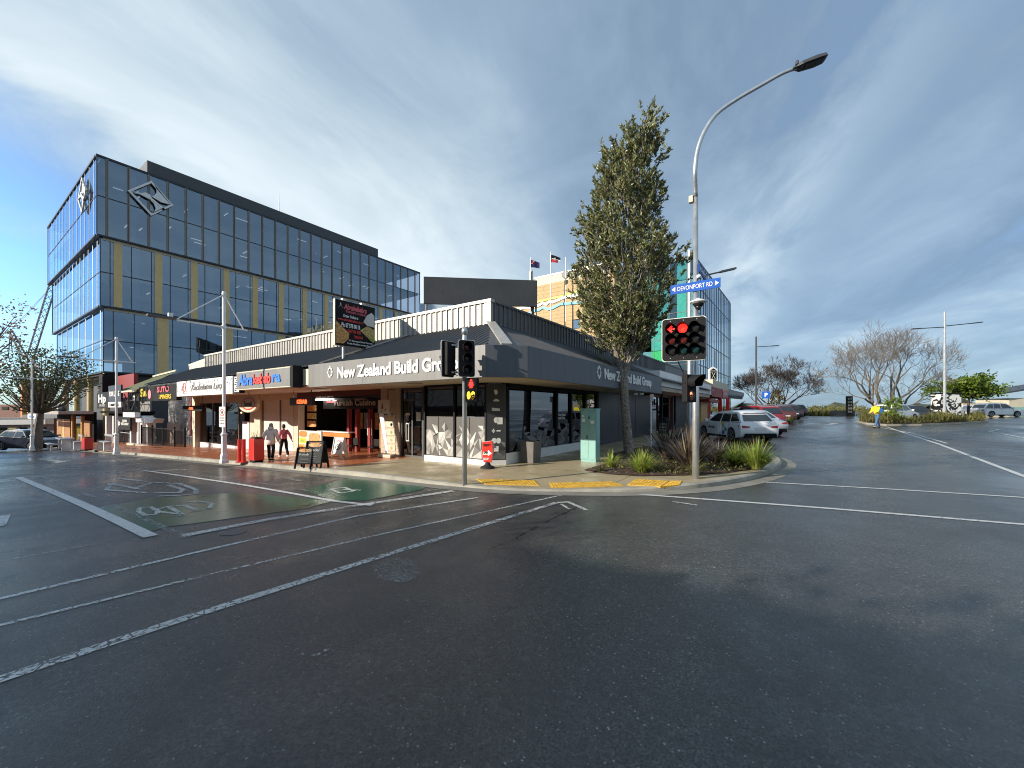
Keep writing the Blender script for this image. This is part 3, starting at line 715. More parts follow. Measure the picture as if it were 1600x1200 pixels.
def facets(orig, u, n_, W, H, seed, mt, dens=.17):
    r_ = random.Random(seed); orig, u, n_ = Vector(orig), Vector(u), Vector(n_); m = MB(); nx = max(2, int(W/dens)); nz = 4
    pt = {}
    for i in range(nx+1):
        for j in range(nz+1):
            ux = min(W, max(0, (i+(r_.uniform(-.42, .42) if 0 < i < nx else 0)+.5*(j % 2)*(0 < i < nx))*W/nx)); zz = 0 if j == 0 else (j+r_.uniform(-.45, .45))*H/nz
            pt[i, j] = orig+u*ux+Vector((0, 0, max(0, zz)))+n_*.004
    for i in range(nx):
        for j in range(nz):
            if j >= 2 and r_.random() < (.30 if j == 2 else .72): continue
            a, b, c_, d_ = pt[i, j], pt[i+1, j], pt[i+1, j+1], pt[i, j+1]
            for tr in (((a, b, c_), (a, c_, d_)) if r_.random() < .5 else ((a, b, d_), (b, c_, d_))):
                if r_.random() < .9: m.poly(list(tr))
    return m.build('geometric_film', M_[mt], cb)
facets((-9.92, WY+.04, .2), (1, 0, 0), (0, -1, 0), 1.25, .98, 1, 'facet'); facets((-8.6, WY+.04, .2), (1, 0, 0), (0, -1, 0), 1.2, .98, 2, 'facet')
# chamfer panel with product icons
CH = Vector((-7.36, WY, 0)); CU = (Vector((WX, 9.71, 0))-CH).normalized(); CN = Vector((CU.y, -CU.x, 0)); CL = (Vector((WX, 9.71, 0))-CH).length
m = MB(); m.prism([CH+Vector((0, 0, .17)), CH+CU*CL+Vector((0, 0, .17)), CH+CU*CL-CN*.1+Vector((0, 0, .17)), CH-CN*.1+Vector((0, 0, .17))], (0, 0, 2.24)); part(m, 'corner_panel', 'charcoal')
m = MB(); q = lambda a, z: CH+CU*a+Vector((0, 0, z))+CN*.006
for zc, kind in ((2.15, 0), (1.92, 1), (1.66, 2), (1.34, 3), (1.03, 4), (.74, 5)):
    if kind == 0: m.poly([q(.22, zc+.08), q(.32, zc+.08), q(.34, zc-.02), q(.28, zc-.08), q(.24, zc-.02)])
    elif kind == 1: m.poly([q(.2, zc), q(.28, zc+.05), q(.38, zc+.01), q(.38, zc-.03), q(.22, zc-.03)])
    elif kind == 2: m.poly([q(.16, zc-.05), q(.4, zc-.05), q(.4, zc+.02), q(.16, zc+.05)])
    elif kind == 4: m.poly([q(.16, zc-.02), q(.26, zc-.02), q(.26, zc+.02), q(.16, zc+.02)]); m.poly([q(.19, zc-.06), q(.23, zc-.06), q(.23, zc+.06), q(.19, zc+.06)]); m.poly([q(.3, zc-.02), q(.42, zc-.02), q(.42, zc+.02), q(.3, zc+.02)])
    else:
        for cx in ((.29,) if kind == 3 else (.23, .36)):
            m.poly([q(cx+.075*math.cos(a*.6283), zc+.085*math.sin(a*.6283)) for a in range(10)])
m.poly([q(.32, 1.22), q(.48, 1.22), q(.48, 1.42), q(.32, 1.42)]); m.poly([q(.22, .42), q(.36, .42), q(.36, .58), q(.22, .58)])
part(m, 'panel_icons', 'white_sign')
facets(CH+CU*.02+Vector((0, 0, .2))+CN*.002, CU, CN, CL-.04, .5, 9, 'facet_dark')
# side wall windows
wy = [(9.95, 12.85), (12.97, 14.0), (14.16, 15.3), (15.42, 16.5)]
for i, (a, b) in enumerate(wy):
    m = MB(); m.box(WX-.1, a, .38, WX-.09, b, 2.3); part(m, 'window', 'tint_glass')
    facets((WX-.088, a+.03, .39), (0, 1, 0), (1, 0, 0), b-a-.06, .78, 20+i, 'facet_dark', .24)
m = MB()
for y in (9.72, 12.85, 14.0, 15.3, 16.5): m.box(WX-.14, y, .36, WX-.02, y+(.2 if y < 10 else .13), 2.34)
m.box(WX-.14, 9.92, 2.30, WX-.03, 16.5, 2.43); m.box(WX-.3, 9.9, .3, WX-.25, 16.6, 2.44); part(m, 'window_frame', 'black')
text('New Zealand', M_['white_sign'], cb, (WX-.085, 13.1, 1.42), (0, 1, 0), (0, 0, 1), .09, .02, .55); text('Build Group', M_['white_sign'], cb, (WX-.085, 13.1, 1.30), (0, 1, 0), (0, 0, 1), .09, .02, .52)
m = MB(); m.box(WX-.2, 16.63, -.1, WX, 24.4, 2.44)
for y in (19.0, 21.6): m.box(WX, y, 0, WX+.01, y+.03, 2.43)
part(m, 'charcoal_wall', 'charcoal_panel')
m = MB(); m.box(WX-.4, 24.4, 2.5, WX, 36, 3.2); m.box(WX-.3, 30, 0, WX-.05, 36, 2.5); part(m, 'shop_wall', 'charcoal')
m = MB(); m.box(WX-.06, 24.6, .3, WX-.04, 26.4, 2.4); part(m, 'shop_window', 'pale_glass')
m = MB(); m.box(WX-4, 26.5, .2, WX-3.9, 30, 2.5); part(m, 'shop_interior', 'black')
m = MB(); m.box(WX-.05, 24.9, .5, WX-.03, 25.7, 1.6); part(m, 'window_poster', 'frosted')
# corner-office letters and octagon marks
def octmark(o, u, n_, s_, parent, m_):
    o, u, n_ = Vector(o), Vector(u), Vector(n_); m = MB()
    for k in range(8):
        if k % 2 == 0: ra, rb, a0, a1 = .62, 1.0, -.30, .30
        else: ra, rb, a0, a1 = .60, .92, -.36, .36
        a = k*math.pi/4; L = [(ra, a+a0), (rb, a+a0*.75), (rb, a+a1*.75), (ra, a+a1)]
        m.prism([o+u*s_*.86*r_*math.cos(b)+Vector((0, 0, s_*1.12*r_*math.sin(b))) for r_, b in L], n_*.02)
    return m.build('company_mark', M_[m_], parent)
sg = thing('fascia_lettering', 'raised white company name on the sunlit tan fascia over the kebab shop side', 'sign', (-9, FY-.01, 2.75))
octmark((-12.05, FY-.012, 2.83), (1, 0, 0), (0, -1, 0), .17, sg, 'white_sign')
text('New Zealand Build Group', M_['white_sign'], sg, (-11.65, FY-.012, 2.63), (1, 0, 0), (0, 0, 1), .33, .045, 5.05, .012, name='company_name')
sg = thing('fascia_lettering', 'raised white company name on the shaded blue grey side fascia behind the tree trunk', 'sign', (FX, 15, 2.75))
octmark((FX+.002, 12.2, 2.84), (0, 1, 0), (1, 0, 0), .19, sg, 'white_sign')
text('New Zealand Build Group', M_['white_sign'], sg, (FX+.002, 12.65, 2.66), (0, 1, 0), (0, 0, 1), .33, .045, 5.3, .012, name='company_name')
# --- front door recess, pillars, shops on Y=10
BY = 10.0
def z_(x): return fp(x, BY)
dz = z_(-11.3)
m = MB(); m.box(-11.9, BY, dz, -10.75, BY+.06, dz+.06); m.box(-11.9, BY, dz+2.02, -10.75, BY+.06, dz+2.10); m.box(-11.92, BY-.02, dz, -11.84, BY+.06, 2.44); m.box(-10.8, BY-.02, dz, -10.72, BY+.06, 2.44); m.box(-11.36, BY, dz+.06, -11.29, BY+.05, dz+2.02); m.box(-11.84, BY, 2.34, -10.8, BY+.05, 2.44)
part(m, 'door_frame', 'dark_metal')
for a, b in ((-11.84, -11.36), (-11.29, -10.8)):
    m = MB(); m.box(a, BY+.02, dz+.06, b, BY+.03, dz+2.02); dd = part(m, 'glass_door', 'tint_glass')
    if a < -11.5:
        m = MB(); m.tube([(b-.08, BY-.01, dz+.55), (b-.08, BY-.05, dz+.58), (b-.08, BY-.05, dz+1.2), (b-.08, BY-.01, dz+1.23)], .016, 6); m.tube([(b-.22, BY-.01, dz+.55), (b-.22, BY-.05, dz+.58), (b-.22, BY-.05, dz+1.2), (b-.22, BY-.01, dz+1.23)], .016, 6); m.bar((b-.22, BY-.05, dz+1.2), (b-.08, BY-.05, dz+1.2), .03); m.bar((b-.22, BY-.05, dz+.58), (b-.08, BY-.05, dz+.58), .03); m.build('door_handle', M_['white_paint'], dd)
m = MB(); m.box(-11.84, BY+.02, dz+2.10, -10.8, BY+.03, 2.34); part(m, 'transom_window', 'tint_glass')
m = MB(); m.box(-11.7, BY+.012, dz+1.5, -11.45, BY+.018, dz+1.58); m.box(-11.12, BY+.012, dz+1.32, -10.9, BY+.018, dz+1.62); part(m, 'door_notice', 'frosted')
m = MB(); m.box(-10.72, BY-.02, bz, -9.95, BY+.1, 2.44); m.box(-10.05, WY+.1, bz, -9.95, BY, 2.44); part(m, 'recess_wall', 'charcoal')
m = MB(); m.box(-13.0, BY-.08, -.6, -11.92, BY+.3, 2.44); part(m, 'tiled_pillar', 'tile_cream')
m = MB(); m.box(-24.0, BY-.1, -1, -22.85, BY+.3, 2.44); m.box(-19.6, BY-.02, -1, -19.2, BY+.3, 2.44); m.box(-31.85, BY-.25, -1.2, -31.35, BY+.3, 2.44); m.box(-24, BY-.04, 2.12, -19.3, BY+.2, 2.44); m.box(-31.4, BY-.04, 2.05, -24, BY+.2, 2.44); part(m, 'pillar', 'cream')
m = MB(); m.box(-22.84, BY-.02, -.9, -19.6, BY+.2, -.25); m.box(-31.35, BY-.02, -1.2, -25.6, BY+.2, -.42); part(m, 'shop_plinth', 'white_paint')
m = MB(); m.box(-22.84, BY+.05, -.25, -19.6, BY+.06, 2.12); part(m, 'shop_window', 'frosted')
for x in (-22.84, -21.0, -19.66): m = MB(); m.box(x, BY, -.25, x+.06, BY+.048, 2.12); part(m, 'window_mullion', 'bronze')
# asian food shop at the left end: window, yellow sill, interior
m = MB(); m.box(-31.3, BY+.06, -.42, -25.7, BY+.07, 2.05); part(m, 'shop_window', 'shop_glass')
m = MB(); m.box(-31.3, BY+.1, -.42, -25.75, BY+.14, .12); part(m, 'window_sill', 'yellow_bright')
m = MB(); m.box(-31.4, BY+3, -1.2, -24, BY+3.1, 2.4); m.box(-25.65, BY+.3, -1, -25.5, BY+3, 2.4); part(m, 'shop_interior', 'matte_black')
for x in (-31.35, -29.4, -27.5, -25.72): m = MB(); m.box(x, BY+.02, -.42, x+.06, BY+.1, 2.05); part(m, 'window_mullion', 'bronze')
for i, x in enumerate((-30.6, -29.0, -27.9, -26.6)):
    m = MB(); m.box(x, BY+1.3+.2*i, -.4, x+.9, BY+1.5+.2*i, (1.2, 1.5, .5, 1.0)[i]); part(m, 'display_stand', ('timber', 'red_dark', 'orange', 'white_paint')[i])
m = MB()
for i in range(9): m.ball((-30.9+.62*i, BY+.5, 1.42+.05*math.sin(i*2)), .05, 8, 6)
part(m, 'string_light', 'lamp_warm')
m = MB(); m.box(-25.5, BY+.5, -.9, -24.05, BY+.55, 2.05); part(m, 'shop_door', 'tint_glass')
m = MB(); m.box(-24.9, BY-.1, -.62, -24.1, BY-.04, 1.0); part(m, 'wall_panel', 'white_paint')
# kebab shop: open front, dark interior, red posts, counter
KX0, KX1 = -19.2, -13.0
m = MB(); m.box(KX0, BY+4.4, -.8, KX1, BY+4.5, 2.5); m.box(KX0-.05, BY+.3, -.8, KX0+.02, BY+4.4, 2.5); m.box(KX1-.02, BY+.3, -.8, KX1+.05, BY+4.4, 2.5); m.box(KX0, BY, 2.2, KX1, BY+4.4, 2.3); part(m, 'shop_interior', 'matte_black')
m = MB(); m.box(KX0, BY+.02, -.75, KX1, BY+4.4, -.24); part(m, 'shop_floor', 'maroon')
m = MB(); m.box(KX0, BY-.06, 2.22, KX1, BY+.02, 2.44); part(m, 'shop_header', 'maroon')
m = MB(); m.box(KX0+1.6, BY+.3, 1.68, KX1-.1, BY+.36, 2.15); part(m, 'menu_header', 'black')
for x in (-16.4, -15.8, -14.9):
    m = MB(); m.box(x, BY+.7, -.25, x+.16, BY+.86, 1.7); part(m, 'shop_post', 'red_dark')
m = MB(); m.box(-13.25, BY+.05, -.45, -13.05, BY+.2, 1.2); part(m, 'shop_post', 'timber')
m = MB(); m.box(-14.8, BY+1.3, -.25, KX1-.05, BY+1.5, .95); part(m, 'counter_front', 'cream_tile')
m = MB(); m.box(-14.85, BY+1.2, .95, KX1-.03, BY+2.2, 1.02); part(m, 'counter_top', 'maroon')
m = MB(); m.box(-18.4, BY+.5, .42, -15.9, BY+.56, .62); m.box(-18.4, BY+.5, .10, -18.3, BY+.56, .42); part(m, 'serving_ledge', 'orange')
m = MB(); m.box(-18.4, BY+.45, .62, -15.9, BY+.8, .66); part(m, 'ledge_top', 'white_paint')
for i, (x, z) in enumerate([(-18.9, 1.72), (-18.9, 1.36), (-18.9, 1.0)]):
    m = MB(); m.box(x, BY+.25, z-.15, x+.75, BY+.28, z+.13); part(m, 'menu_picture', ('food_a', 'food_b', 'food_a')[i])
for i in range(6):
    m = MB(); x = -17.7+i*.42; m.box(x, BY+2.2, .7, x+.3, BY+2.25, 1.5); part(m, 'menu_board', ('timber', 'grey_board', 'maroon', 'timber', 'frosted', 'grey_board')[i])
m = MB(); m.box(-15.0, BY+.75, .55, -14.7, BY+.77, 1.25); m.box(-14.95, BY+.74, .1, -14.72, BY+.76, .5); part(m, 'wall_notice', 'frosted')
m = MB(); m.box(-14.5, BY+3, .98, -13.3, BY+3.05, 1.12); m.box(-14.4, BY+2.9, 1.3, -13.4, BY+2.95, 1.34)
for x in (-13.9, -13.6, -13.45): m.box(x, BY+2.7, 1.0, x+.06, BY+2.8, 1.6)
part(m, 'back_shelf', 'white_paint')
m = MB(); m.box(-18.0, BY+.1, 2.08, -16.6, BY+.2, 2.13); part(m, 'strip_light', 'lamp_shop')
m = MB()
for x in (-15.9, -14.8, -13.9): m.ball((x, BY+1.8, 2.1), .06, 8, 6)
part(m, 'ceiling_lamp', 'lamp_shop')
text('Turkish Cuisine', M_['text_grey'], cb, (onY(521, 633, BY+.28).x, BY+.28, onY(555, 633.5, BY+.28).z), (1, 0, 0), (0, 0, 1), .25, .02, onY(587, 633, BY+.28).x-onY(521, 633, BY+.28).x); text('THE HOME OF', M_['text_grey'], cb, (-15.2, BY+.28, 2.05), (1, 0, 0), (0, 0, 1), .08, .01, .8)
text('Abrakebabra', M_['pink_text'], cb, (-17.3, BY+.28, 1.96), (1, 0, 0), (0, 0, 1), .09, .01, .8)
# soffit downlights
m = MB()
for x, y in ((-9.3, 8.3), (-14.5, 8.4), (-6.0, 12), (-6.0, 15.5)): m.lathe([(.22, -.02), (.26, 0)], (x, y, 2.44), n=14)
part(m, 'soffit_vent', 'grey_board')
# product pictures stacked on the tiled pillar
for i in range(6):
    m = MB(); z = 1.5-.29*i; m.box(-12.7, BY-.1, z-.23, -12.15, BY-.082, z); part(m, 'menu_tile', 'cream')
    m = MB(); m.lathe([(.06, -.004), (.06, 0)], (-12.35, BY-.101, z-.12), 'y', 10); part(m, 'menu_tile_picture', ('food_a', 'matte_black', 'food_c', 'food_b', 'food_a', 'maroon')[i])
# ================================================================ SIGNS ON THE SHOP ROW
def board(name, label, cat, x0, x1, z0, z1, y0, y1, face, body, group=None):
    s_ = thing(name, label, cat, ((x0+x1)/2, y0, z0), group=group)
    m = MB(); m.box(x0, y0+.012, z0, x1, y1, z1); m.build('sign_case', M_[body], s_)
    m = MB(); m.box(x0+.04, y0, z0+.04, x1-.04, y0+.011, z1-.04); m.build('sign_face', M_[face], s_); return s_
s_ = board('shop_sign', 'dark lightbox sign reading Abrakebabra in blue and red script letters', 'sign', -18.15, -13.95, 2.42, 3.12, FY-.30, FY+.0, 'grey_board', 'cream')
m = MB(); m.box(-13.945, FY-.31, 2.40, -13.78, FY+.0, 3.14); m.build('sign_end', M_['black'], s_)
fx = FY-.302
text('Abra', M_['blue_text'], s_, (-17.9, fx, 2.60), (1, 0, 0), (0, 0, 1), .40, .05, 1.2, .012, sheary=.1); text('kebab', M_['red_text'], s_, (-16.65, fx, 2.62), (1, 0, 0), (0, 0, 1), .34, .06, 1.35, .012); text('ra', M_['blue_text'], s_, (-15.2, fx, 2.64), (1, 0, 0), (0, 0, 1), .36, .05, .6, .012)
s_ = board('shop_sign', 'long white shop sign with red swirl and thin grey script letters', 'sign', -25.2, -18.75, 2.30, 3.02, FY-.22, FY+.02, 'white_sign', 'post_white')
fx = FY-.222
text('Kachelatea Lucia', M_['grey_board'], s_, (-23.2, fx, 2.55), (1, 0, 0), (0, 0, 1), .26, .02, 3.7, .008, sheary=.35)
m = MB()
for r_, a0, a1 in ((.26, 0, 5.4), (.16, 2, 7.5)):
    m.tube([(-24.1+r_*math.cos(a0+(a1-a0)*i/14)*.9, fx, 2.66+r_*math.sin(a0+(a1-a0)*i/14)) for i in range(15)], .018, 5)
m.build('swirl', M_['red'], s_)
m = MB(); r4 = random.Random(5)
for i in range(44):
    x = -25.1+r4.uniform(0, 1)*6.2; z = 2.38+r4.random()*.55; m.bar((x, fx, z), (x+r4.uniform(-.08, .1), fx, z+r4.uniform(.04, .12)), .022, .01)
m.build('leaf_pattern', M_['grey_wall'], s_)
s_ = board('shop_sign', 'narrow black and white upright sign panel squeezed between two long shop signs', 'sign', -18.7, -18.2, 2.32, 3.02, FY-.18, FY+.02, 'white_sign', 'black')
m = MB()
for i in range(7): m.box(-18.62+.07*(i % 3), FY-.186, 2.4+.08*i, -18.45+.07*(i % 3), FY-.179, 2.44+.08*i)
m.build('lettering', M_['black'], s_)
s_ = board('shop_sign', 'black shop sign with yellow and pink lettering at the far end of the canopy', 'sign', -31.6, -25.3, 2.12, 2.95, FY-.2, FY+.02, 'black', 'black')
fx = FY-.202
text('SPINERS', M_['yellow_bright'], s_, (-27.9, fx, 2.22), (1, 0, 0), (0, 0, 1), .22, .03, 1.9, .008); text('SUTO', M_['pink_text'], s_, (-28.2, fx, 2.58), (1, 0, 0), (0, 0, 1), .28, .05, 1.9, .008)
m = MB(); m.lathe([(.26, 0), (.26, -.02)], (-29.5, fx, 2.5), 'y', 14); m.build('pink_disc', M_['pink'], s_)
text('Sa', M_['yellow_bright'], s_, (-31.3, fx, 2.42), (1, 0, 0), (0, 0, 1), .40, .08, 1.3, .01)
# hanging signs under the canopy
def hanging(label, x0, x1, y, z0, z1, body, txt=None, tm=None, tw_=None):
    s_ = thing('hanging_sign', label, 'sign', ((x0+x1)/2, y, z0), group='signs hanging under the canopy')
    m = MB(); m.box(x0, y, z0, x1, y+.14, z1); m.build('sign_case', M_[body], s_)
    m = MB()
    for x in (x0+.15, x1-.15): m.tube([(x, y+.07, z1), (x, y+.07, 2.45)], .012, 6)
    m.build('hanger', M_['dark_metal'], s_)
    if txt: text(txt, M_[tm], s_, (x0+(x1-x0)*.35, y-.004, z0+(z1-z0)*.22), (1, 0, 0), (0, 0, 1), (z1-z0)*.5, .03, tw_, .006)
    return s_
hanging('dark hanging sign with glowing red KEBABS lettering over the open shop front', -17.2, -15.5, 8.6, 1.82, 2.14, 'charcoal', 'KEBAB', 'lamp_led', .75)
hanging('long thin black hanging LED sign with red dots at the left end shop', -28.2, -25.4, 8.2, 1.58, 1.86, 'black', 'OPEN', 'lamp_led', .6)
s_ = thing('oval_sign', 'oval cream sign with red ring and script name hung under the canopy', 'sign', (-20.6, 8.4, 1.6), group='signs hanging under the canopy')
M90 = Matrix(((1, 0, 0), (0, 0, -1), (0, .52, 0)))
def oval(c, rx, rz, th, mt, n='oval_face'):
    m = MB(); m.prism([(c[0]+rx*math.cos(i*.2618), c[1], c[2]+rz*math.sin(i*.2618)) for i in range(24)], (0, th, 0)); return m.build(n, M_[mt], s_)
oval((-20.6, 8.4, 1.92), .95, .40, .12, 'cream'); oval((-20.55, 8.394, 1.92), .72, .29, .005, 'red', 'red_ring'); oval((-20.55, 8.388, 1.92), .62, .23, .005, 'cream', 'oval_face')
text('Seoul', M_['black'], s_, (-20.95, 8.386, 1.82), (1, 0, 0), (0, 0, 1), .22, .03, .8, .003)
m = MB(); m.tube([(-20.6, 8.46, 2.3), (-20.6, 8.46, 2.46)], .015, 6); m.build('hanger', M_['dark_metal'], s_)
s_ = thing('projecting_sign', 'small square cream cafe sign on a black bracket beside the tiled pillar', 'sign', (-13.0, 9.6, 1.6))
m = MB(); m.box(-12.68, 9.55, 1.52, -12.03, 9.60, 2.0); m.build('sign_face', M_['cream'], s_)
m = MB(); m.tube([(-12.13, 9.9, 2.38), (-12.13, 9.57, 2.38), (-12.13, 9.57, 2.0)], .014, 6); m.box(-12.73, 9.54, 1.44, -11.9, 9.62, 1.48); m.build('bracket', M_['black'], s_)
m = MB(); m.poly([(-12.48, 9.545, 1.68), (-12.36, 9.545, 1.68), (-12.39, 9.545, 1.80), (-12.42, 9.545, 1.92), (-12.46, 9.545, 1.8)]); m.poly([(-12.3, 9.545, 1.6), (-12.2, 9.545, 1.62), (-12.23, 9.545, 1.7)]); m.poly([(-12.5, 9.545, 1.57), (-12.42, 9.545, 1.57), (-12.46, 9.545, 1.64)]); m.build('sign_mark', M_['maroon'], s_)
# rooftop menu sign on the kebab shop fascia
s_ = thing('rooftop_menu_sign', 'tall rooftop menu sign with food pictures and phone number standing on posts', 'sign', (-12, 7.6, 3.15))
m = MB(); m.box(-12.13, 7.42, 3.72, -12.012, 8.92, 5.2); m.build('sign_case', M_['cream'], s_)
m = MB(); m.box(-12.011, 7.43, 3.73, -12.0, 8.91, 5.19); m.build('sign_face', M_['black'], s_)
m = MB(); m.tube([(-12.07, 7.75, 3.1), (-12.07, 7.75, 3.73)], .045, 8); m.tube([(-12.07, 8.6, 3.5), (-12.07, 8.6, 3.73)], .045, 8); m.box(-12.13, 7.7, 5.2, -12.03, 7.8, 5.27); m.box(-12.13, 8.4, 5.2, -12.03, 8.5, 5.27); m.build('sign_post', M_['galv'], s_)
sx_ = -11.998
def rt(txt, y, z, sz, wd, mt, b=.03, sh=0): text(txt, M_[mt], s_, (sx_, y, z), (0, 1, 0), (0, 0, 1), sz, b, wd, .002, sheary=sh)
rt('Abrakebabra', 7.72, 4.93, .17, .86, 'pink_text', .05, .2); rt('TURKISH CUISINE', 7.78, 4.82, .07, .76, 'pink_text'); rt('Order Online at', 7.7, 4.66, .09, .55, 'white_sign'); rt('www.abrakebabra.co.nz', 7.5, 4.54, .08, .95, 'red_text'); rt('Ph: 07 578 00 18', 7.64, 4.34, .13, .68, 'white_sign', .05); rt('EAT IN OR', 7.86, 4.18, .10, .5, 'red_text', .05); rt('TAKE AWAY', 8.08, 4.02, .09, .36, 'red_text', .05); rt('101 Devonport Road Tauranga', 7.9, 3.90, .055, .92, 'white_sign'); rt('Fresh Mediterranean Flavour', 7.85, 3.80, .055, .98, 'white_sign')
m = MB(); m.poly([(sx_, 7.45, 4.5), (sx_, 7.92, 4.15), (sx_, 7.9, 3.98), (sx_, 7.72, 3.8), (sx_, 7.45, 3.78)]); m.build('food_picture', M_['food_a'], s_)
m = MB(); m.poly([(sx_, 8.32, 4.32), (sx_, 8.6, 4.5), (sx_, 8.89, 4.42), (sx_, 8.89, 3.98), (sx_, 8.8, 3.98)]); m.build('food_picture', M_['food_b'], s_)
m = MB(); m.poly([(sx_, 8.45, 4.62), (sx_, 8.58, 4.86), (sx_, 8.78, 5.0), (sx_, 8.89, 4.9), (sx_, 8.89, 4.5), (sx_, 8.6, 4.52)]); m.build('food_picture', M_['frosted'], s_)
m = MB(); m.poly([(sx_+.001, 8.68, 4.1), (sx_+.001, 8.89, 4.16), (sx_+.001, 8.89, 3.98), (sx_+.001, 8.82, 3.98)]); m.build('food_picture', M_['food_c'], s_)
m = MB(); m.bar((sx_, 7.53, 4.93), (sx_, 7.61, 5.05), .03, .003); m.bar((sx_, 7.69, 4.93), (sx_, 7.61, 5.05), .03, .003); m.bar((sx_, 7.61, 5.0), (sx_, 7.61, 5.1), .03, .003); m.build('sign_mark', M_['frosted'], s_)

# ================================================================ BUILDINGS TO THE LEFT
bk = thing('block_wall_building', 'grey concrete block building with fenced forecourt between the shops and the bar', 'building', (-37, 11, -1.2))
m = MB(); m.box(-42.5, 11.4, -1.8, -31.9, 11.7, 3.0); m.build('block_wall', M_['block_grey'], bk)
m = MB(); m.box(-37.6, 11.36, -1.2, -37.3, 11.4, 3.0); m.build('pilaster', M_['red_dark'], bk)
m = MB(); m.box(-44.2, 10.0, -1.8, -43.5, 10.7, 1.15); m.box(-42.9, 10.1, -1.8, -42.5, 10.6, 1.0); m.prism([(-44.6, 9.8, .62), (-40.0, 9.8, .62), (-39.6, 9.8, .95), (-44.6, 9.8, .95)], (0, .6, 0)); m.build('porch', M_['post_white'], bk)
m = MB(); m.tube([(-42.3+1.1*(1-math.cos(a*.196)), 10.3, .55-1.2*(1-math.sin(a*.196+1.571 if 0 else math.pi/2-a*.196))) for a in range(9)], .05, 6); m.build('arch', M_['cream'], bk)
m = MB(); m.box(-42.4, 11.30, -1.5, -39.4, 11.39, .55); m.build('shutter', M_['far_roof'], bk)
m = MB(); m.box(-38.6, 11.30, -1.5, -33.0, 11.36, -.35); m.build('low_wall_panel', M_['grey_board'], bk)
m = MB(); m.box(-43.5, 9.05, -1.75, -31.9, 9.3, -.98); m.build('kerb_wall', M_['cream'], bk)
m = MB(); m.box(-36.5, 11.9, 3.0, -31, 12.1, 4.1); m.build('rear_parapet', M_['parapet'], bk)
fe = thing('railing', 'black metal pool style railing in front of the grey block wall', 'fence', (-37, 9.4, -.98))
m = MB(); m.bar((-41.2, 9.42, .32), (-31.95, 9.42, .32), .05); m.bar((-41.2, 9.42, -.86), (-31.95, 9.42, -.86), .05); x = -41.2
while x < -31.9: m.bar((x, 9.42, -.95), (x, 9.42, .32), .018); x += .125
m.build('railing_bars', M_['black'], fe)
for x in (-41.2, -38.6, -36.2, -33.9, -32.0):
    m = MB(); m.bar((x, 9.42, -.98), (x, 9.42, .5), .09); m.build('railing_post', M_['black'], fe)
hp = thing('bar_building', 'small dark bar with upper deck, green awning and black signs', 'building', (-48, 10.2, -1.5))
m = MB(); m.box(-57.5, 10.6, -2, -43.9, 10.8, 1.3); m.box(-57.5, 10.0, 1.3, -43.9, 10.9, 1.5); m.build('front_wall', M_['matte_black'], hp)
m = MB(); m.box(-47.0, 9.55, 1.02, -43.6, 9.9, 1.42); m.build('white_beam', M_['post_white'], hp)
for x in (-46.6, -44.6, -52.3, -54.9): m = MB(); m.box(x, 9.9, -2, x+.4, 10.3, 1.05); m.build('white_post', M_['post_white'], hp)
m = MB(); m.box(-51.5, 10.4, -1.7, -47.2, 10.46, -.5); m.build('low_glazing', M_['tint_glass'], hp)
m = MB()
for z in (-.45, -.12): m.bar((-51.5, 10.3, z), (-46.8, 10.3, z), .05)
m.build('hand_rail', M_['galv'], hp)
m = MB(); m.add([(-50.2, 9.6, 3.2), (-43.6, 9.6, 3.2), (-43.4, 12.2, 4.9), (-49.6, 12.2, 4.7)], [(0, 1, 2, 3)]); m.build('awning', M_['leaf_awn'] if 'leaf_awn' in M_ else mat('leaf_awn', (.10, .11, .05), .8), hp)
m = MB(); m.box(-50.2, 9.5, 3.1, -43.4, 9.62, 3.24); m.bar((-49.6, 12.2, 4.78), (-43.4, 12.2, 5.0), .14); m.build('awning_edge', M_['cream'], hp)
m = MB()
for x in (-50, -48, -46, -44): m.tube([(x, 9.7, 1.5), (x, 9.7, 3.2)], .05, 6)
for x in (-50, -47.8, -45.6): m.bar((x, 9.8, 1.6), (x+1.8, 9.8, 3.0), .05); m.bar((x+1.8, 9.8, 1.6), (x, 9.8, 3.0), .05)
m.bar((-50, 9.8, 2.4), (-44, 9.8, 2.4), .05); m.build('deck_railing', M_['dark_metal'], hp)
m = MB(); m.box(-50, 10.6, 1.5, -44, 10.7, 3.2); m.build('deck_back', M_['grey_wall'], hp)
m = MB(); m.box(-46.6, 10.1, 2.4, -45.9, 10.5, 2.95); m.build('air_conditioner', M_['white_paint'], hp)
m = MB(); m.box(-56.5, 10.9, 1.5, -50, 11.2, 5.0); m.build('red_upper_wall', M_['red_dark'], hp)
m = MB(); m.box(-57.8, 9.95, 2.6, -56.4, 11.5, 5.2); m.build('dark_upper_wall', M_['black'], hp)
def flat_sign(name, label, x0, x1, y, z0, z1, txts, body='black'):
    s_ = thing(name, label, 'sign', ((x0+x1)/2, y, z0)); m = MB(); m.box(x0, y, z0, x1, y+.12, z1); m.build('sign_panel', M_[body], s_)
    for tx, x, z, sz, wd, mt in txts: text(tx, M_[mt], s_, (x, y-.006, z), (1, 0, 0), (0, 0, 1), sz, .05, wd, .006)
    return s_
flat_sign('bar_sign', 'square black bar sign reading Hp beside the lease board', -56.6, -52.2, 9.6, 1.75, 3.3, [('Hp', -55.9, 2.35, .75, 2.9, 'white_sign'), ('BAR EATERY', -55.4, 1.95, .2, 2.2, 'text_grey')])
s_ = flat_sign('lease_sign', 'dark blue FOR LEASE board above the bar, behind a white mast', -51.6, -47.4, 9.5, 2.35, 3.8, [('FOR LEASE', -51.2, 2.85, .42, 3.4, 'white_sign')], 'navy')
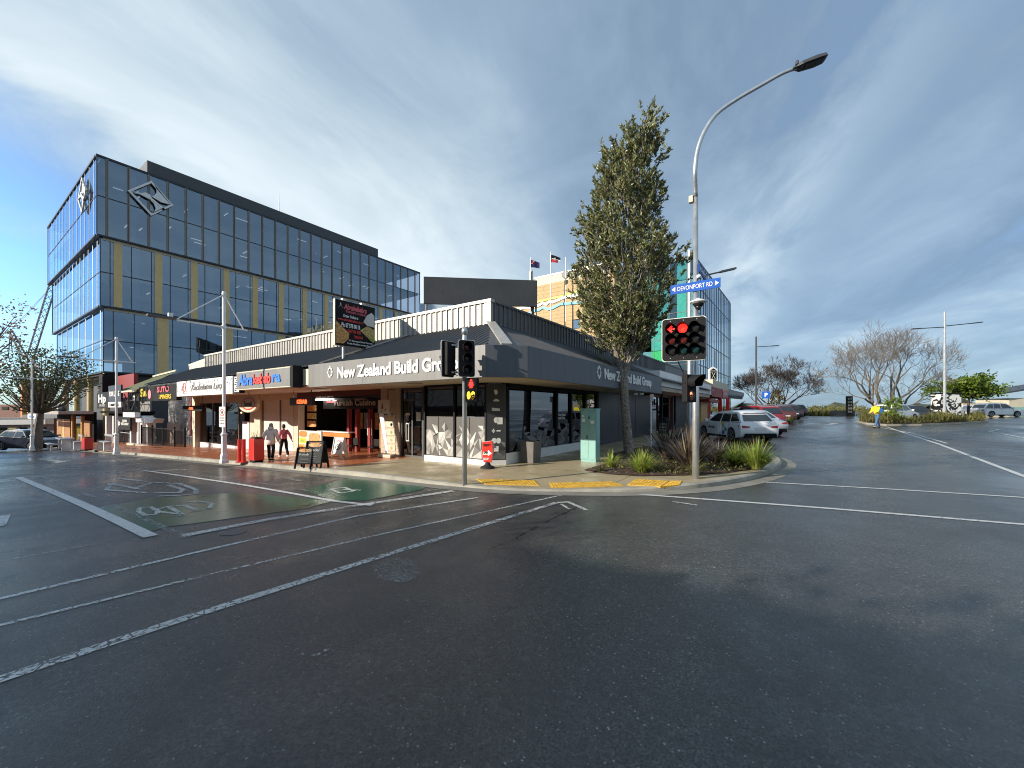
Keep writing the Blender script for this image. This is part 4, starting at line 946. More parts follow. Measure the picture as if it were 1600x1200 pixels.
m = MB(); m.box(-51.6, 9.49, 1.85, -47.4, 9.6, 2.33); m.build('white_strip', M_['white_sign'], s_); text('COMMERCIAL', M_['black'], s_, (-51.3, 9.485, 1.95), (1, 0, 0), (0, 0, 1), .24, .03, 3.4, .004)
flat_sign('bar_sign', 'long black bar fascia sign reading Hp over the dark open front', -49.2, -44.6, 9.5, -.05, 1.0, [('Hp', -48.9, .35, .38, 1.4, 'white_sign'), ('GARDEN', -46.9, .62, .18, 1.4, 'white_sign'), ('RESTAURANT', -47.2, .35, .2, 2.2, 'white_sign')])
tb = thing('timber_cafe', 'low timber clad cafe with orange wood panels under a grey veranda', 'building', (-66, 9, -2))
m = MB(); m.box(-78, 9.6, -2.6, -57.8, 9.8, 1.4); m.build('front_wall', M_['matte_black'], tb)
for x0, x1, mt in ((-77, -73.6, 'timber'), (-73.4, -72.0, 'timber_light'), (-71.8, -68.6, 'timber'), (-61.4, -58.8, 'timber')):
    m = MB(); m.box(x0, 9.45, -2.4, x1, 9.59, .5); m.build('wood_panel', M_[mt], tb)
for x in (-66.8, -62.0):
    m = MB(); m.box(x, 9.3, -2.4, x+.4, 9.58, 1.0); m.build('door_post', M_['timber_light'], tb)
m = MB(); m.box(-66.3, 9.45, -2.2, -62.1, 9.55, .9); m.build('glass_front', M_['tint_glass'], tb)
m = MB(); m.box(-79, 7.2, 1.2, -57.9, 9.6, 1.5); m.build('veranda', M_['far_roof'], tb)
m = MB(); m.box(-77.5, 7.1, .55, -69.5, 7.2, 1.15); m.build('white_banner', M_['white_sign'], tb)
text('CAFE TAPROOM', M_['blue_text'], tb, (-76, 7.09, .7), (1, 0, 0), (0, 0, 1), .25, .02, 4, .006)
m = MB(); m.ball((-60.3, 7.6, 1.75), (1.3, .5, .45), 12, 8); m.build('veranda_light', M_['dark_metal'], tb)
# far street end
for i, (px0, px1, ytop, k, mt, lb) in enumerate(((-60, 34, 655, 110, 'far_roof', 'distant pale roofed shed at the far left end of the street'), (34, 110, 648, 120, 'grey_wall', 'distant grey block behind the street tree at the street end'), (-40, 40, 632, 170, 'brick_red', 'distant red roofed block on the left skyline'))):
    a = at(px0, ytop, k); b = at(px1, ytop, k); s_ = thing('distant_building', lb, 'building', (a.x, a.y, -4))
    m = MB(); m.prism([(a.x, a.y, -5), (b.x, b.y, -5), (b.x, b.y, a.z), (a.x, a.y, a.z)], (-8, 6, 0)); m.build('wall', M_[mt], s_)
    n_ = (b-a)
    for j in range(4):
        m = MB(); p = a+n_*(.1+.22*j); q_ = a+n_*(.22+.22*j); m.prism([(p.x+.1, p.y-.05, a.z-2.2), (q_.x+.1, q_.y-.05, a.z-2.2), (q_.x+.1, q_.y-.05, a.z-.9), (p.x+.1, p.y-.05, a.z-.9)], (.05, -.08, 0)); m.build('window', M_['black'], s_)
a, b = at(-90, 654, 52), at(84, 652, 54); s_ = thing('distant_building', 'low grey shop with white fascia behind the dark wagon at left', 'building', (a.x, a.y, -3))
m = MB(); m.prism([(a.x, a.y, -5), (b.x, b.y, -5), (b.x, b.y, a.z), (a.x, a.y, a.z)], (-6, 8, 0)); m.build('wall', M_['grey_wall'], s_)
n_ = b-a; q_ = Vector((.25, -.3, 0))
m = MB(); p = a+n_*.3; e_ = a+n_*.96; m.prism([p+Vector((0, 0, -.9))+q_, e_+Vector((0, 0, -.9))+q_, e_+Vector((0, 0, -.25))+q_, p+Vector((0, 0, -.25))+q_], (.1, -.1, 0)); m.build('fascia_band', M_['white_sign'], s_)
for j in range(7):
    p, e_ = a+n_*(.32+.09*j), a+n_*(.39+.09*j); m = MB(); m.prism([(p.x, p.y, -3.2), (e_.x, e_.y, -3.2), (e_.x, e_.y, a.z-1.2), (p.x, p.y, a.z-1.2)], (.06, -.07, 0)); m.build('window', M_[('black', 'grey_board', 'black', 'yellow_bright', 'black', 'frosted', 'black')[j]], s_)
# crane
ck = 135; s_ = thing('lattice_crane', 'dark lattice boom crane rising behind the street tree at far left', 'crane', tuple(at(50, 640, ck)))
def lattice(m, a, b, w_, n):
    a, b = Vector(a), Vector(b); dv = (b-a).normalized(); u = dv.cross(Vector((0, 1, 0))).normalized()*w_/2; v = dv.cross(u).normalized()*w_/2; L = (b-a)/n
    cs = [u+v, u-v, -u-v, -u+v]
    for c_ in cs: m.tube([a+c_, b+c_], .13, 4)
    for i in range(n):
        for j in range(4): m.tube([a+L*i+cs[j], a+L*(i+1)+cs[(j+1) % 4]], .07, 4)
p0, p1 = at(47, 560, ck), at(84, 440, ck)
m = MB(); lattice(m, p0, p1, 1.5, 12); m.build('boom', M_['dark_metal'], s_)
m = MB(); q0 = at(16, 517, ck); lattice(m, at(40, 560, ck), q0, .9, 8); m.tube([q0, at(13, 560, ck)], .14, 4); m.tube([q0, at(20, 560, ck)], .14, 4); m.build('back_mast', M_['dark_metal'], s_)
m = MB(); m.tube([q0, at(82, 446, ck)], .05, 4); m.tube([at(35, 500, ck), at(72, 458, ck)], .04, 4); m.build('pendant_cables', M_['dark_metal'], s_)
m = MB(); c_ = at(48, 575, ck); m.box(c_.x-2, c_.y-2, -5, c_.x+2, c_.y+2, c_.z-4); m.build('crane_base', M_['orange'], s_)

# ================================================================ BUILDINGS TO THE RIGHT
gb = thing('tan_civic_building', 'tan panelled building with lime white and blue wave bands and cream roof wall', 'building', (-28, 52, 0))
m = MB(); a = onY(802, 470, 52); b = onY(960, 430, 52); zt = onY(870, 440.5, 52).z
m.box(a.x, 52, 0, b.x, 66, zt); m.build('panel_wall', M_['tan_panel'], gb)
m = MB(); a2 = onY(838, 430, 53); m.box(a2.x, 52.6, zt-.4, b.x, 66, zt+1.35); m.build('cream_roof_wall', M_['cream'], gb)
m = MB(); m.box(a2.x-.1, 52.5, zt+1.35, b.x, 66.1, zt+1.5); m.build('roof_capping', M_['galv'], gb)
def wave(pts, th, mt, off):
    P = [onY(px, py, 52-off) for px, py in pts]; m = MB()
    for p, q_ in zip(P, P[1:]): m.prism([p, q_, q_+Vector((0, 0, th)), p+Vector((0, 0, th))], (0, off-.02, 0))
    m.build('wave_band', M_[mt], gb)
wave([(802, 489), (843, 472), (870, 466), (900, 458), (945, 446)], .25, 'lime', .10)
wave([(802, 486), (815, 483), (828, 482), (842, 479), (848, 475), (853, 478), (858, 473), (864, 474), (880, 467), (900, 463), (945, 452)], .38, 'white_sign', .12)
wave([(806, 497), (826, 491), (836, 487), (842, 486), (848, 482), (856, 485), (864, 483), (875, 477), (900, 475), (945, 470)], .36, 'sky_blue', .14)
w0 = onY(896, 514, 52); m = MB(); m.box(w0.x, 51.94, w0.z, w0.x+1.0, 51.98, w0.z+1.2); wn = m.build('window', M_['pale_glass'], gb)
m = MB(); m.box(w0.x-.12, 51.9, w0.z-.12, w0.x, 51.99, w0.z+1.3); m.box(w0.x, 51.9, w0.z+1.2, w0.x+1.0, 51.99, w0.z+1.3); m.build('window_frame', M_['black'], wn)
m = MB(); v0 = onY(884, 429, 52.6); m.lathe([(.55, 0), (.6, -.08), (.45, -.14)], (v0.x, 52.58, v0.z), 'y', 14); m.build('round_vent', M_['grey_board'], gb)
# flags
def flag(label, px, ytop, k, cloth, sx2, sag):
    p = at(px, 470, k); zt2 = at(px, ytop, k).z; s_ = thing('flagpole', label, 'flag', tuple(p), group='flags on the roof')
    m = MB(); m.tube([(p.x, p.y, p.z-3), (p.x, p.y, zt2)], [.10, .07], 8); m.build('pole', M_['white_paint'], s_)
    if not cloth: return
    U = Vector((cT, sT, 0)); H_ = 1.05; W_ = sx2; N = 8
    def band(z0f, z1f, u0, u1, mt, nm, off=0):
        m = MB(); n = 8; pts = []
        for j in range(n+1):
            u = u0+(u1-u0)*j/n; wv = .10*math.sin(u*6)*u; dr = -sag*u*u
            for zf in (z0f, z1f): q_ = Vector(p)+U*u*W_; m.v.append((q_.x+sT*wv+sT*off, q_.y-cT*wv-cT*off, zt2-.35-H_+H_*zf*(1-.25*u)+dr))
        m.f = [(2*j, 2*j+2, 2*j+3, 2*j+1) for j in range(n)]; return m.build(nm, M_[mt], s_)
    if cloth == 'nz':
        band(0, 1, 0, 1, 'flag_blue', 'flag_cloth'); band(.68, .76, 0, .45, 'red', 'flag_cross', .02); band(.5, 1, .2, .26, 'red', 'flag_cross', .02); band(.52, .6, .05, .2, 'white_sign', 'flag_cross', .015); band(.84, .92, .28, .42, 'white_sign', 'flag_cross', .015)
        for u, z in ((.72, .78), (.72, .3), (.62, .55), (.82, .6)): band(z, z+.09, u, u+.05, 'red', 'flag_star', .02)
    else:
        band(.55, 1, 0, 1, 'black', 'flag_cloth'); band(0, .44, 0, .75, 'red', 'flag_cloth'); band(.44, .55, 0, 1, 'white_sign', 'flag_band'); band(.3, .7, .38, .5, 'white_sign', 'flag_curl', .02)
flag('flagpole with dark blue starred flag just above the billboard corner', 829, 402, 56, 'nz', 1.25, .12)
flag('taller flagpole with black white and red flag over the tan building', 860.5, 394, 56, 'tino', 1.35, .15)
flag('thin bare white flagpole half hidden beside the tree crown', 884, 402, 58, None, 1, 0)
# billboard
bb = thing('billboard', 'large blank dark billboard seen from behind on steel legs', 'billboard', tuple(at(750, 640, 40)))
A_, B_ = at(662, 432, 40), at(839.5, 435.5, 41.2); hgt = 2.65
m = MB(); nb = Vector((-(B_-A_).y, (B_-A_).x, 0)).normalized()*.3
Bz = Vector((B_.x, B_.y, A_.z)); m.prism([A_-Vector((0, 0, hgt)), Bz-Vector((0, 0, hgt)), Bz, A_], nb); m.build('panel', M_['billboard'], bb)
m = MB()
for f_ in (.02, .32, .64, .97, .995):
    p = A_+(Bz-A_)*f_+nb*1.6; m.tube([(p.x, p.y, 0), (p.x, p.y, A_.z-.4)], .10, 6)
p = A_+(Bz-A_)*.955+nb*1.5; m.tube([(p.x, p.y, 0), (p.x, p.y, A_.z+1.1)], .12, 6); m.build('leg', M_['dark_metal'], bb)
m = MB(); p = A_+(Bz-A_)*.945+nb*1.3; m.box(p.x-.12, p.y-.1, A_.z-.1, p.x+.1, p.y+.1, A_.z+1.0); m.build('mast_box', M_['cream'], bb)
pale = thing('sky_gap_block', 'pale blue block added where sky shows below the billboard', 'building', tuple(at(690, 640, 50)))
m = MB(); a, b = at(655, 474, 55), at(742, 474, 55); m.prism([(a.x, a.y, 0), (b.x, b.y, 0), (b.x, b.y, a.z), (a.x, a.y, a.z)], (-3, 5, 0)); m.build('sky_gap_face', M_['far_blue'] if 'far_blue' in M_ else mat('far_blue', (.42, .52, .62), .6), pale)  # added block stands in for the strip of sky under the billboard
# teal glass building
tg = thing('teal_glass_building', 'four storey glass building with teal green panels on its front corner', 'office building', (-10.3, 56, 0))
c0 = Vector((-10.3, 56.1)); c1 = Vector((-9.55, 84.6)); ZT = 21.1; u1 = (c1-c0).normalized(); n1_ = Vector((u1.y, -u1.x))
m = MB(); m.add([(c0.x, c0.y, .3), (c1.x, c1.y, .3), (c1.x, c1.y, ZT), (c0.x, c0.y, ZT)], [(0, 1, 2, 3)]); m.build('glass_wall', M_['pale_glass'], tg)
L = (c1-c0).length; m = MB(); r5 = random.Random(2)
for k in range(6):
    z = 4.2+k*3.38; m.box(-10.35+.1, c0.y, z-.09, -10.35+.2, c0.y+.01, z)
    a3, b3 = c0+n1_*.0, c1+n1_*.0; m.bar((a3.x, a3.y, z), (b3.x, b3.y, z), .05, .14)
y = .4
while y < L:
    q_ = c0+u1*y; m.bar((q_.x, q_.y, .4), (q_.x, q_.y, ZT), .045 if r5.random() < .6 else .06, .08); y += r5.choice((1.0, 1.45, 1.9))
m.build('mullion_grid', M_['mullion'], tg)
if 'sky_panel' not in M_: mat('sky_panel', (.42, .50, .56), .3)
for k in range(5):
    for j in range(9):
        if r5.random() < .4: m = MB(); q_ = c0+u1*(1+j*3)+n1_*.012; e_ = q_+u1*r5.uniform(.5, 1.1); z = 4.4+k*3.38; m.prism([(q_.x, q_.y, z), (e_.x, e_.y, z), (e_.x, e_.y, z+2.9), (q_.x, q_.y, z+2.9)], (.01, 0, 0)); m.build('pale_panel', M_['sky_panel'], tg)
m = MB(); m.box(c0.x-9.6, c0.y, .3, c0.x-.1, c0.y+.1, ZT); m.build('teal_front', M_['teal_glass'], tg)
for (px0, px1, y0, y1, mt) in ((1058, 1076, 408, 436, 'teal_a'), (1058, 1076, 440, 455, 'teal_c'), (1058, 1078, 458, 497, 'teal_b'), (1078, 1086, 430, 500, 'teal_c'), (995, 1040, 500, 548, 'teal_b'), (955, 1000, 470, 520, 'teal_c'), (1000, 1045, 440, 500, 'teal_a'), (1018, 1041, 549, 566, 'teal_g'), (950, 1018, 530, 575, 'teal_c')):
    if mt not in M_: mat(mt, {'teal_a': (.02, .20, .22), 'teal_b': (.03, .30, .25), 'teal_c': (.08, .24, .28), 'teal_g': (.02, .38, .12)}[mt], .2, coat=.5)
    p, q_ = onY(px0, y0, 56.05), onY(px1, y1, 56.05); m = MB(); m.box(p.x, 55.98, q_.z, min(q_.x, c0.x-.12), 56.09, p.z); m.build('coloured_panel', M_[mt], tg)
m = MB()
for xx in (c0.x-.12, c0.x-1.1, c0.x-3.2, c0.x-5.2, c0.x-7.2): m.box(xx-.03, 55.94, .3, xx+.03, 55.97, ZT)
for k in range(6): m.box(c0.x-9.6, 55.945, 4.15+k*3.38, c0.x-.05, 55.965, 4.22+k*3.38)
m.build('front_mullions', M_['dark_metal'], tg)
m = MB(); m.prism([(c0.x-9.6, 56.1, ZT), (c0.x, 56.0, ZT), (c1.x, c1.y, ZT), (c1.x-9, c1.y, ZT)], (0, 0, .25)); m.build('roof', M_['dark_metal'], tg)
m = MB()
for k in range(6): m.prism([(c0.x-9, 56.5, 4+k*3.38), (c0.x-.3, 56.5, 4+k*3.38), (c1.x-.3, c1.y-.3, 4+k*3.38), (c1.x-9, c1.y-.3, 4+k*3.38)], (0, 0, .3))
m.box(c0.x-8, 60, .3, c0.x-5, 82, ZT-.5); m.build('floor_slab', M_['grey_wall'], tg)
# shops beyond the corner building on Devonport Rd
ws = thing('white_canopy_shop', 'charcoal shop with broad white canopy fascia past the corner office', 'building', (WX, 26, 0))
m = MB(); m.box(-6.7, 20.9, 2.85, -5.5, 36.4, 3.62); m.build('white_fascia', M_['white_paint'], ws)
m = MB(); m.box(-7.2, 20.6, 2.62, -5.6, 36.2, 2.84); m.build('soffit', M_['soffit'], ws)
m = MB(); m.box(-7.9, 20.2, 3.2, -7.55, 38, 5.0); m.build('upper_wall', M_['charcoal'], ws)
m = MB(); m.box(-6.9, 26.4, .25, -6.8, 26.6, 2.6); m.box(-6.9, 29.9, .25, -6.8, 30.1, 2.6); m.build('door_frame', M_['black'], ws)
m = MB(); m.box(-7.9, 27, 1.7, -7.85, 28.6, 2.0); m.build('red_neon_sign', M_['lamp_led'], ws)
rc = thing('red_cafe', 'small cafe with red angled posts, maroon fascia and cream roof', 'building', (-5.8, 42, .3))
m = MB(); m.box(-6.6, 36.8, 2.75, -5.5, 46.5, 3.55); m.build('maroon_fascia', M_['red_dark'], rc)
m = MB(); m.box(-5.5, 42.6, 2.8, -5.46, 46.4, 3.5); m.build('fascia_sign', M_['red'], rc); text('BAKERY', M_['frosted'], rc, (-5.45, 43.0, 2.98), (0, 1, 0), (0, 0, 1), .32, .03, 2.6, .004)
m = MB(); m.box(-6.9, 37.2, .3, -6.6, 47, 2.8); m.build('glass_front', M_['pale_glass'], rc)
m = MB(); m.box(-6.55, 37.2, .35, -6.4, 40.2, 2.9); m.build('warm_window', M_['timber_light'], rc)
m = MB(); m.box(-6.5, 36.9, 2.3, -5.7, 44, 2.55); m.build('red_beam', M_['red_dark'], rc)
for y, lean in ((43.0, -.5), (47.4, .9)):
    m = MB(); m.bar((-5.7, y, .4), (-5.7, y+lean, 2.8), .34, .34); m.build('red_post', M_['red'], rc)
m = MB(); m.box(-8.5, 38.5, 3.6, -5.7, 48.5, 4.25); m.build('cream_roof', M_['cream'], rc)
m = MB(); m.prism([(-7, 48.6, 3.0), (-4.6, 50.5, 2.75), (-4.6, 52.5, 3.2), (-7, 51.5, 3.9)], (0, 0, .35)); m.build('grey_canopy', M_['dark_metal'], rc)
hs = thing('house_shaped_sign', 'white house shaped sign with hourglass mark on twin posts above the cafe', 'sign', (-5.75, 40, 3.6))
o = at(1107, 596, 38); uu = Vector((cT, sT, 0)); wd = .84; hh = 1.15
def hp_(a, b, off=0): q_ = o+uu*a; return (q_.x+sT*off, q_.y-cT*off, o.z+b)
m = MB(); m.prism([hp_(0, 0), hp_(wd, 0), hp_(wd, hh), hp_(wd/2, hh+.25), hp_(0, hh)], (-.05, .08, 0)); m.build('sign_board', M_['white_sign'], hs)
m = MB(); m.prism([hp_(.18, .12, .02), hp_(wd-.1, .12, .02), hp_(wd-.1, hh-.1, .02), hp_(wd/2+.04, hh+.08, .02), hp_(.18, hh-.1, .02)], (-.005, .008, 0)); m.build('dark_panel', M_['black'], hs)
m = MB()
for a, b in (((.28, .2), (wd-.2, .9)), ((wd-.2, .2), (.28, .9)), ((.28, .2), (wd-.2, .2)), ((.28, .9), (wd-.2, .9)), ((.1, 1.0), (wd-.05, 1.0))): m.bar(hp_(*a, .03), hp_(*b, .03), .05, .02)
m.build('hourglass_mark', M_['frosted'], hs)
m = MB(); m.tube([hp_(.28, -.6, -.05), hp_(.28, .1, -.05)], .03, 6); m.tube([hp_(wd-.22, -.6, -.05), hp_(wd-.22, .1, -.05)], .03, 6); m.build('post', M_['dark_metal'], hs)
# right edge: low cream building with monopitch roof, far
rb = thing('cream_pavilion', 'low cream pavilion with upswept grey roof at the far right edge', 'building', tuple(at(1590, 655, 62)))
a, b = at(1577, 622, 62), at(1680, 622, 62)
m = MB(); m.prism([(a.x, a.y, 0), (b.x, b.y, 0), (b.x, b.y, a.z), (a.x, a.y, a.z)], (-2, 6, 0)); m.build('wall', M_['cream'], rb)
a, b = at(1566, 616, 61), at(1690, 596, 61); m = MB(); m.prism([a, b, b+Vector((0, 0, .4)), a+Vector((0, 0, .2))], (-2, 7, 0)); m.build('roof', M_['dark_metal'], rb)
a, b = at(1584, 636, 61.5), at(1600, 636, 61.5); m = MB(); m.prism([(a.x, a.y, .6), (b.x, b.y, .6), (b.x, b.y, a.z), (a.x, a.y, a.z)], (-.02, .1, 0)); m.build('green_door', M_['teal_cabinet'], rb)
lw = thing('cream_wall', 'long low cream wall behind the white car at far right', 'wall', tuple(at(1540, 650, 64)))
a, b = at(1505, 632, 66), at(1576, 632, 66); m = MB(); m.prism([(a.x, a.y, 0), (b.x, b.y, 0), (b.x, b.y, a.z), (a.x, a.y, a.z)], (-.1, .3, 0)); m.build('wall_face', M_['cream'], lw)
m = MB(); m.prism([(a.x, a.y, a.z), (b.x, b.y, a.z), (b.x, b.y, a.z+.18), (a.x, a.y, a.z+.18)], (-.2, .5, 0)); m.build('coping', M_['soffit'], lw)
# buildings across the street behind the camera: their shade falls over the road
for i, (x0, x1, zt, mt, lb) in enumerate(((9.2, 46, 7.3, 'tile_cream', 'unseen pale tiled offices added behind and right of the camera to extend the shade'), (-17, 9, 7.0, 'brick_red', 'two storey red brick shops across the street behind the camera'), (-37, -17.2, 6.7, 'cream', 'cream two storey shops across the street behind the camera'), (-80, -37.2, 5.9, 'grey_wall', 'long grey commercial block across the street behind the camera'))):  # unseen, heights set for shade on the road; rightmost added to extend it
    s_ = thing('opposite_shops', lb, 'building', ((x0+x1)/2, -13, g((x0+x1)/2, -13)))
    m = MB(); m.box(x0, -26, -4, x1, -13, zt); m.build('wall', M_[mt], s_)
    m = MB(); m.box(x0-.1, -26.1, zt, x1+.1, -12.85, zt+.15); m.build('coping', M_['concrete'], s_)
    m = MB(); m.box(x0, -12.98, 2.3+min(0, zt-7.3), x1, -10.4, 2.6+min(0, zt-7.3)); m.build('veranda', M_['charcoal'], s_)
    x = x0+1
    while x < x1-2:
        m = MB(); m.box(x, -12.99, zt-2.3, x+1.4, -12.93, zt-.9); w_ = m.build('window', M_['tint_glass'], s_); m = MB(); m.box(x-.08, -12.99, zt-2.42, x+1.48, -12.85, zt-2.31); m.build('sill', M_['concrete'], w_); x += 2.8
# ================================================================ LAMPS, SIGNALS, STREET FURNITURE
def frame(o, f):
    o = Vector(o); f = Vector(f).normalized(); up = Vector((0, 0, 1)); r_ = up.cross(f).normalized(); up = f.cross(r_)
    M = Matrix((r_, up, f)).transposed()
    return (lambda a, b, c=0.: o+M@Vector((a, b, c))), M
def rrect(P, w_, h, r_, c, n=5):
    out = []
    for cx, cy, a0 in ((w_-r_, h-r_, 0), (-w_+r_, h-r_, 90), (-w_+r_, -h+r_, 180), (w_-r_, -h+r_, 270)):
        for i in range(n): a = R(a0+90*i/(n-1)); out.append(P(cx+r_*math.cos(a), cy+r_*math.sin(a), c))
    return out
def visor(m, P, r_, L, c0, a0=-40, a1=220, n=14):
    for rr in (r_, r_*.94):
        b = len(m.v)
        for i in range(n+1):
            a = R(a0+(a1-a0)*i/n); cut = L*(.55+.45*max(0, math.sin(a)))
            m.v.append(tuple(P(rr*math.cos(a), rr*math.sin(a), c0))); m.v.append(tuple(P(rr*math.cos(a), rr*math.sin(a), c0+cut)))
        for i in range(n): m.f.append((b+2*i, b+2*i+2, b+2*i+3, b+2*i+1))
def aspect(th, P, M, cx, cy, lens, r_=.095, vis=.2, c0=.03):
    Q = lambda a, b, c=0.: P(cx+a, cy+b, c)
    m = MB(); m.lathe([(r_, c0-.005), (r_*.8, c0+.012), (r_*.3, c0+.02)], Q(0, 0, 0), M, 16); ln = m.build('lamp_lens', M_[lens], th)
    m = MB(); m.lathe([(r_*1.1, c0-.01), (r_*1.12, c0+.02), (r_*1.0, c0+.022)], Q(0, 0, 0), M, 18, False); visor(m, Q, r_*1.1, vis, c0); m.build('visor', M_['black'], th)
    return Q
# corner lamp standard
PL = G(1087, 748, fp); ux = Vector((cT, sT, 0))
lp = thing('street_lamp', 'tall galvanised lamp standard with swan neck arm at the planted corner', 'street lamp', tuple(PL))
m = MB(); m.tube([PL-Vector((0, 0, .1)), PL+Vector((0, 0, 2.5)), PL+Vector((0, 0, 2.52)), PL+Vector((0, 0, 6.3))], [.075, .072, .058, .050], 14)
zc = PL.z+6.3; pts = [PL+Vector((0, 0, 6.3))]
for px, py in ((1086, 268), (1090, 235), (1101, 205), (1120, 178), (1150, 156), (1195, 130), (1222, 115), (1245, 106)): pts.append(at(px, py, 8.9-(px-1086)*.0022))
def smooth_pts(P, n=5):
    out = []
    for i in range(len(P)-1):
        a, b, c, d_ = P[max(0, i-1)], P[i], P[i+1], P[min(len(P)-1, i+2)]
        for j in range(n):
            t_ = j/n; out.append(.5*((2*b)+(c-a)*t_+(2*a-5*b+4*c-d_)*t_*t_+(3*b-a-3*c+d_)*t_**3))
    return out+[P[-1]]
pts = smooth_pts([pts[0]-Vector((0, 0, .8))]+pts)[5:]
m.tube(pts, [.050-.016*i/(len(pts)-1) for i in range(len(pts))], 12); o = m.build('pole', M_['galv'], lp, smooth=True)
e0, e1 = at(1238, 108, 8.55), at(1291, 89, 8.4); dv = (e1-e0).normalized(); sd = dv.cross(Vector((0, 0, 1))).normalized(); upv = sd.cross(dv)
m = MB(); Lh = (e1-e0).length
prof = [(0, .05), (.12, .07), (.25, .12), (.7, .14), (.95, .12), (1.0, .08)]
for f_, w_ in prof:
    c_ = e0+dv*Lh*f_
    for a, b in ((-1, -.3), (1, -.3), (.75, .35), (-.75, .35)): m.v.append(tuple(c_+sd*w_*a+upv*w_*b))
for i in range(len(prof)-1):
    for k in range(4): q = (k+1) % 4; m.f.append((i*4+k, i*4+q, i*4+4+q, i*4+4+k))
m.f += [(3, 2, 1, 0), tuple(len(prof)*4-4+k for k in range(4))]; m.build('luminaire', M_['dark_metal'], lp, bevel=.008)
m = MB(); c_ = e0+dv*Lh*.62-upv*.045; m.obox(c_, (.17, .085, .004), Matrix((dv, sd, upv)).transposed()); m.build('lamp_glass', M_['lens_dark'], lp)
m = MB(); c_ = e0+dv*Lh*.16+upv*.06; m.lathe([(.035, 0), (.035, .06), (.02, .085)], c_, 'z', 10); m.build('photocell', M_['dark_metal'], lp)
m = MB(); q_ = PL+Vector((-.09, -.02, 6.42-.15)); m.obox(q_, (.045, .05, .075)); m.build('sensor_box', M_['cream'], lp, bevel=.01)
# street name signs
def name_sign(label, o, u, w_, h, body, txt, dirs):
    u = Vector(u); n_ = Vector((u.y, -u.x, 0)); s_ = thing('street_name_sign', label, 'sign', tuple(o)); o = Vector(o)
    m = MB(); m.prism([o, o+u*w_, o+u*w_+Vector((0, 0, h)), o+Vector((0, 0, h))], n_*-.02); m.build('sign_blade', M_[body], s_)
    m = MB(); zc = h/2
    for sgn, a in ((-1, .03), (1, w_-.03)):
        b = a-sgn*.075; m.prism([o+u*a+n_*.001+Vector((0, 0, zc)), o+u*b+n_*.001+Vector((0, 0, zc-.055)), o+u*b+n_*.001+Vector((0, 0, zc+.055))], n_*.004)
    m.build('arrow', M_['white_sign'], s_); text(txt, M_['white_sign'], s_, o+u*w_/2+n_*.001+Vector((0, 0, h*.27)), u, (0, 0, 1), h*.46, .0, w_*.70, .003, 'CENTER')
    return s_
za = at(1087, 445, 8.9).z
name_sign('blue street name sign reading DEVONPORT RD with white arrows', (PL.x-.52, PL.y-.085, za-.10), (1, 0, 0), 1.03, .21, 'blue_sign', 'DEVONPORT RD', 1)
name_sign('blue street name sign seen nearly edge on above the other one', (PL.x+.08, PL.y-.02, at(1090, 418, 8.9).z-.05), (0, 1, 0), .95, .20, 'blue_sign', 'ELIZABETH ST', 1)
# cctv dome
s_ = thing('security_camera', 'white dome security camera under the blue street sign', 'camera', (PL.x+.12, PL.y-.13, 4.0)); zc = at(1093, 472, 8.8).z
q_ = (PL.x+.08, PL.y-.14, zc); m = MB(); m.lathe([(.03, .12), (.05, .10), (.17, .055), (.175, .03), (.12, .0)], q_, 'z', 20); m.bar((PL.x, PL.y, zc+.1), q_+Vector((0, 0, .1)) if isinstance(q_, Vector) else Vector(q_)+Vector((0, 0, .1)), .05); m.build('housing', M_['white_paint'], s_)
m = MB(); m.lathe([(.11, .0), (.10, -.03), (.085, -.06)], q_, 'z', 18); m.build('collar', M_['black'], s_); m = MB(); m.ball(Vector(q_)+Vector((0, 0, -.08)), .065, 14, 10); m.build('dome', M_['lens_dark'], s_, smooth=True)
m = MB(); q2 = Vector((PL.x+.08, PL.y-.05, at(1092, 428, 8.8).z)); m.obox(q2, (.04, .06, .03)); m.lathe([(.03, -.1), (.02, .04)], q2, 'y', 10); s2 = m.build('small_camera', M_['white_paint']); tag(s2, 'tiny white box camera just above the street name sign', 'camera')
# nine-lamp signal board
NB = at(1068, 530, 8.62); P, M = frame(NB, (.10, -1, 0))
ts = thing('traffic_signal', 'large square black signal board of nine lamps with a lit red arrow and red disc', 'traffic light', tuple(NB))
m = MB(); a = rrect(P, .44, .46, .07, -.01); m.prism(a, P(0, 0, .012)-P(0, 0, 0)); m.build('white_border', M_['white_paint'], ts)
m = MB(); a = rrect(P, .425, .445, .06, .003); m.prism(a, P(0, 0, .02)-P(0, 0, 0)); m.build('target_board', M_['black'], ts)
m = MB(); m.obox(P(0, 0, -.09), (.30, .32, .08), M); m.bar(P(0, .2, -.1), Vector((PL.x, PL.y, P(0, .2).z)), .05); m.bar(P(0, -.2, -.1), Vector((PL.x, PL.y, P(0, -.2).z)), .05); m.build('housing', M_['black'], ts)
for j, row in enumerate((('lens_dark', 'lamp_red', 'lens_dark'), ('lens_red_off', 'lens_red_off', 'lens_dark'), ('lens_dark', 'lens_green_off', 'lens_green_off'))):
    for i, ln in enumerate(row):
        Q = aspect(ts, P, M, (i-1)*.232-.012, .225-.225*j, ln, .098, .17)
        if i == 0 and j == 0:
            m = MB(); z = .062
            m.poly([Q(-.075, 0, z), Q(.01, -.075, z), Q(.035, -.05, z), Q(-.02, 0, z), Q(.035, .05, z), Q(.01, .075, z)][::1]); m.poly([Q(.0, -.017, z), Q(.03, -.017, z), Q(.03, .017, z), Q(.0, .017, z)]); m.poly([Q(.045, -.017, z), Q(.075, -.017, z), Q(.075, .017, z), Q(.045, .017, z)])
            m.build('red_arrow', M_['lamp_red'], ts)
m = MB()
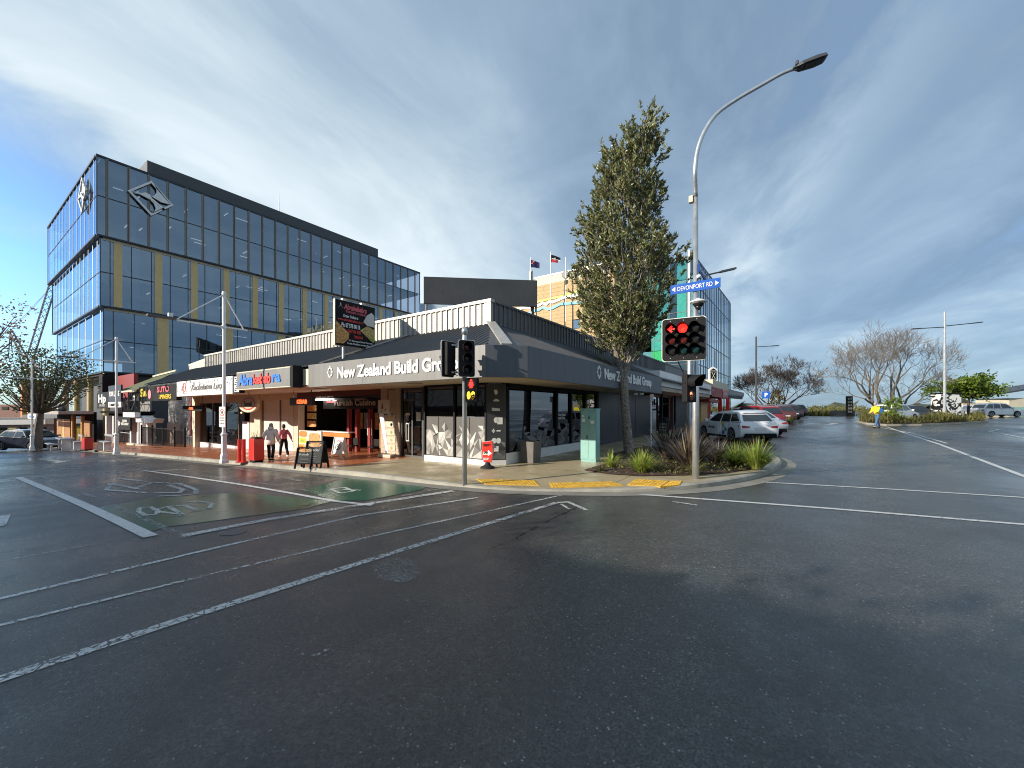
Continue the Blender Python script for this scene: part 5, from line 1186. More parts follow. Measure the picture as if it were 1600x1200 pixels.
for x in (-.26, 0, .26):
    for y in (-.40, .40): m.lathe([(.012, .0), (.008, .006)], P(x, y, .023), M, 8)
m.build('bolt', M_['galv'], ts)
# pedestrian unit on the lamp pole, turned to the right
ND = at(1078, 607, 8.75); P, M = frame(ND, (.93, -.45, 0))
ps = thing('pedestrian_signal', 'black pedestrian signal with deep hood and orange countdown below the nine lamp board', 'traffic light', tuple(ND))
m = MB(); m.obox(P(0, 0, -.02), (.155, .30, .07), M); m.bar(P(-.02, .2, -.05), Vector((PL.x, PL.y, P(0, .2).z)), .04); m.build('housing', M_['black'], ps, bevel=.02)
aspect(ps, P, M, 0, .14, 'lens_dark', .13, .30, .05)
P2, M2 = frame(P(0, -.15, 0), (.35, -.94, 0))
m = MB(); m.lathe([(.115, .03), (.115, .075)], P2(-.02, 0, 0), M2, 20); m.build('countdown_face', M_['lens_dark'], ps)
for k, dg in enumerate('19'): text(dg, M_['lamp_dim'], ps, P2(-.085+.075*k-.01, -.065, .078), P2(1, 0)-P2(0, 0), P2(0, 1)-P2(0, 0), .13, .10, .058, .002, name='digit')
m = MB(); q_ = P(-.16, .1, 0); m.tube([q_, q_+Vector((-.05, .05, .25)), at(1058, 562, 8.75)], .012, 6); m.build('cable', M_['black'], ps)
# left pole with heads
PS = G(726, 757, fp)
sp_ = thing('traffic_signal', 'slim galvanised pole with two black three lamp heads and a red man countdown', 'traffic light', tuple(PS))
m = MB(); m.tube([PS-Vector((0, 0, .1)), PS+Vector((0, 0, 3.2)), PS+Vector((0, 0, 3.42))], [.055, .052, .048], 12); m.lathe([(.065, 0), (.07, .10), (.05, .16)], PS+Vector((0, 0, 3.32)), 'z', 12); m.build('pole', M_['galv'], sp_, smooth=True)
def head3(o, f, lens, nm):
    P, M = frame(o, f)
    m = MB(); m.prism(rrect(P, .185, .40, .05, -.012), P(0, 0, .01)-P(0, 0, 0)); m.build('white_border', M_['white_paint'], sp_)
    m = MB(); m.prism(rrect(P, .172, .388, .045, -.03), P(0, 0, .05)-P(0, 0, 0)); m.build('target_board', M_['black'], sp_)
    m = MB(); m.obox(P(0, 0, -.085), (.12, .36, .055), M); m.build('housing', M_['black'], sp_, bevel=.015)
    for j, ln in enumerate(lens): aspect(sp_, P, M, 0, .24-.24*j, ln, .085, .2, .02)
    m = MB()
    for b in (.3, -.3): m.bar(P(0, b, -.12), Vector((PS.x, PS.y, P(0, b, 0).z)), .035)
    m.build('bracket', M_['galv'], sp_)
head3(at(729, 560, 8.75), (.78, -.62, 0), ('lens_red_off', 'lens_dark', 'lens_dark'), 'a')
head3(at(699, 561, 8.95), (-.98, .10, 0), ('lens_dark', 'lens_dark', 'lens_dark'), 'b')
q_ = at(736, 609, 8.8); P, M = frame(q_, (.35, -.94, 0))
m = MB(); m.obox(P(.01, 0, -.05), (.135, .26, .06), M); m.bar(P(-.1, -.3, -.05), P(.1, -.3, -.05), .02); m.bar(P(0, .1, -.1), Vector((PS.x, PS.y, P(0, .1).z)), .04); m.build('pedestrian_lantern', M_['matte_black'], sp_, bevel=.01)
m = MB(); m.lathe([(.105, .0), (.105, .016)], P(.01, .13, .008), M, 18); m.lathe([(.105, .0), (.105, .016)], P(.01, -.12, .008), M, 18); m.build('lantern_face', M_['lens_dark'], sp_)
m = MB(); m.lathe([(.026, .0), (.02, .004)], P(.01, .205, .026), M, 10); z = .027
m.poly([P(-.03, .17, z), P(-.045, .09, z), P(-.02, .09, z), P(-.025, .035, z), P(.005, .035, z), P(.01, .08, z), P(.015, .035, z), P(.045, .035, z), P(.04, .09, z), P(.065, .09, z), P(.05, .17, z)]); m.build('red_man', M_['lamp_red'], sp_)
for k, dg in enumerate('09'): text(dg, M_['lamp_amber'], sp_, P(-.085+.1*k, -.19, .026), P(1, 0)-P(0, 0), P(0, 1)-P(0, 0), .14, .11, .082, .002, name='digit')
m = MB(); c0, c1 = at(708, 580, 8.9), at(720, 583, 8.85); m.tube([c0, (c0+c1)/2+Vector((0, 0, -.08)), c1], .008, 5); m.tube([c0+Vector((0, 0, .1)), (c0+c1)/2, c1], .008, 5); m.build('cable', M_['black'], sp_)
# masts with stayed arms
def mast():
    r_ = thing('street_mast', 'x', 'street lamp', (0, 0, 0), group='white street masts with stayed arms', local=True)
    m = MB(); m.lathe([(.15, 0), (.15, .10), (.12, .14), (.12, .25), (.092, .35), (.088, .95), (.112, .99), (.112, 1.03), (.075, 1.06), (.06, 1.1)], (0, 0, 0), 'z', 8); m.build('base', M_['post_white'], r_)
    m = MB(); m.tube([(0, 0, 1.05), (0, 0, 5.95)], [.056, .048], 12); m.lathe([(.068, 5.93), (.068, 6.0), (.05, 6.05)], (0, 0, 0), 'z', 12); m.lathe([(.07, 4.74), (.07, 4.86)], (0, 0, 0), 'z', 12); m.build('mast_tube', M_['post_white'], r_, smooth=False)
    m = MB(); m.bar((0, -1.35, 4.8), (0, .75, 4.8), .05); m.build('cross_arm', M_['post_white'], r_)
    for y in (-1.35, .62):
        m = MB(); m.tube([(0, 0, 5.95), (0, y, 4.82)], .020, 6); m.build('stay', M_['post_white'], r_)
    m = MB(); m.obox((0, -1.72, 4.84), (.10, .36, .03)); m.build('luminaire', M_['dark_metal'], r_); m = MB(); m.obox((0, -1.5, 4.93), (.05, .06, .07)); m.build('camera_box', M_['white_paint'], r_)
    return r_
mp = mast()
for i, (px, py, lb) in enumerate(((350, 723.5, 'nearest white stayed mast in front of the food shop with a notice plate'), (182, 709.5, 'white stayed mast before the bar signs'), (50, 704.5, 'white stayed mast in front of the leafy street tree and dark wagon'))):
    o = mp if i == 0 else copy_tree(mp); p = G(px, py, fp); o.location = p; o['label'] = lb
    if i == 0: MP0 = p.copy()
s_ = thing('notice_plate', 'small white no dogs plate fixed to the nearest stayed mast', 'sign', tuple(MP0+Vector((0, -.09, 1.9))))
q_ = MP0+Vector((.02, -.10, 0)); zt = at(355, 636, 15.8).z; zb = at(355, 664.5, 15.8).z
P, M = frame((q_.x+.12, q_.y, (zt+zb)/2), (.25, -1, 0)); m = MB(); m.prism(rrect(P, .155, (zt-zb)/2, .02, 0, 3), P(0, 0, .01)-P(0, 0, 0)); m.build('plate', M_['white_sign'], s_)
m = MB(); n = 20
for i in range(n):
    a, b = 2*math.pi*i/n, 2*math.pi*(i+1)/n; m.poly([P(.10*math.cos(a), .15+.10*math.sin(a), .0125), P(.10*math.cos(b), .15+.10*math.sin(b), .0125), P(.125*math.cos(b), .15+.125*math.sin(b), .0125), P(.125*math.cos(a), .15+.125*math.sin(a), .0125)])
m.bar(P(-.07, .22, .014), P(.07, .08, .014), .02, .004); m.build('red_ring', M_['red'], s_)
m = MB(); m.poly([P(-.06, .12, .012), P(.03, .12, .012), P(.05, .2, .012), P(-.02, .19, .012)]); m.build('symbol', M_['black'], s_)
for k, tx in enumerate(('NO DOGS', 'permitted', 'in this area')): text(tx, M_['black'], s_, P(-.12, -.06-.09*k, .011), P(1, 0)-P(0, 0), P(0, 1)-P(0, 0), .045, .01, .24, .001)
# far car-park lamps: straight pole with arm
def park_lamp(label, px, ytop, d, arms, base_y=None):
    t_ = at(px, ytop, d); zg = g(t_.x, t_.y); s_ = thing('street_lamp', label, 'street lamp', (t_.x, t_.y, zg), group='grey car park lamps')
    m = MB(); m.tube([(t_.x, t_.y, zg), (t_.x, t_.y, t_.z)], [.13, .09], 10); m.build('pole', M_['galv'] if d < 45 else M_['dark_metal'], s_)
    for (ax, ay, bx, by) in arms:
        a, b = at(ax, ay, d), at(bx, by, d); m = MB(); m.tube([a, b], .045, 6); m.build('arm', M_['dark_metal'], s_)
        m = MB(); e_ = b-(b-a).normalized()*.9; m.bar(e_, b, .26, .09); m.build('luminaire', M_['dark_metal'], s_)
park_lamp('straight grey lamp pole rising behind the corner signal with one arm to the right', 1077, 391, 23.5, [(1077, 436, 1149, 419.5)])
park_lamp('distant grey lamp pole in front of the left bare tree', 1181.5, 526, 51, [(1181.5, 542, 1216, 540)])
park_lamp('tall pale lamp pole with two arms standing in the island bushes', 1476, 487, 40, [(1476, 509.5, 1534, 503.5), (1476, 511, 1425, 514)])
park_lamp('thin pole standing before the trunk of the big bare tree', 1392.5, 588, 46, [])
# teal cabinet
cx = G(919, 722, fp); cc = thing('utility_cabinet', 'pale teal steel utility cabinet standing beside the street tree', 'cabinet', tuple(cx))
z0 = cx.z; cx = Vector((cx.x, cx.y+.2, z0)); m = MB(); m.box(cx.x-.25, cx.y-.2, z0+.06, cx.x+.25, cx.y+.10, z0+1.56); m.build('body', M_['teal_cabinet'], cc, bevel=.012)
m = MB(); m.box(cx.x-.265, cx.y-.22, z0+1.56, cx.x+.265, cx.y+.12, z0+1.60); m.build('lid', M_['teal_cabinet'], cc, bevel=.01); m = MB(); m.box(cx.x-.235, cx.y-.19, z0, cx.x+.235, cx.y+.09, z0+.06); m.build('base', M_['teal_cabinet'], cc)
for a, b in ((z0+.1, z0+1.13), (z0+1.15, z0+1.53)):
    m = MB(); m.box(cx.x-.23, cx.y-.209, a, cx.x+.0, cx.y-.201, b); m.box(cx.x+.01, cx.y-.209, a, cx.x+.23, cx.y-.201, b); m.box(cx.x+.251, cx.y-.17, a, cx.x+.257, cx.y+.07, b); m.build('door', M_['teal_cabinet'], cc)
m = MB(); m.box(cx.x-.2, cx.y-.214, z0+1.2, cx.x-.1, cx.y-.21, z0+1.3); m.box(cx.x-.2, cx.y-.214, z0+1.35, cx.x-.13, cx.y-.21, z0+1.4); m.box(cx.x+.08, cx.y-.214, z0+1.15, cx.x+.2, cx.y-.21, z0+1.24); m.build('label_plate', M_['white_sign'], cc)
m = MB(); m.box(cx.x-.04, cx.y-.23, z0+.7, cx.x-.02, cx.y-.21, z0+.8); m.box(cx.x+.02, cx.y-.23, z0+1.3, cx.x+.05, cx.y-.21, z0+1.36); m.build('lock', M_['black'], cc)
# grey tapered planter box and red teardrop sign at the corner
pb = Vector((-6.58, 10.5, fp(-6.58, 10.5))); m = MB(); r_, h = .24, .62
m.v = [(pb.x+sx1*a*.24, pb.y+sy1*a*.24, pb.z+z) for a, z in ((.85, 0), (1, .60), (1, .64), (.86, .64), (.84, .55)) for sx1, sy1 in ((-1, -1), (1, -1), (1, 1), (-1, 1))]
m.f = [(i*4+k, i*4+(k+1) % 4, i*4+4+(k+1) % 4, i*4+4+k) for i in range(4) for k in range(4)]+[(3, 2, 1, 0), (16, 17, 18, 19)]
tag(m.build('planter_box', M_['planter_grey']), 'grey square planter box against the corner office window', 'planter')
pr = Vector((-7.04, 8.95, fp(-7.04, 8.95))); s_ = thing('flag_sign', 'small red pavement sign reading PARTY OPEN on a black rubber base', 'sign', tuple(pr))
m = MB(); m.lathe([(.21, 0), (.19, .04), (.10, .08), (.04, .18)], pr, 'z', 16); m.build('rubber_base', M_['rubber'], s_)
P, M = frame(pr+Vector((0, 0, .44)), (.25, -1, 0)); P0 = P; P = lambda a, b, c=0.: P0(a*.74, b*.74, c); m = MB(); m.prism([P(-.2, .38), P(.2, .44), P(.23, .0), P(.15, -.38), P(-.15, -.38), P(-.22, .0)], P(0, 0, .02)-P(0, 0, 0)); m.build('sign_panel', M_['red'], s_); m = MB(); m.prism([P(-.21, .385, -.005), P(.21, .45, -.005), P(.245, .0, -.005), P(.16, -.39, -.005), P(-.16, -.39, -.005), P(-.235, .0, -.005)], P(0, 0, .01)-P(0, 0, 0)); m.build('frame', M_['white_sign'], s_)
m = MB(); z = .022; m.poly([P(-.17, -.1, z), P(.03, -.08, z), P(.03, -.14, z), P(.19, -.03, z), P(.03, .10, z), P(.03, .04, z), P(-.17, .02, z)]); m.build('arrow', M_['white_sign'], s_)
for tx, y, wd, mt in (('PARTY', .22, .3, 'black'), ('OPEN', -.06, .17, 'black'), ('SHOP', -.30, .22, 'white_sign')): text(tx, M_[mt], s_, P(-.15, y, .024), P(1, .06)-P(0, 0), P(-.06, 1)-P(0, 0), .066, .03, wd*.74, .002)
# A-frame boards
def aframe(name, label, px, py, fdir, w_, h, body, rim, draw=None):
    p = G(px, py, fp); f = Vector(fdir).normalized(); u = Vector((-f.y, f.x, 0))*1; s_ = thing(name, label, 'sandwich board', tuple(p), group='pavement boards outside the kebab shop'); up = Vector((0, 0, 1))
    for sgn, nm in ((1, 'front_panel'), (-1, 'rear_panel')):
        q_ = lambda a, z, o=0.: p+u*a+f*sgn*(.20-(.18)*z/h+o)+up*z
        m = MB(); m.prism([q_(-w_/2+.03, .15), q_(w_/2-.03, .15), q_(w_/2-.03, h-.03), q_(-w_/2+.03, h-.03)], f*sgn*-.012); pn = m.build(nm, M_[body], s_)
        m = MB()
        for a in (-w_/2, w_/2): m.bar(q_(a, 0), q_(a, h), .05, .03)
        m.bar(q_(-w_/2, h), q_(w_/2, h), .05, .03); m.bar(q_(-w_/2, .14), q_(w_/2, .14), .04, .03); m.build('frame', M_[rim], s_)
        if sgn == 1 and draw: draw(lambda a, z, o=.006: q_(a, z, o), u, (q_(0, 1)-q_(0, 0)).normalized(), s_)
    return s_
def chalk(title, w_, h):
    def dr(q_, u, v, s_):
        m = MB(); m.poly([q_(w_*.4*math.cos(i*.449), h*.87+h*.08*math.sin(i*.449)) for i in range(14)]); m.build('food_picture', M_['food_a'], s_)
        text(title, M_['chalk_text'], s_, q_(-w_*.33, h*.64), u, v, h*.1, .02, w_*.62, .001); r6 = random.Random(len(title)); m = MB()
        for k in range(6): a = r6.uniform(-.36, -.2)*w_; m.bar(q_(a, h*(.56-.065*k)), q_(a+r6.uniform(.35, .6)*w_, h*(.565-.065*k)), .014, .003)
        m.build('chalk_lines', M_['chalk_text'], s_)
    return dr
aframe('chalkboard', 'front black chalkboard sandwich board with an oval food picture', 478, 731, (.55, -.83, 0), .46, .60, 'chalk', 'black', chalk('Kebab', .46, .60))
aframe('chalkboard', 'taller black chalkboard just behind and right of the shorter one', 494, 730.5, (.45, -.9, 0), .54, .78, 'chalk', 'black', chalk('Special', .54, .78))
def white_draw(q_, u, v, s_):
    m = MB()
    for i in range(16):
        a, b = i*.3927, (i+1)*.3927; m.poly([q_(.12*math.cos(a), .40+.12*math.sin(a)), q_(.12*math.cos(b), .40+.12*math.sin(b)), q_(.09*math.cos(b), .40+.09*math.sin(b)), q_(.09*math.cos(a), .40+.09*math.sin(a))])
    m.build('round_mark', M_['black'], s_); text('5', M_['black'], s_, q_(-.045, .34), u, v, .12, .04, .09, .001); text('OPEN', M_['pink_text'], s_, q_(-.14, .58), u, v, .08, .03, .28, .001)
aframe('sandwich_board', 'white sandwich board with a round black mark by the kebab shop step', 531, 714.5, (.3, -1, 0), .42, .74, 'white_sign', 'white_paint', white_draw)
p = G(484, 728, fp)+Vector((-.55, .9, 0)); s_ = thing('menu_board', 'large bright photo menu board with yellow and orange food pictures', 'menu board', tuple(p)); w_, z0, z1 = 1.62, .42, 1.42
xm = onY(467, 700, p.y).x; xe = onY(502, 700, p.y).x; zt, zb = onY(484, 673, p.y).z, onY(484, 707, p.y).z
m = MB(); m.box(xm, p.y, zb, xe, p.y+.05, zt); m.build('panel', M_['frosted'], s_)
m = MB(); m.bar((xm+.1, p.y+.03, fp(xm, p.y)), (xm+.1, p.y+.03, zt), .05); m.bar((xe-.1, p.y+.03, fp(xe, p.y)), (xe-.1, p.y+.03, zt), .05); m.build('frame', M_['black'], s_)
W_ = xe-xm; H_ = zt-zb
for (a, b, c_, d_, mt) in ((.02, .70, .38, .97, 'orange'), (.02, .40, .34, .66, 'yellow_bright'), (.02, .06, .30, .36, 'yellow'), (.46, .38, .96, .90, 'food_a'), (.36, .08, .62, .34, 'grey_wall'), (.66, .08, .96, .32, 'frosted'), (.10, .46, .26, .58, 'food_c'), (.08, .12, .22, .26, 'red')):
    m = MB(); n = 12; m.poly([(xm+W_*((a+c_)/2+(c_-a)/2*min(1, max(-1, 1.25*math.cos(i*.5236)))), p.y-(.004 if c_-a > .2 else .008), zb+H_*((b+d_)/2+(d_-b)/2*min(1, max(-1, 1.25*math.sin(i*.5236))))) for i in range(n)]); m.build('food_picture', M_[mt], s_)
# leaning feather banner by the pillar
p = G(606, 713, fp); s_ = thing('feather_banner', 'narrow white feather banner leaning on a pale base beside the tiled pillar', 'banner', tuple(p))
m = MB(); b0 = onY(594, 640, 9.5); b1 = onY(603, 705, 9.5); m.prism([onY(592, 646, 9.5), onY(599, 646, 9.5), onY(607, 708, 9.5), onY(603, 708, 9.5)], (0, .012, 0)); m.build('cloth', M_['white_sign'], s_)
m = MB(); m.tube([onY(592, 644, 9.52), onY(604, 713, 9.52)], .012, 6); m.build('pole', M_['black'], s_); c_ = onY(604, 715, 9.5); m = MB(); m.obox((c_.x, c_.y, fp(c_.x, c_.y)+.06), (.35, .12, .06)); m.build('base', M_['cream_tile'], s_, bevel=.03)
# red bins/planter boxes
def red_box(label, px, py, w_, d_, h):
    p = G(px, py, fp); s_ = thing('red_planter', label, 'planter', tuple(p), group='red street boxes'); z = p.z
    m = MB(); m.box(p.x-w_, p.y, z+.08, p.x+w_, p.y+d_, z+h); m.build('body', M_['red'], s_, bevel=.02)
    m = MB(); m.box(p.x-w_+.03, p.y+.03, z, p.x+w_-.03, p.y+d_-.03, z+.08); m.build('plinth', M_['black'], s_); m = MB(); m.box(p.x-w_+.04, p.y+.04, z+h, p.x+w_-.04, p.y+d_-.04, z+h+.04); m.build('soil_top', M_['mulch'], s_)
    m = MB()
    for i in range(14): a = Vector((p.x+rnd.uniform(-w_, w_)*.8, p.y+rnd.uniform(.05, d_-.05), z+h)); b = a+Vector((rnd.uniform(-.1, .1), rnd.uniform(-.1, .1), rnd.uniform(.12, .3))); m.prism([a-Vector((.02, 0, 0)), a+Vector((.02, 0, 0)), b], (0, .004, 0))
    m.build('plant', M_['leaf_dark'], s_); return s_
red_box('glossy red street box next to the nearest stayed mast', 392.5, 723, .21, .34, .84)
red_box('distant red street box between slatted benches at left', 129.5, 704, .42, .4, .80)
for i, px in enumerate((374, 381)):
    p = G(px, 722.5, fp); m = MB(); m.tube([p, p+Vector((0, 0, .82))], .06, 10); m.lathe([(.12, 0), (.12, .03), (.07, .05)], p, 'z', 10); tag(m.build('red_bollard', M_['red']), ('slim red bollard farther from the red street box' if i == 0 else 'slim red bollard between its twin and the glossy red street box'), 'bollard', 'red bollards beside the street box')
# benches on the left footpath
def bench(label, px, py, L):
    p = G(px, py, fp); s_ = thing('park_bench', label, 'bench', tuple(p), group='pale benches on the far footpath'); z = p.z
    m = MB()
    for k in range(3): m.box(p.x-L/2, p.y+.12*k, z+.50, p.x+L/2, p.y+.12*k+.09, z+.55)
    m.build('seat', M_['galv'], s_)
    for x in (-L/2+.2, L/2-.3):
        m = MB(); m.box(p.x+x, p.y, z, p.x+x+.12, p.y+.33, z+.5); m.build('leg', M_['post_white'], s_)
    m = MB(); m.box(p.x-L/2, p.y+.36, z+.85, p.x+L/2, p.y+.40, z+.98); m.box(p.x-L/2+.2, p.y+.36, z+.5, p.x-L/2+.26, p.y+.40, z+.9); m.box(p.x+L/2-.26, p.y+.36, z+.5, p.x+L/2-.2, p.y+.40, z+.9); m.build('backrest', M_['galv'], s_)
bench('pale bench right of the distant red box', 157, 703.5, 2.0); bench('pale bench left of the distant red box', 113, 702.5, 1.3)
p = G(90, 703, fp); s_ = thing('picnic_table', 'grey picnic table in front of the dark wagon bonnet', 'table', tuple(p)); z = p.z
m = MB(); m.box(p.x-.8, p.y, z+.72, p.x+.8, p.y+.7, z+.78); m.build('tabletop', M_['galv'], s_)
for yy in (-.5, 1.1):
    m = MB(); m.box(p.x-.8, p.y+yy, z+.42, p.x+.8, p.y+yy+.25, z+.47); m.build('seat', M_['galv'], s_)
for x in (-.6, .6):
    m = MB(); m.box(p.x+x-.05, p.y-.4, z, p.x+x+.05, p.y-.3, z+.44); m.box(p.x+x-.05, p.y+1.05, z, p.x+x+.05, p.y+1.15, z+.44); m.box(p.x+x-.05, p.y+.1, z, p.x+x+.05, p.y+.6, z+.72); m.box(p.x+x-.04, p.y-.4, z+.36, p.x+x+.04, p.y+1.15, z+.42); m.build('leg', M_['galv'], s_)
# cafe chair and table inside the kebab doorway
def chair(label, x, y, z):
    s_ = thing('cafe_chair', label, 'chair', (x, y, z), group='dark cafe chairs')
    m = MB(); m.box(x-.17, y-.17, z+.32, x+.17, y+.17, z+.36); m.build('seat', M_['black'], s_); m = MB(); m.box(x-.17, y+.14, z+.38, x+.17, y+.17, z+.66); m.build('backrest', M_['black'], s_)
    for a in (-.15, .15):
        for b in (-.15, .15): m = MB(); m.tube([(x+a, y+b, z), (x+a, y+b, z+.34)], .012, 5); m.build('leg', M_['black'], s_)
chair('dark cafe chair in the kebab shop doorway before the tiled counter', -14.3, BY+.55, -.24); chair('dark cafe chair left of the doorway inside the kebab shop', -15.6, BY+.45, -.24); chair('dark chair by the bar rail across the brick footpath', -45.8, 9.2, -1.35)
p = G(1038, 680, fp); s_ = thing('bagged_planter', 'black bagged board with white lettering against the charcoal wall', 'sign', (-6.5, 25.3, fp(-6.5, 25.3))); z = fp(-6.5, 25.3)
m = MB(); m.lathe([(.30, 0), (.36, .4), (.33, .8), (.2, .98)], (-6.45, 25.4, z), 'z', 14); m.build('black_bag', M_['black'], s_)
for k, tx in enumerate(('COFFEE', 'BAGELS', 'FOOD')): text(tx, M_['text_grey'], s_, (-6.62, 25.02, z+.52-.16*k), (.85, .1, 0), (0, 0, 1), .10, .02, .44, .004)
p = G(1016, 686, fp); s_ = thing('parking_sign_pole', 'slim white pole with a small plate on the side footpath', 'sign', tuple(p)); zt = at(1017, 616, 16.5).z
pp = at(1017, 690, 16.5); m = MB(); m.tube([(pp.x, pp.y, fp(pp.x, pp.y)), (pp.x, pp.y, zt)], .035, 8); m.build('pole', M_['post_white'], s_); m = MB(); m.box(pp.x-.02, pp.y-.05, zt-.28, pp.x+.12, pp.y-.035, zt); m.build('plate', M_['post_white'], s_)
p = at(1197, 640, 50); s_ = thing('parking_sign', 'blue parking sign on a thin post by the left bare tree', 'sign', tuple(p)); a = at(1197, 617, 50)
m = MB(); m.box(a.x-.42, a.y-.05, a.z-.42, a.x+.42, a.y, a.z+.42); m.build('blue_plate', M_['blue_sign'], s_); text('P', M_['white_sign'], s_, (a.x-.15, a.y-.056, a.z-.24), (1, 0, 0), (0, 0, 1), .48, .04, .32, .004); m = MB(); m.tube([(a.x, a.y+.04, .3), (a.x, a.y+.04, a.z)], .05, 6); m.build('post', M_['galv'], s_)
# pylon and mural box in the car park
a = at(1327, 619, 56); s_ = thing('sign_pylon', 'dark slim car park directory pylon with rows of pale squares', 'sign', (a.x, a.y, g(a.x, a.y)))
m = MB(); m.obox((a.x, a.y, (a.z+.5)/2), (.40, .12, (a.z-.5)/2), rz=TH); m.build('pylon', M_['black'], s_); m = MB()
for k in range(5):
    for j in range(2): q_ = Vector((a.x, a.y, a.z-.35-.45*k))+ux*(-.17+.34*j)-Vector((-sT, cT, 0))*.125; m.obox(q_, (.11, .005, .14), rz=TH)
m.build('panel_squares', M_['grey_wall'], s_)
a = at(1478, 616, 43); s_ = thing('mural_box', 'utility box painted with a black and white mural behind the island lamp', 'cabinet', (a.x, a.y, g(a.x, a.y))); zt = a.z
c_ = at(1478, 640, 43); m = MB(); m.obox((c_.x, c_.y, zt/2+.2), (1.08, .5, zt/2-.2), rz=TH); m.build('box', M_['mural'], s_)
m = MB(); m.obox((c_.x, c_.y, zt+.06), (1.14, .56, .06), rz=TH); m.build('lid', M_['black'], s_)
# far fence and low wall in the car park
fe = thing('railing', 'dark far railing beside the glass building', 'fence', tuple(at(1160, 640, 80))); m = MB()
for i in range(22): a = at(1142+i*1.6, 640, 80); m.tube([(a.x, a.y, .5), (a.x, a.y, 2.0)], .03, 4)
a, b = at(1142, 640, 80), at(1178, 640, 80); m.bar((a.x, a.y, 2.0), (b.x, b.y, 2.0), .06); m.bar((b.x-1, b.y, .5), (b.x-1, b.y, 2.2), .9, .3); m.build('railing_bars', M_['black'], fe)
lw = thing('low_wall', 'low dark boundary wall at the end of the car park by the pylon', 'wall', tuple(at(1320, 650, 60))); a, b = at(1300, 645, 58), at(1336, 645, 58); m = MB(); m.prism([(a.x, a.y, .3), (b.x, b.y, .3), (b.x, b.y, 1.5), (a.x, a.y, 1.5)], (-.2, .5, 0)); m.build('wall_face', M_['charcoal'], lw)
# ================================================================ VEGETATION
def leaf(m, p, dv, L, w_, rr):
    dv = dv.normalized(); sd = dv.cross(Vector((rr.uniform(-1, 1), rr.uniform(-1, 1), rr.uniform(-1, 1)))).normalized(); nn = sd.cross(dv)
    m.add([p, p+dv*L*.45+sd*w_/2+nn*w_*.12, p+dv*L, p+dv*L*.45-sd*w_/2+nn*w_*.12], [(0, 1, 2, 3)])
def blade(m, p, dv, L, w_, droop, n=5, up=Vector((0, 0, 1))):
    dv = dv.normalized(); sd = dv.cross(up)
    sd = sd.normalized() if sd.length > .01 else Vector((1, 0, 0)); b = len(m.v); q_ = Vector(p); st_ = L/n
    for i in range(n+1):
        w2 = w_*(1-(i/n)**2.2)*.5+.0006; m.v += [tuple(q_-sd*w2), tuple(q_+sd*w2)]; dv = (dv+Vector((0, 0, -droop*(i+1)/n))).normalized(); q_ = q_+dv*st_
    m.f += [(b+2*i, b+2*i+1, b+2*i+3, b+2*i+2) for i in range(n)]
def clump(name, label, cat, x, y, mt, n, L, w_, spread, droop, seed, group=None, f=fp, z0=.03):
    rr = random.Random(seed); z = f(x, y)+z0; m = MB()
    for i in range(n):
        a = rr.uniform(0, 6.283); t_ = rr.random()**.7*spread; d_ = Vector((math.cos(a)*t_, math.sin(a)*t_, 1)); r_ = rr.random()*.12
        blade(m, (x+math.cos(a)*r_, y+math.sin(a)*r_, z), d_, L*rr.uniform(.55, 1.05), w_*rr.uniform(.7, 1.2), droop*rr.uniform(.5, 1.4))
    return tag(m.build(name, M_[mt]), label, cat, group)
BP = lambda px, py: G(px, py, lambda x, y: fp(x, y)+.02)
for i, (px, py, mt, n, L, w_, sp2, dr, nm, lb) in enumerate((
    (1182, 733, 'grass_lime', 800, .82, .013, 1.0, .34, 'lomandra', 'large bright lime strappy clump at the right end of the bed'),
    (1150, 728, 'grass_lime', 480, .70, .013, 1.0, .34, 'lomandra', 'lime strappy clump just left of the big lime one'),
    (1003, 738, 'grass_lime', 420, .66, .013, 1.1, .36, 'lomandra', 'rounded green strappy clump in front of the tree trunk'),
    (955, 730, 'grass_lime', 220, .5, .012, 1.1, .36, 'lomandra', 'small green tuft at the left tip of the bed near the cabinet'),
    (938, 736, 'grass_mid', 70, .22, .011, 1.2, .3, 'lomandra', 'tiny green tuft on the mulch at the leftmost end of the bed'),
    (1078, 735, 'flax', 230, 1.2, .05, .95, .20, 'flax', 'large bronze flax with long spear leaves behind the lamp pole'),
    (1045, 722, 'flax', 200, 1.25, .05, .9, .18, 'flax', 'dark bronze flax clump behind and left of the largest one'),
    (1118, 724, 'flax', 150, .85, .04, 1.0, .20, 'flax', 'dark bronze flax clump between the lamp pole and the lime clump'),
    (1085, 742, 'grass_mid', 60, .45, .030, 1.1, .3, 'flax', 'small olive flax seedling at the foot of the lamp pole'))):
    p = BP(px, py); clump(nm, lb, 'plant', p.x, p.y, mt, n, L, w_, sp2, dr, 40+i, 'strappy plants in the corner bed')
m = MB(); rr = random.Random(12); cnt = 0
while cnt < 2600:
    x, y = rr.uniform(-4.6, -.7), rr.uniform(9.6, 16.5)
    if not inpoly(x, y, BED) or (y < 9.95 and rr.random() < .7) or (x < -3.7 and rr.random() < .8): continue
    h = .10+.16*max(0, math.sin(x*2.3+y*1.7)); leaf(m, Vector((x, y, fp(x, y)+rr.uniform(.02, h))), Vector((rr.uniform(-1, 1), rr.uniform(-1, 1), rr.uniform(.1, 1))), rr.uniform(.05, .11), .035, rr); cnt += 1
tag(m.build('ground_cover', M_['shrub']), kind='stuff')
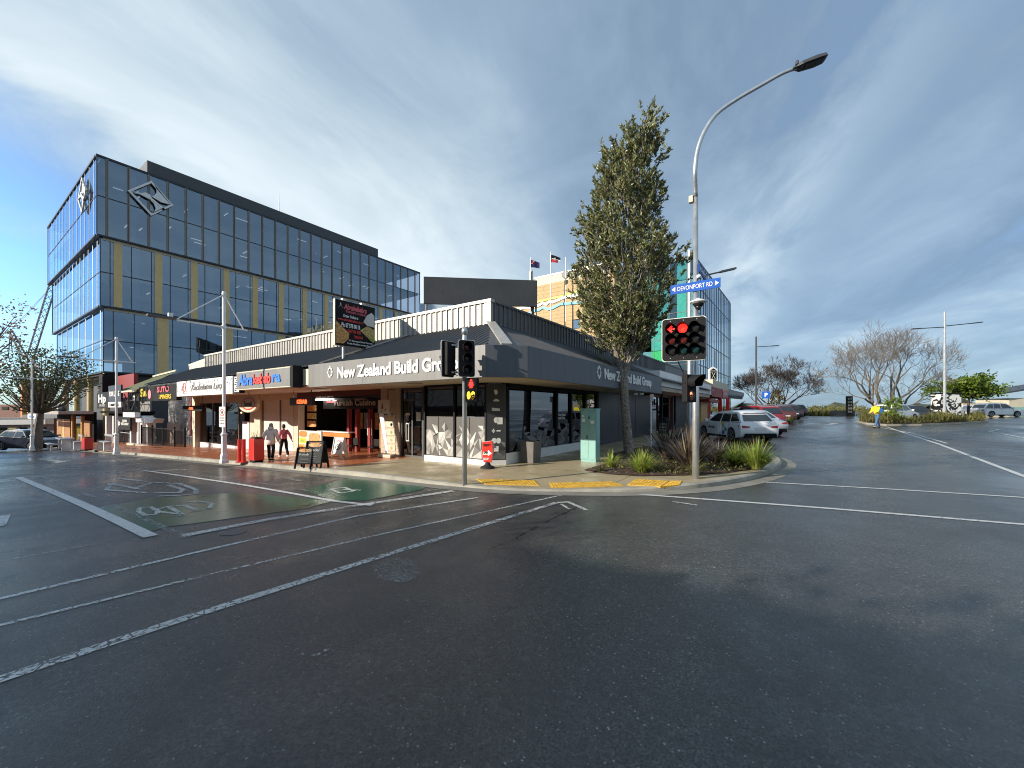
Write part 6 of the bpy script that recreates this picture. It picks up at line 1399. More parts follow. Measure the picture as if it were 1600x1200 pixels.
# --- the tall street tree
TB_ = at(983, 705, 14.55); TB_.z = fp(TB_.x, TB_.y); DEP = 14.55; rr = random.Random(21)
tr = thing('street_tree', 'tall upright olive leaved evergreen street tree with mottled trunk at the corner', 'tree', tuple(TB_))
def toff(px, py): return at(px, py, DEP)-at(983, py, DEP)+Vector((TB_.x, TB_.y, at(983, py, DEP).z))
m = MB(); m.tube([TB_-Vector((0, 0, .1)), toff(980, 670), toff(976, 630), toff(974, 590)], [.19, .155, .15, .16], 12)
lim = []
for pts_, r0_ in (([(974, 592), (966, 560), (958, 530), (950, 490), (945, 430), (942, 360), (948, 300)], .105), ([(974, 592), (985, 556), (990, 520), (985, 470), (982, 400), (985, 330), (1000, 260), (1014, 200)], .11), ([(985, 556), (1005, 520), (1024, 470), (1040, 410), (1048, 360)], .07), ([(958, 530), (930, 490), (912, 440), (905, 395)], .06), ([(982, 430), (1000, 390), (1012, 330), (1018, 270)], .05)):
    P = [toff(*q_)+Vector((-sT, cT, 0))*rr.uniform(-.25, .25)*min(1, i) for i, q_ in enumerate(pts_)]; m.tube(P, [r0_*(1-.8*i/(len(P)-1)) for i in range(len(P))], 8); lim.append(P)
CR = [(3.95, -1.2, .5), (4.6, -1.65, 1.0), (5.3, -1.95, 1.5), (6.2, -2.05, 1.75), (7.2, -2.1, 2.1), (8.0, -1.95, 1.9), (8.6, -1.8, 1.2), (9.5, -1.35, 1.15), (10.6, -1.1, 1.1), (11.3, -.45, 1.1), (11.9, .35, 1.1), (12.5, .62, .92)]
def crw(z):
    for a, b in zip(CR, CR[1:]):
        if a[0] <= z <= b[0]:
            t_ = (z-a[0])/(b[0]-a[0]); return a[1]+(b[1]-a[1])*t_, a[2]+(b[2]-a[2])*t_
    return -.1, .1
lv = MB(); tw_ = m; fwd = Vector((-sT, cT, 0)); k = 0; cl = []
while len(cl) < 315:
    z = rr.uniform(3.9, 12.4); l_, r_ = crw(z)
    if rr.random() > (r_-l_)/4.2: continue
    a = rr.uniform(0, 6.283); q_ = rr.random()**.38; c_, hw = (l_+r_)/2, (r_-l_)/2
    cl.append((Vector((TB_.x, TB_.y, z))+ux*(c_+hw*.93*q_*math.cos(a))+fwd*hw*.85*q_*math.sin(a), hw, q_))
for (p, hw, q_) in cl:
    ax = Vector((TB_.x, TB_.y, p.z-.8)); out = (p-ax); out.z = 0; base = p-Vector((0, 0, .55))-out*.22
    tw_.tube([base-out*.35-Vector((0, 0, .3)), base, p], [.022, .016, .008], 4, cap=False)
    for s2 in range(9):
        b0 = base.lerp(p, rr.uniform(0, 1))+Vector((rr.gauss(0, .16), rr.gauss(0, .16), rr.gauss(0, .16))); dv = (Vector((0, 0, 1))*rr.uniform(.4, 1.2)+out.normalized()*rr.uniform(.1, .7)+Vector((rr.gauss(0, .35), rr.gauss(0, .35), 0))).normalized(); L = rr.uniform(.18, .46)
        tw_.tube([b0, b0+dv*L], [.006, .004], 3, cap=False)
        for j in range(20):
            d2 = (dv+Vector((rr.gauss(0, .55), rr.gauss(0, .55), rr.gauss(0, .4)))); leaf(lv, b0+dv*L*rr.uniform(.2, 1), d2, rr.uniform(.10, .17), rr.uniform(.036, .055), rr)
tw_.build('trunk', M_['bark'], tr); lv.build('crown', M_['leaf_olive'], tr)
# --- branching trees
def grow(m, tips, p, dv, L, r_, lev, rr, spread=.55, up=.12, nseg=3, mn=.006, shrink=.74):
    pts = [Vector(p)]; d_ = dv.normalized()
    for i in range(nseg):
        d_ = (d_+Vector((rr.gauss(0, .13), rr.gauss(0, .13), rr.gauss(0, .10)+up*.5))).normalized(); pts.append(pts[-1]+d_*L/nseg)
    r1 = r_*.68; m.tube(pts, [r_+(r1-r_)*i/nseg for i in range(nseg+1)], 8 if r_ > .08 else 5 if r_ > .03 else 3, cap=False)
    if lev == 0: tips.append((pts[-1], d_)); return
    nb = 3 if rr.random() < .55 else 2
    ph = rr.uniform(0, 6.283)
    for k in range(nb):
        a = ph+k*6.283/nb+rr.uniform(-.4, .4); s_ = Vector((math.cos(a), math.sin(a), 0)); sd = (s_-d_*s_.dot(d_)).normalized()
        nd = d_+sd*spread*rr.uniform(.7, 1.35)+Vector((0, 0, up)); grow(m, tips, pts[-1] if k < nb-1 or lev > 4 else pts[-2], nd, L*shrink*rr.uniform(.8, 1.15), max(mn, r1*rr.uniform(.62, .85)), lev-1, rr, spread, up, nseg, mn, shrink)
def bare_tree(label, base, H, R_, stems, seed, mt, lev=6, spread=.55, mn=.012, r0=.3, nt=3):
    rr = random.Random(seed); t_ = thing('bare_tree', label, 'tree', tuple(base)); m = MB(); tw2 = MB(); tips = []
    for (dx, dz, f_) in stems:
        grow(m, tips, Vector(base)+ux*dx*.05, ux*dx+Vector((0, 0, dz))+Vector((-sT, cT, 0))*rr.uniform(-.5, .5), H*f_, r0*(.75+.25*f_), lev, rr, spread, .10, 3, mn)
    m.build('trunk_and_limbs', M_[mt], t_)
    for p, d_ in tips:
        for k in range(nt): dv = (d_+Vector((rr.gauss(0, .5), rr.gauss(0, .5), rr.gauss(.15, .4)))).normalized(); L = rr.uniform(.3, .75)*H/11; tw2.tube([p, p+dv*L*.6, p+dv*L+Vector((0, 0, .05))], [mn*.8, mn*.6, mn*.4], 3, cap=False)
    tw2.build('twigs', M_['twig_warm' if mt == 'bark_pale' else 'twig'], t_); return t_, tips
b1 = at(1213, 652, 55); b1.z = g(b1.x, b1.y)
t1, _ = bare_tree('rounded dark bare tree with ivy on its trunk left of the far road', b1, 8.4, 5, [(-.9, .9, .27), (.9, .9, .27), (0, 1.2, .30), (-.5, 1.0, .26), (.55, 1.1, .27)], 5, 'twig', 6, .60, .018, .22, 5)
m = MB(); rr = random.Random(2)
for i in range(900):
    z = rr.uniform(0, 3.6); a = rr.uniform(0, 6.28); r_ = (.35+.45*math.sin(z*.9))*rr.uniform(.5, 1.3); leaf(m, b1+Vector((r_*math.cos(a), r_*math.sin(a), z)), Vector((rr.uniform(-1, 1), rr.uniform(-1, 1), rr.uniform(-.3, 1))), .28, .17, rr)
m.build('ivy', M_['shrub'], t1)
b2 = at(1386, 655, 45); b2.z = g(b2.x, b2.y)
bare_tree('big wide spreading bare tree with pale upper twigs behind the island', b2, 12.0, 7, [(-1.25, .75, .25), (1.2, .95, .25), (.5, 1.3, .28), (-.5, 1.3, .28), (-.9, 1.1, .26), (1.0, 1.3, .27)], 14, 'bark_pale', 6, .56, .013, .26)
for i, (x, y, sd) in enumerate(((-27.5, -5.5, 31), (-21, -7.0, 32), (-38, -6.0, 33))):
    bare_tree(('first', 'second', 'third')[i]+' bare street tree on the opposite pavement counted from the camera side', Vector((x, y, g(x, y))), 8.0, 4, [(-.5, 1.2, .24), (.5, 1.3, .25), (0, 1.4, .27)], sd, 'twig', 4, .5, .008, .12)
def leafy(name, label, base, trunk_pts, r0, crown, nclump, per, L, w_, mt, seed, bark='bark_pale', sig=.35, up=.4):
    rr = random.Random(seed); t_ = thing(name, label, 'tree', tuple(base)); m = MB(); lv = MB(); cx_, rx, rz = crown
    m.tube(trunk_pts, [r0*(1-.35*i/max(1, len(trunk_pts)-1)) for i in range(len(trunk_pts))], 8); fk = Vector(trunk_pts[-1])
    for i in range(nclump):
        a = rr.uniform(0, 6.283); cz = rr.uniform(-1, 1); q_ = (rr.random()**.45); hr = math.sqrt(max(0, 1-cz*cz))
        p = Vector(cx_)+Vector((rx*q_*hr*math.cos(a), rx*q_*hr*math.sin(a), rz*q_*cz))
        if i % 2 == 0:
            mid = fk.lerp(p, .5)+Vector((0, 0, -.15*(p-fk).length)); m.tube([fk, mid, p], [r0*.30, r0*.16, r0*.05], 5, cap=False)
        for j in range(per):
            v = p+Vector((rr.gauss(0, sig), rr.gauss(0, sig), rr.gauss(0, sig*.7))); leaf(lv, v, Vector((rr.gauss(0, 1), rr.gauss(0, 1), rr.gauss(up, .7))), L*rr.uniform(.7, 1.3), w_*rr.uniform(.7, 1.2), rr)
    m.build('trunk', M_[bark], t_); lv.build('crown', M_[mt], t_); return t_
for i, (x, y) in enumerate(((-12.5, -7.5), (-6.0, -8.2), (1.5, -7.6), (8.5, -8.0))):  # unseen crowns added to break up the shade edge on the road
    b = Vector((x, y, g(x, y))); leafy('street_tree', ('first', 'second', 'third', 'fourth')[i]+' unseen leafy tree added behind the camera to blur the shade edge', b, [b, b+Vector((0, 0, 1.4)), b+Vector((.1, 0, 2.6))], .13, (b+Vector((0, 0, 4.3)), 2.1, 1.7), 60, 22, .26, .13, 'leaf_dark', 200+i)
d0 = 29.0; bs = G(58, 700, fp)
bs = at(58, 700, d0); bs.z = fp(bs.x, bs.y)
leafy('street_tree', 'leafy vase shaped street tree beside the dark wagon at left', bs, [bs, at(60, 670, d0), at(63, 645, d0)], .28, (at(68, 590, d0), 2.9, 2.3), 150, 30, .20, .10, 'leaf_dark', 8, sig=.30)
# reddish leaved branch tips at the left edge
d1 = 21.0; b = at(-75, 700, d1); b.z = fp(b.x, b.y)
leafy('street_tree', 'red tinged street tree reaching into frame at the left edge', b, [b, at(-72, 640, d1), at(-70, 580, d1)], .2, (at(-52, 520, d1), 2.7, 3.0), 90, 14, .16, .09, 'leaf_red', 18, 'twig', .25)
d2 = 45.0; b = at(1513, 650, d2); b.z = g(b.x, b.y)
leafy('small_tree', 'small round bright green tree between the mural box and the white car', b, [b, at(1513, 640, d2), at(1514, 622, d2)], .14, (at(1518, 604, d2), 2.4, 1.25), 46, 70, .34, .2, 'leaf_bright', 28, 'twig', .38)
b = at(1462, 655, 44); b.z = g(b.x, b.y)
leafy('small_tree', 'thin sapling with sparse green leaves left of the tall island lamp', b, [b, at(1462, 640, 44), at(1461, 625, 44)], .06, (at(1459, 610, 44), 1.1, 1.3), 16, 26, .26, .15, 'leaf_bright', 38, 'twig', .3)
b = at(1396, 662, 33); b.z = g(b.x, b.y)+.12
leafy('shrub', 'yellow green broad leaved shrub just right of the man in yellow', b, [b, b+Vector((0, 0, .4)), b+Vector((0, 0, .8))], .05, (b+Vector((0, 0, 1.2)), .6, .8), 14, 24, .3, .12, 'leaf_bright', 48, 'twig', .2)
# island bushes: one band of low planting
m = MB(); rr = random.Random(77); cnt = 0
xs_ = [p[0] for p in ISI]; ys_ = [p[1] for p in ISI]
while cnt < 7000:
    x, y = rr.uniform(min(xs_), max(xs_)), rr.uniform(min(ys_), max(ys_))
    if not inpoly(x, y, ISI): continue
    h = .55+.28*math.sin(x*1.3)+.2*math.sin(y*2.1+x*.7); p = Vector((x, y, g(x, y)+.14))
    blade(m, p+Vector((0, 0, rr.random()*h*.4)), Vector((rr.gauss(0, .6), rr.gauss(0, .6), 1)), h*rr.uniform(.5, 1), .05, .25, 3); cnt += 1
tag(m.build('island_bushes', M_['shrub']), kind='stuff')
m = MB(); rr = random.Random(78)
for i in range(1500):
    f_ = rr.random(); a = at(1250, 652, 62).lerp(at(1320, 650, 60), f_); x, y = a.x+rr.gauss(0, .8), a.y+rr.gauss(0, 1); blade(m, (x, y, g(x, y)), Vector((rr.gauss(0, .5), rr.gauss(0, .5), 1)), rr.uniform(.3, .95), .10, .2, 3)
tag(m.build('embankment_planting', M_['shrub']), kind='stuff')
p = G(1239, 665); clump('lomandra', 'lone green tuft on the parking divider past the red car', 'plant', p.x-.3, p.y, 'grass_mid', 130, .9, .03, .9, .3, 90, f=g, z0=.1)
m = MB(); rr = random.Random(79)
for i in range(330):
    px = 1255+i*1.06+rr.uniform(-2, 2); a = at(px, 640, rr.uniform(110, 150)); h = rr.uniform(1.0, 2.6) if px < 1350 else rr.uniform(.5, 1.3)
    for j in range(34): leaf(m, Vector((a.x+rr.gauss(0, 1.2), a.y+rr.gauss(0, 1.2), .3+rr.random()*h)), Vector((rr.gauss(0, 1), rr.gauss(0, 1), .6)), .55, .3, rr)
tag(m.build('far_scrub', M_['shrub']), kind='stuff')

# ================================================================ VEHICLES (local: x forward, y left)
def car(name, label, kind, paint, loc, head, group, extra=None, ribs=False):
    D = dict(hatch=(4.3, 1.80, 1.47, .93, .88, 1.0, .22, -1.58, -2.02, .33), suv=(4.5, 1.86, 1.68, 1.04, .98, 1.05, .42, -1.72, -2.12, .36), wagon=(4.75, 1.84, 1.52, .98, .90, 1.0, .28, -1.75, -2.22, .34), sedan=(4.6, 1.8, 1.45, .93, .86, .95, .25, -.95, -1.65, .32))[kind]
    L, W, H, belt, hood, cow, wtop, rr_, rb, wr = D; h2 = L/2; w2 = W/2
    t_ = thing(name, label, 'car', loc, head, group, local=True)
    xf, xr = h2-.86, -h2+.82; ar = wr+.055
    low = []
    def arc(cx): return [(cx+ar*math.cos(R(a)), wr+ar*math.sin(R(a))) for a in range(-18, 199, 18)]
    P = [(-h2+.10, .26), (-h2+.02, .42), (-h2, .62), (-h2+.04, belt-.12), (rb-.02, belt+.03), (rb+.25, belt+.02), (cow, belt), (cow+.45, belt-.045), (h2-.38, hood-.08), (h2-.10, hood-.2), (h2, .58), (h2-.03, .34), (h2-.12, .22)]
    P += [(xf+ar*1.0+.02, .2)]+arc(xf)+[(xr+ar+.02, .2)]+arc(xr)+[(xr-ar-.02, .22)]
    m = MB(); n = len(P)
    for y, sx2, dz in ((-w2, .972, -.05), (-w2+.09, .992, -.012), (-w2*.45, 1.0, 0), (w2*.45, 1.0, 0), (w2-.09, .992, -.012), (w2, .972, -.05)):
        for (x, z) in P: k = max(0, min(1, (z-.7)/.3)); m.v.append((x*sx2, y*(1-.03*k), z+dz*k))
    for r_ in range(5):
        for i in range(n): j = (i+1) % n; m.f.append((r_*n+i, r_*n+j, (r_+1)*n+j, (r_+1)*n+i))
    m.f += [tuple(reversed(range(n))), tuple(range(5*n, 6*n))]
    bm_ = m.build('body', M_[paint], t_); smooth_angle(bm_, 32)
    # cabin
    wb, wt = w2-.05, w2-.24; zr = H
    S = [(cow+.02, belt-.02, wb), (wtop, zr-.05, wt), (wtop-.45, zr, wt-.02), ((wtop+rr_)/2-.2, zr-.005, wt-.01), (rr_+.15, zr-.05, wt), (rr_-.02, zr-.11, wt+.01), (rb+.02, belt+.02, wb-.02)]
    m = MB()
    for x, z, w_ in S:
        for y, dz in ((-w_, 0), (-w_*.55, .022), (0, .03), (w_*.55, .022), (w_, 0)): m.v.append((x, y, z+(dz if z > belt+.2 else 0)))
    for i in range(len(S)-1):
        for k in range(4): m.f.append((i*5+k, i*5+k+1, i*5+k+6, i*5+k+5))
    m.f += [tuple(i*5 for i in range(len(S))), tuple(i*5+4 for i in reversed(range(len(S))))]
    cb_ = m.build('cabin', M_[paint], t_); smooth_angle(cb_, 32)
    def side(x, z, s_, off=.008):
        f_ = min(1, max(0, (z-belt)/(zr-.06-belt))); return (x, s_*(wb+(wt-wb)*f_+off), z)
    zt, zb = zr-.12, belt+.035
    def xfr(z): return cow+(wtop-cow)*(z-belt)/(zr-.05-belt)
    def xre(z): return rb+(rr_-rb)*(z-belt)/(zr-.11-belt)
    bp = (cow+rb)/2+.22
    for s_ in (1, -1):
        for a, b, a2, b2 in ((xfr(zb)-.12, bp+.05, xfr(zt)-.12, bp+.04), (bp-.05, bp-.80, bp-.05, bp-.72), (bp-.88, xre(zb)+.12, bp-.80, xre(zt)+.18)):
            if b >= a-.05: continue
            m = MB(); m.poly([side(a, zb, s_), side(a2, zt, s_), side(b2, zt, s_), side(b, zb+(.05 if b < bp-.85 else 0), s_)]); m.build('side_window', M_['car_glass'], t_)
        m = MB(); m.obox((cow-.12, s_*(wb+.12), belt+.07), (.08, .09, .06)); m.build('mirror', M_[paint], t_, bevel=.02)
        m = MB()
        for x in (bp+.12, bp-.72): m.obox((x, s_*(w2*.985), belt-.14), (.10, .012, .014))
        m.build('door_handle', M_[paint], t_)
        m = MB()
        for x in (cow-.12, bp, bp-.84): m.obox((x, s_*(w2+.0006), .62), (.005, .001, .30))
        m.build('door_seam', M_['black'], t_)
        m = MB(); m.box(xr+ar+.03, s_*w2-.03 if s_ > 0 else s_*w2-.006, .19, xf-ar-.03, s_*w2+.006 if s_ > 0 else s_*w2+.03, .30); m.build('sill_trim', M_['black'], t_)
        m = MB(); m.prism([(h2-.34, s_*(w2-.02), hood-.14), (h2-.075, s_*(w2-.22), hood-.24), (h2-.055, s_*(w2-.24), hood-.34), (h2-.30, s_*(w2-.02), hood-.28)], (.012, s_*.012, 0)); m.build('headlight', M_['headlight'], t_)
        m = MB(); m.prism([(-h2+.03, s_*(w2-.42), belt-.17), (-h2+.05, s_*(w2-.09), belt-.13), (-h2+.05, s_*(w2-.09), belt-.25), (-h2+.03, s_*(w2-.38), belt-.235)], (-.03, 0, 0)); m.prism([(-h2+.02, s_*(w2-.095), belt-.13), (-h2+.28, s_*(w2-.012), belt-.13), (-h2+.24, s_*(w2-.012), belt-.20), (-h2+.02, s_*(w2-.095), belt-.25)], (0, s_*.018, 0)); m.build('tail_light', M_['taillight'], t_)
        for xw in (xf, xr):
            c_ = (xw, s_*(w2-.10), wr); m = MB(); m.lathe([(wr*.62, -.10), (wr*.93, -.105), (wr, -.06), (wr, .06), (wr*.93, .105), (wr*.62, .10)], c_, 'y', 24); ty = m.build('wheel', M_['rubber'], t_)
            m = MB(); m.lathe([(wr*.63, s_*.085), (wr*.66, s_*.108), (wr*.58, s_*.10), (wr*.56, s_*.06)], c_, 'y', 24); m.lathe([(wr*.12, s_*.06), (wr*.15, s_*.10), (wr*.08, s_*.112)], c_, 'y', 10)
            for k in range(5):
                a = k*1.2566; m.bar((xw+.03*math.cos(a), c_[1]+s_*.09, wr+.03*math.sin(a)), (xw+wr*.6*math.cos(a), c_[1]+s_*.095, wr+wr*.6*math.sin(a)), .055, .03)
            m.build('rim', M_['silver'], ty)
    m = MB(); k = .06; m.poly([(xfr(zb)+.05, -wb+.14, zb), (xfr(zb)+.05, wb-.14, zb), (xfr(zt)+.03, wt-.06, zt+.02), (xfr(zt)+.03, -wt+.06, zt+.02)]); m.build('windscreen', M_['car_glass'], t_)
    m = MB(); zq = zr-.17; m.poly([(xre(zb+.04)-.03, wb-.16, zb+.04), (xre(zb+.04)-.03, -wb+.16, zb+.04), (xre(zq)-.05, -wt+.08, zq), (xre(zq)-.05, wt-.08, zq)]); m.build('rear_window', M_['car_glass'], t_)
    m = MB(); m.box(-h2-.012, -.26, .60, -h2-.002, .26, .72); m.build('number_plate', M_['plate'], t_)
    m = MB(); m.prism([(-h2+.03, -w2+.10, .24), (-h2+.03, w2-.10, .24), (-h2-.012, w2-.16, .44), (-h2-.012, -w2+.16, .44)], (-.006, 0, 0)); m.build('rear_bumper_trim', M_['black'], t_)
    m = MB(); m.prism([(h2-.02, -w2+.25, .30), (h2-.02, w2-.25, .30), (h2+.005, w2-.3, .52), (h2+.005, -w2+.3, .52)], (.006, 0, 0)); m.build('grille', M_['black'], t_)
    m = MB(); m.box(-h2+.3, -w2+.2, .2, h2-.3, w2-.2, .5)
    for xw in (xf, xr): m.box(xw-ar, -w2+.13, .3, xw+ar, w2-.13, wr*2+.1)
    m.build('underbody', M_['matte_black'], t_)
    if kind in ('suv', 'wagon'):
        for s_ in (1, -1): m = MB(); m.tube([(wtop-.4, s_*(wt-.06), zr+.01), (wtop-.5, s_*(wt-.06), zr+.06), (rr_+.3, s_*(wt-.06), zr+.05), (rr_+.2, s_*(wt-.06), zr-.01)], .018, 6); m.build('roof_rail', M_['silver'], t_)
    else: m = MB(); m.box(rr_-.12, -wt+.1, zr-.11, rr_+.14, wt-.1, zr-.055); m.build('roof_spoiler', M_[paint], t_, bevel=.02)
    return t_
def gz3(x, y): return (x, y, g(x, y))
A54 = math.atan2(.80, -.60)
GP = 'cars angle parked along the side road'
cpos = at(1146, 678, 20.8); wc = car('parked_car', 'white hatchback with green and teal square livery nearest in the angled row', 'hatch', 'car_white', gz3(cpos.x, cpos.y), A54, GP)
m = MB(); sgy = .905
for (x, z, mt) in ((-.55, .86, 'yellow_bright'), (-.66, .76, 'teal_cabinet'), (-.84, .58, 'teal_b'), (-.66, .42, 'blue_sign')):
    m = MB(); m.obox((x, sgy, z), (.085, .003, .085)); m.build('livery_square', M_[mt], wc)
text('ehouse', M_['navy'], wc, (.75, sgy+.001, .60), (-1, 0, 0), (0, 0, 1), .15, .03, .62, .001)
for i, (px, k, kind, pt, lb) in enumerate(((1180, 24.3, 'sedan', 'car_silver', 'silver car half hidden between the white hatchback and the red car'), (1187, 30.5, 'suv', 'car_red', 'bright red SUV third in the angled row'), (1213, 40, 'suv', 'car_maroon', 'dark maroon SUV behind the red one in the angled row'), (1228, 48, 'suv', 'car_dark', 'black SUV with spare wheel last but one in the angled row'), (1240, 58, 'suv', 'car_dark', 'farthest dark SUV at the end of the angled row'), (1170, 34, 'wagon', 'car_white', 'white car roof showing behind the red SUV'))):
    p = at(px, 650, k); car('parked_car', lb, kind, pt, gz3(p.x-.4, p.y), A54+.05*(i % 2), GP)
GQ = 'cars parked beyond the island'
p = at(1428, 655, 41); car('parked_car', 'dark wagon parked behind the island bushes', 'wagon', 'car_dark', gz3(p.x, p.y), TH-.25, GQ)
p = at(1557, 655, 50); car('parked_car', 'white SUV parked side on at far right', 'suv', 'car_white', gz3(p.x, p.y), TH-.1, GQ)
p = at(1518, 650, 56); car('parked_car', 'white car partly hidden behind the white SUV with red tail light', 'hatch', 'car_white', gz3(p.x, p.y), TH+.9, GQ)
p = at(1398, 655, 40); vc = car('parked_car', 'white SUV with blue spare wheel cover behind the man in yellow', 'suv', 'car_white', gz3(p.x, p.y), TH+.35, GQ)
m = MB(); m.lathe([(.30, 0), (.32, -.10), (.22, -.15)], (-2.26, 0, .95), 'x', 18); m.build('spare_wheel_cover', M_['blue_sign'], vc)
GL = 'cars parked at the left end of the street'
p = at(52, 690, 30.5); car('parked_car', 'dark navy wagon parked side on behind the street tree', 'wagon', 'car_navy', (p.x, p.y, fp(p.x, p.y)-.10), TH-.24, GL)
p = at(-48, 690, 37); car('parked_car', 'white car cut off by the left edge of the picture', 'hatch', 'car_white', (p.x, p.y+.8, fp(p.x, p.y)-.1), TH+.4, GL)

# ================================================================ PEOPLE (local: x forward, y left)
def skin(nm, V, E, Rr, m_, parent, root=0, sub=2):
    me = bpy.data.meshes.new(nm); me.from_pydata([tuple(v) for v in V], E, []); o = bpy.data.objects.new(nm, me); C.objects.link(o)
    sk = o.modifiers.new('s', 'SKIN'); sk.use_smooth_shade = True; sk.branch_smoothing = .6
    for i, r_ in enumerate(Rr): d_ = me.skin_vertices[0].data[i]; d_.radius = r_ if isinstance(r_, tuple) else (r_, r_); d_.use_root = (i == root)
    ss = o.modifiers.new('b', 'SUBSURF'); ss.levels = sub; ss.render_levels = sub
    bpy.context.view_layer.update(); m2 = bpy.data.meshes.new_from_object(o.evaluated_get(bpy.context.evaluated_depsgraph_get()))
    bpy.data.objects.remove(o); bpy.data.meshes.remove(me); m2.materials.clear(); m2.name = nm
    for p in m2.polygons: p.use_smooth = True
    return link(nm, m2, M_[m_], parent)
def person(label, loc, head, sc_, J, top, bot, shoe, hair, hood=None, group=None):
    t_ = thing('person', label, 'person', loc, head, group, local=True); t_.scale = (sc_,)*3
    V = []; E = []; Rr = []; ix = {}
    def v(n, p, r_, par=None):
        ix[n] = len(V); V.append(Vector(p)); Rr.append(r_)
        if par: E.append((ix[par], ix[n]))
    ln = J['lean']
    v('pel', (0, 0, .96), (.13, .10)); v('waist', (ln*.35, 0, 1.12), (.115, .09), 'pel'); v('chest', (ln*.8, 0, 1.32), (.14, .10), 'waist'); v('neck', (ln, 0, 1.49), .052, 'chest'); v('jaw', (ln+.03, 0, 1.565), (.062, .068), 'neck'); v('head', (ln+.02, 0, 1.64), (.078, .092), 'jaw'); v('crown', (ln+.005, 0, 1.715), (.06, .07), 'head')
    for s_, a in ((1, 'l'), (-1, 'r')):
        sh, el, wr_ = J['arm'+a]
        v('sh'+a, (ln*.9, s_*.18, 1.43), .055, 'chest'); v('el'+a, el, .042, 'sh'+a); v('wr'+a, wr_, .030, 'el'+a)
        wv = Vector(wr_); dv = (wv-Vector(el)).normalized(); pl2 = wv+dv*.07; v('pm'+a, pl2, (.035, .018), 'wr'+a); sd = Vector((1, 0, 0)); sd = (sd-dv*sd.dot(dv)).normalized(); inn = dv.cross(sd)*s_
        for k, (off, l_) in enumerate(((.03, .075), (.01, .085), (-.01, .08), (-.03, .062))):
            b_ = pl2+sd*off; v('f%s%d' % (a, k), b_+dv*l_*.55, .0095, 'pm'+a); v('g%s%d' % (a, k), b_+dv*l_-inn*.02, .008, 'f%s%d' % (a, k))
        v('t'+a, wv+dv*.05+sd*.05, .011, 'pm'+a); v('u'+a, wv+dv*.085+sd*.065, .009, 't'+a)
        hp2, kn, an_ = J['leg'+a]; v('hip'+a, hp2, .085, 'pel'); v('kn'+a, kn, .058, 'hip'+a); v('an'+a, an_, .042, 'kn'+a); v('toe'+a, Vector(an_)+Vector((.15, 0, -.045)), .036, 'an'+a)
    skin('body', V, E, Rr, 'skin', t_)
    def sub_(names, rad, mt, nm, ext=None):
        vs = [V[ix[n]] for n in names]; e = [(i, j) for i, a in enumerate(names) for j, b in enumerate(names) if i < j and ((ix[a], ix[b]) in E or (ix[b], ix[a]) in E)]
        return skin(nm, vs, e, rad, mt, t_)
    f_ = J.get('bulk', 1)
    V2 = dict(ix); hem = J.get('hem', .84)
    N = ['pel', 'waist', 'chest', 'neck', 'shl', 'ell', 'wrl', 'shr', 'elr', 'wrr']
    keep = V[ix['pel']].copy(); V[ix['pel']] = Vector((ln*.1, 0, hem))
    sub_(N, [(.18*f_, .145*f_), (.17*f_, .135*f_), (.175*f_, .135*f_), .065, .085*f_, .068*f_, .05*f_, .085*f_, .068*f_, .05*f_], top, 'jacket'); V[ix['pel']] = keep
    sub_(['pel', 'waist', 'hipl', 'knl', 'anl', 'hipr', 'knr', 'anr'], [(.15, .12), (.125, .10), .105, .078, .072, .105, .078, .072], bot, 'trousers')
    for a in 'lr':
        p = V[ix['an'+a]]; m = MB(); m.ball(p+Vector((.06, 0, -.045)), (.135, .05, .045), 12, 8); m.build('shoe', M_[shoe], t_, smooth=True)
    h = V[ix['head']]
    m = MB(); m.ball(h+Vector((-.018, 0, .03)), (.098, .088, .105), 14, 10); m.ball(h+Vector((-.05, 0, -.03)), (.065, .078, .08), 12, 8); m.build('hair', M_[hair], t_, smooth=True)
    m = MB(); m.ball(h+Vector((.098, 0, -.02)), (.018, .014, .022), 8, 6)
    for s_ in (1, -1): m.ball(h+Vector((.0, s_*.085, -.02)), (.018, .01, .03), 8, 6)
    m.build('nose_and_ears', M_['skin'], t_, smooth=True)
    m = MB()
    for s_ in (1, -1): m.ball(h+Vector((.082, s_*.032, .005)), (.008, .012, .007), 8, 6)
    m.ball(h+Vector((.082, 0, -.065)), (.006, .022, .005), 8, 6); m.build('eyes_and_mouth', M_['hair_dark'], t_, smooth=True)
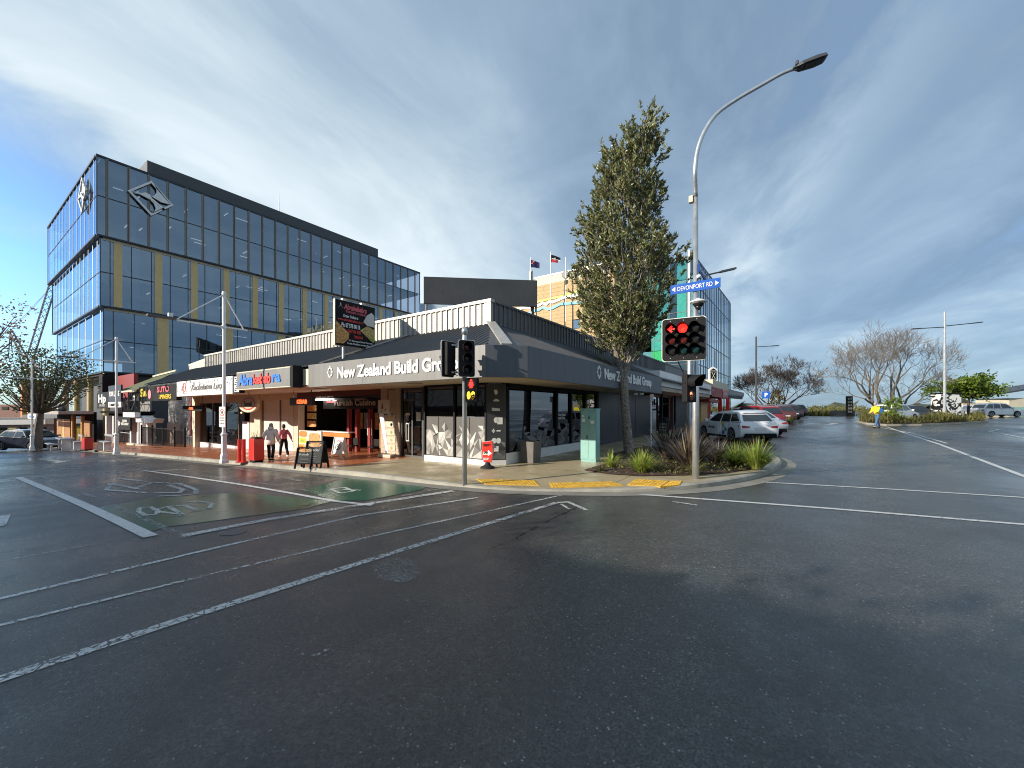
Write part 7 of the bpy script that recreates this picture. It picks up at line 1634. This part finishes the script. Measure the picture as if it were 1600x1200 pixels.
    if hood: m = MB(); m.lathe([(.09, -.07), (.125, -.02), (.13, .03), (.10, .07), (.075, .055)], V[ix['neck']]+Vector((-.03, 0, .03)), 'z', 16); m.build('hood', M_[hood], t_, smooth=True)
    return t_
def J_(lean, stride, arml, armr, **k):
    s_ = stride; d_ = dict(lean=lean, arml=((0, 0, 0), arml[0], arml[1]), armr=((0, 0, 0), armr[0], armr[1]), legl=((0, .10, .90), (s_*.5+.03, .11, .50), (s_, .11, .085)), legr=((0, -.10, .90), (-s_*.35+.05, -.11, .50), (-s_*.95, -.11, .10))); d_.update(k); return d_
q1 = G(423, 719.5, fp); away = math.atan2(.75, -.66)
p1 = person('person in a puffy beige jacket and dark trousers walking away with grey hair', tuple(q1), away, .77, J_(.03, .10, ((-.05, .30, 1.16), (.0, .34, .92)), ((-.03, -.30, 1.16), (.03, -.34, .92)), bulk=1.28, hem=.70), 'puffer', 'cloth_black', 'cloth_black', 'hair_grey', 'puffer', 'people on the brick footpath')
q2 = G(444, 714, fp); p2 = person('person in a pink jacket and black trousers with a dark shoulder bag', tuple(q2), math.atan2(.3, -.95)+.35, .74, J_(.05, .20, ((-.06, .27, 1.18), (.06, .30, .95)), ((-.08, -.27, 1.17), (-.16, -.32, .93)), bulk=1.05, hem=.90), 'pink', 'cloth_black', 'shoe_white', 'hair_dark', None, 'people on the brick footpath')
m = MB(); m.tube([(.14, -.12, 1.46), (.16, .02, 1.30), (.15, .16, 1.10)], .016, 6); m.tube([(-.13, -.12, 1.46), (-.17, .02, 1.30), (-.13, .18, 1.08)], .016, 6); m.build('bag_strap', M_['cloth_black'], p2)
q3 = G(1371, 668.5); p3 = person('person in a bright yellow hi vis jacket and blue jeans striding past the island', tuple(q3), math.atan2(-sT, -cT)+.1, 1.05, J_(.16, .30, ((.22, .24, 1.12), (.42, .16, 1.12)), ((.16, -.26, 1.12), (.36, -.20, 1.05)), bulk=1.12, hem=.88), 'hivis', 'denim', 'cloth_black', 'hair_grey', None)
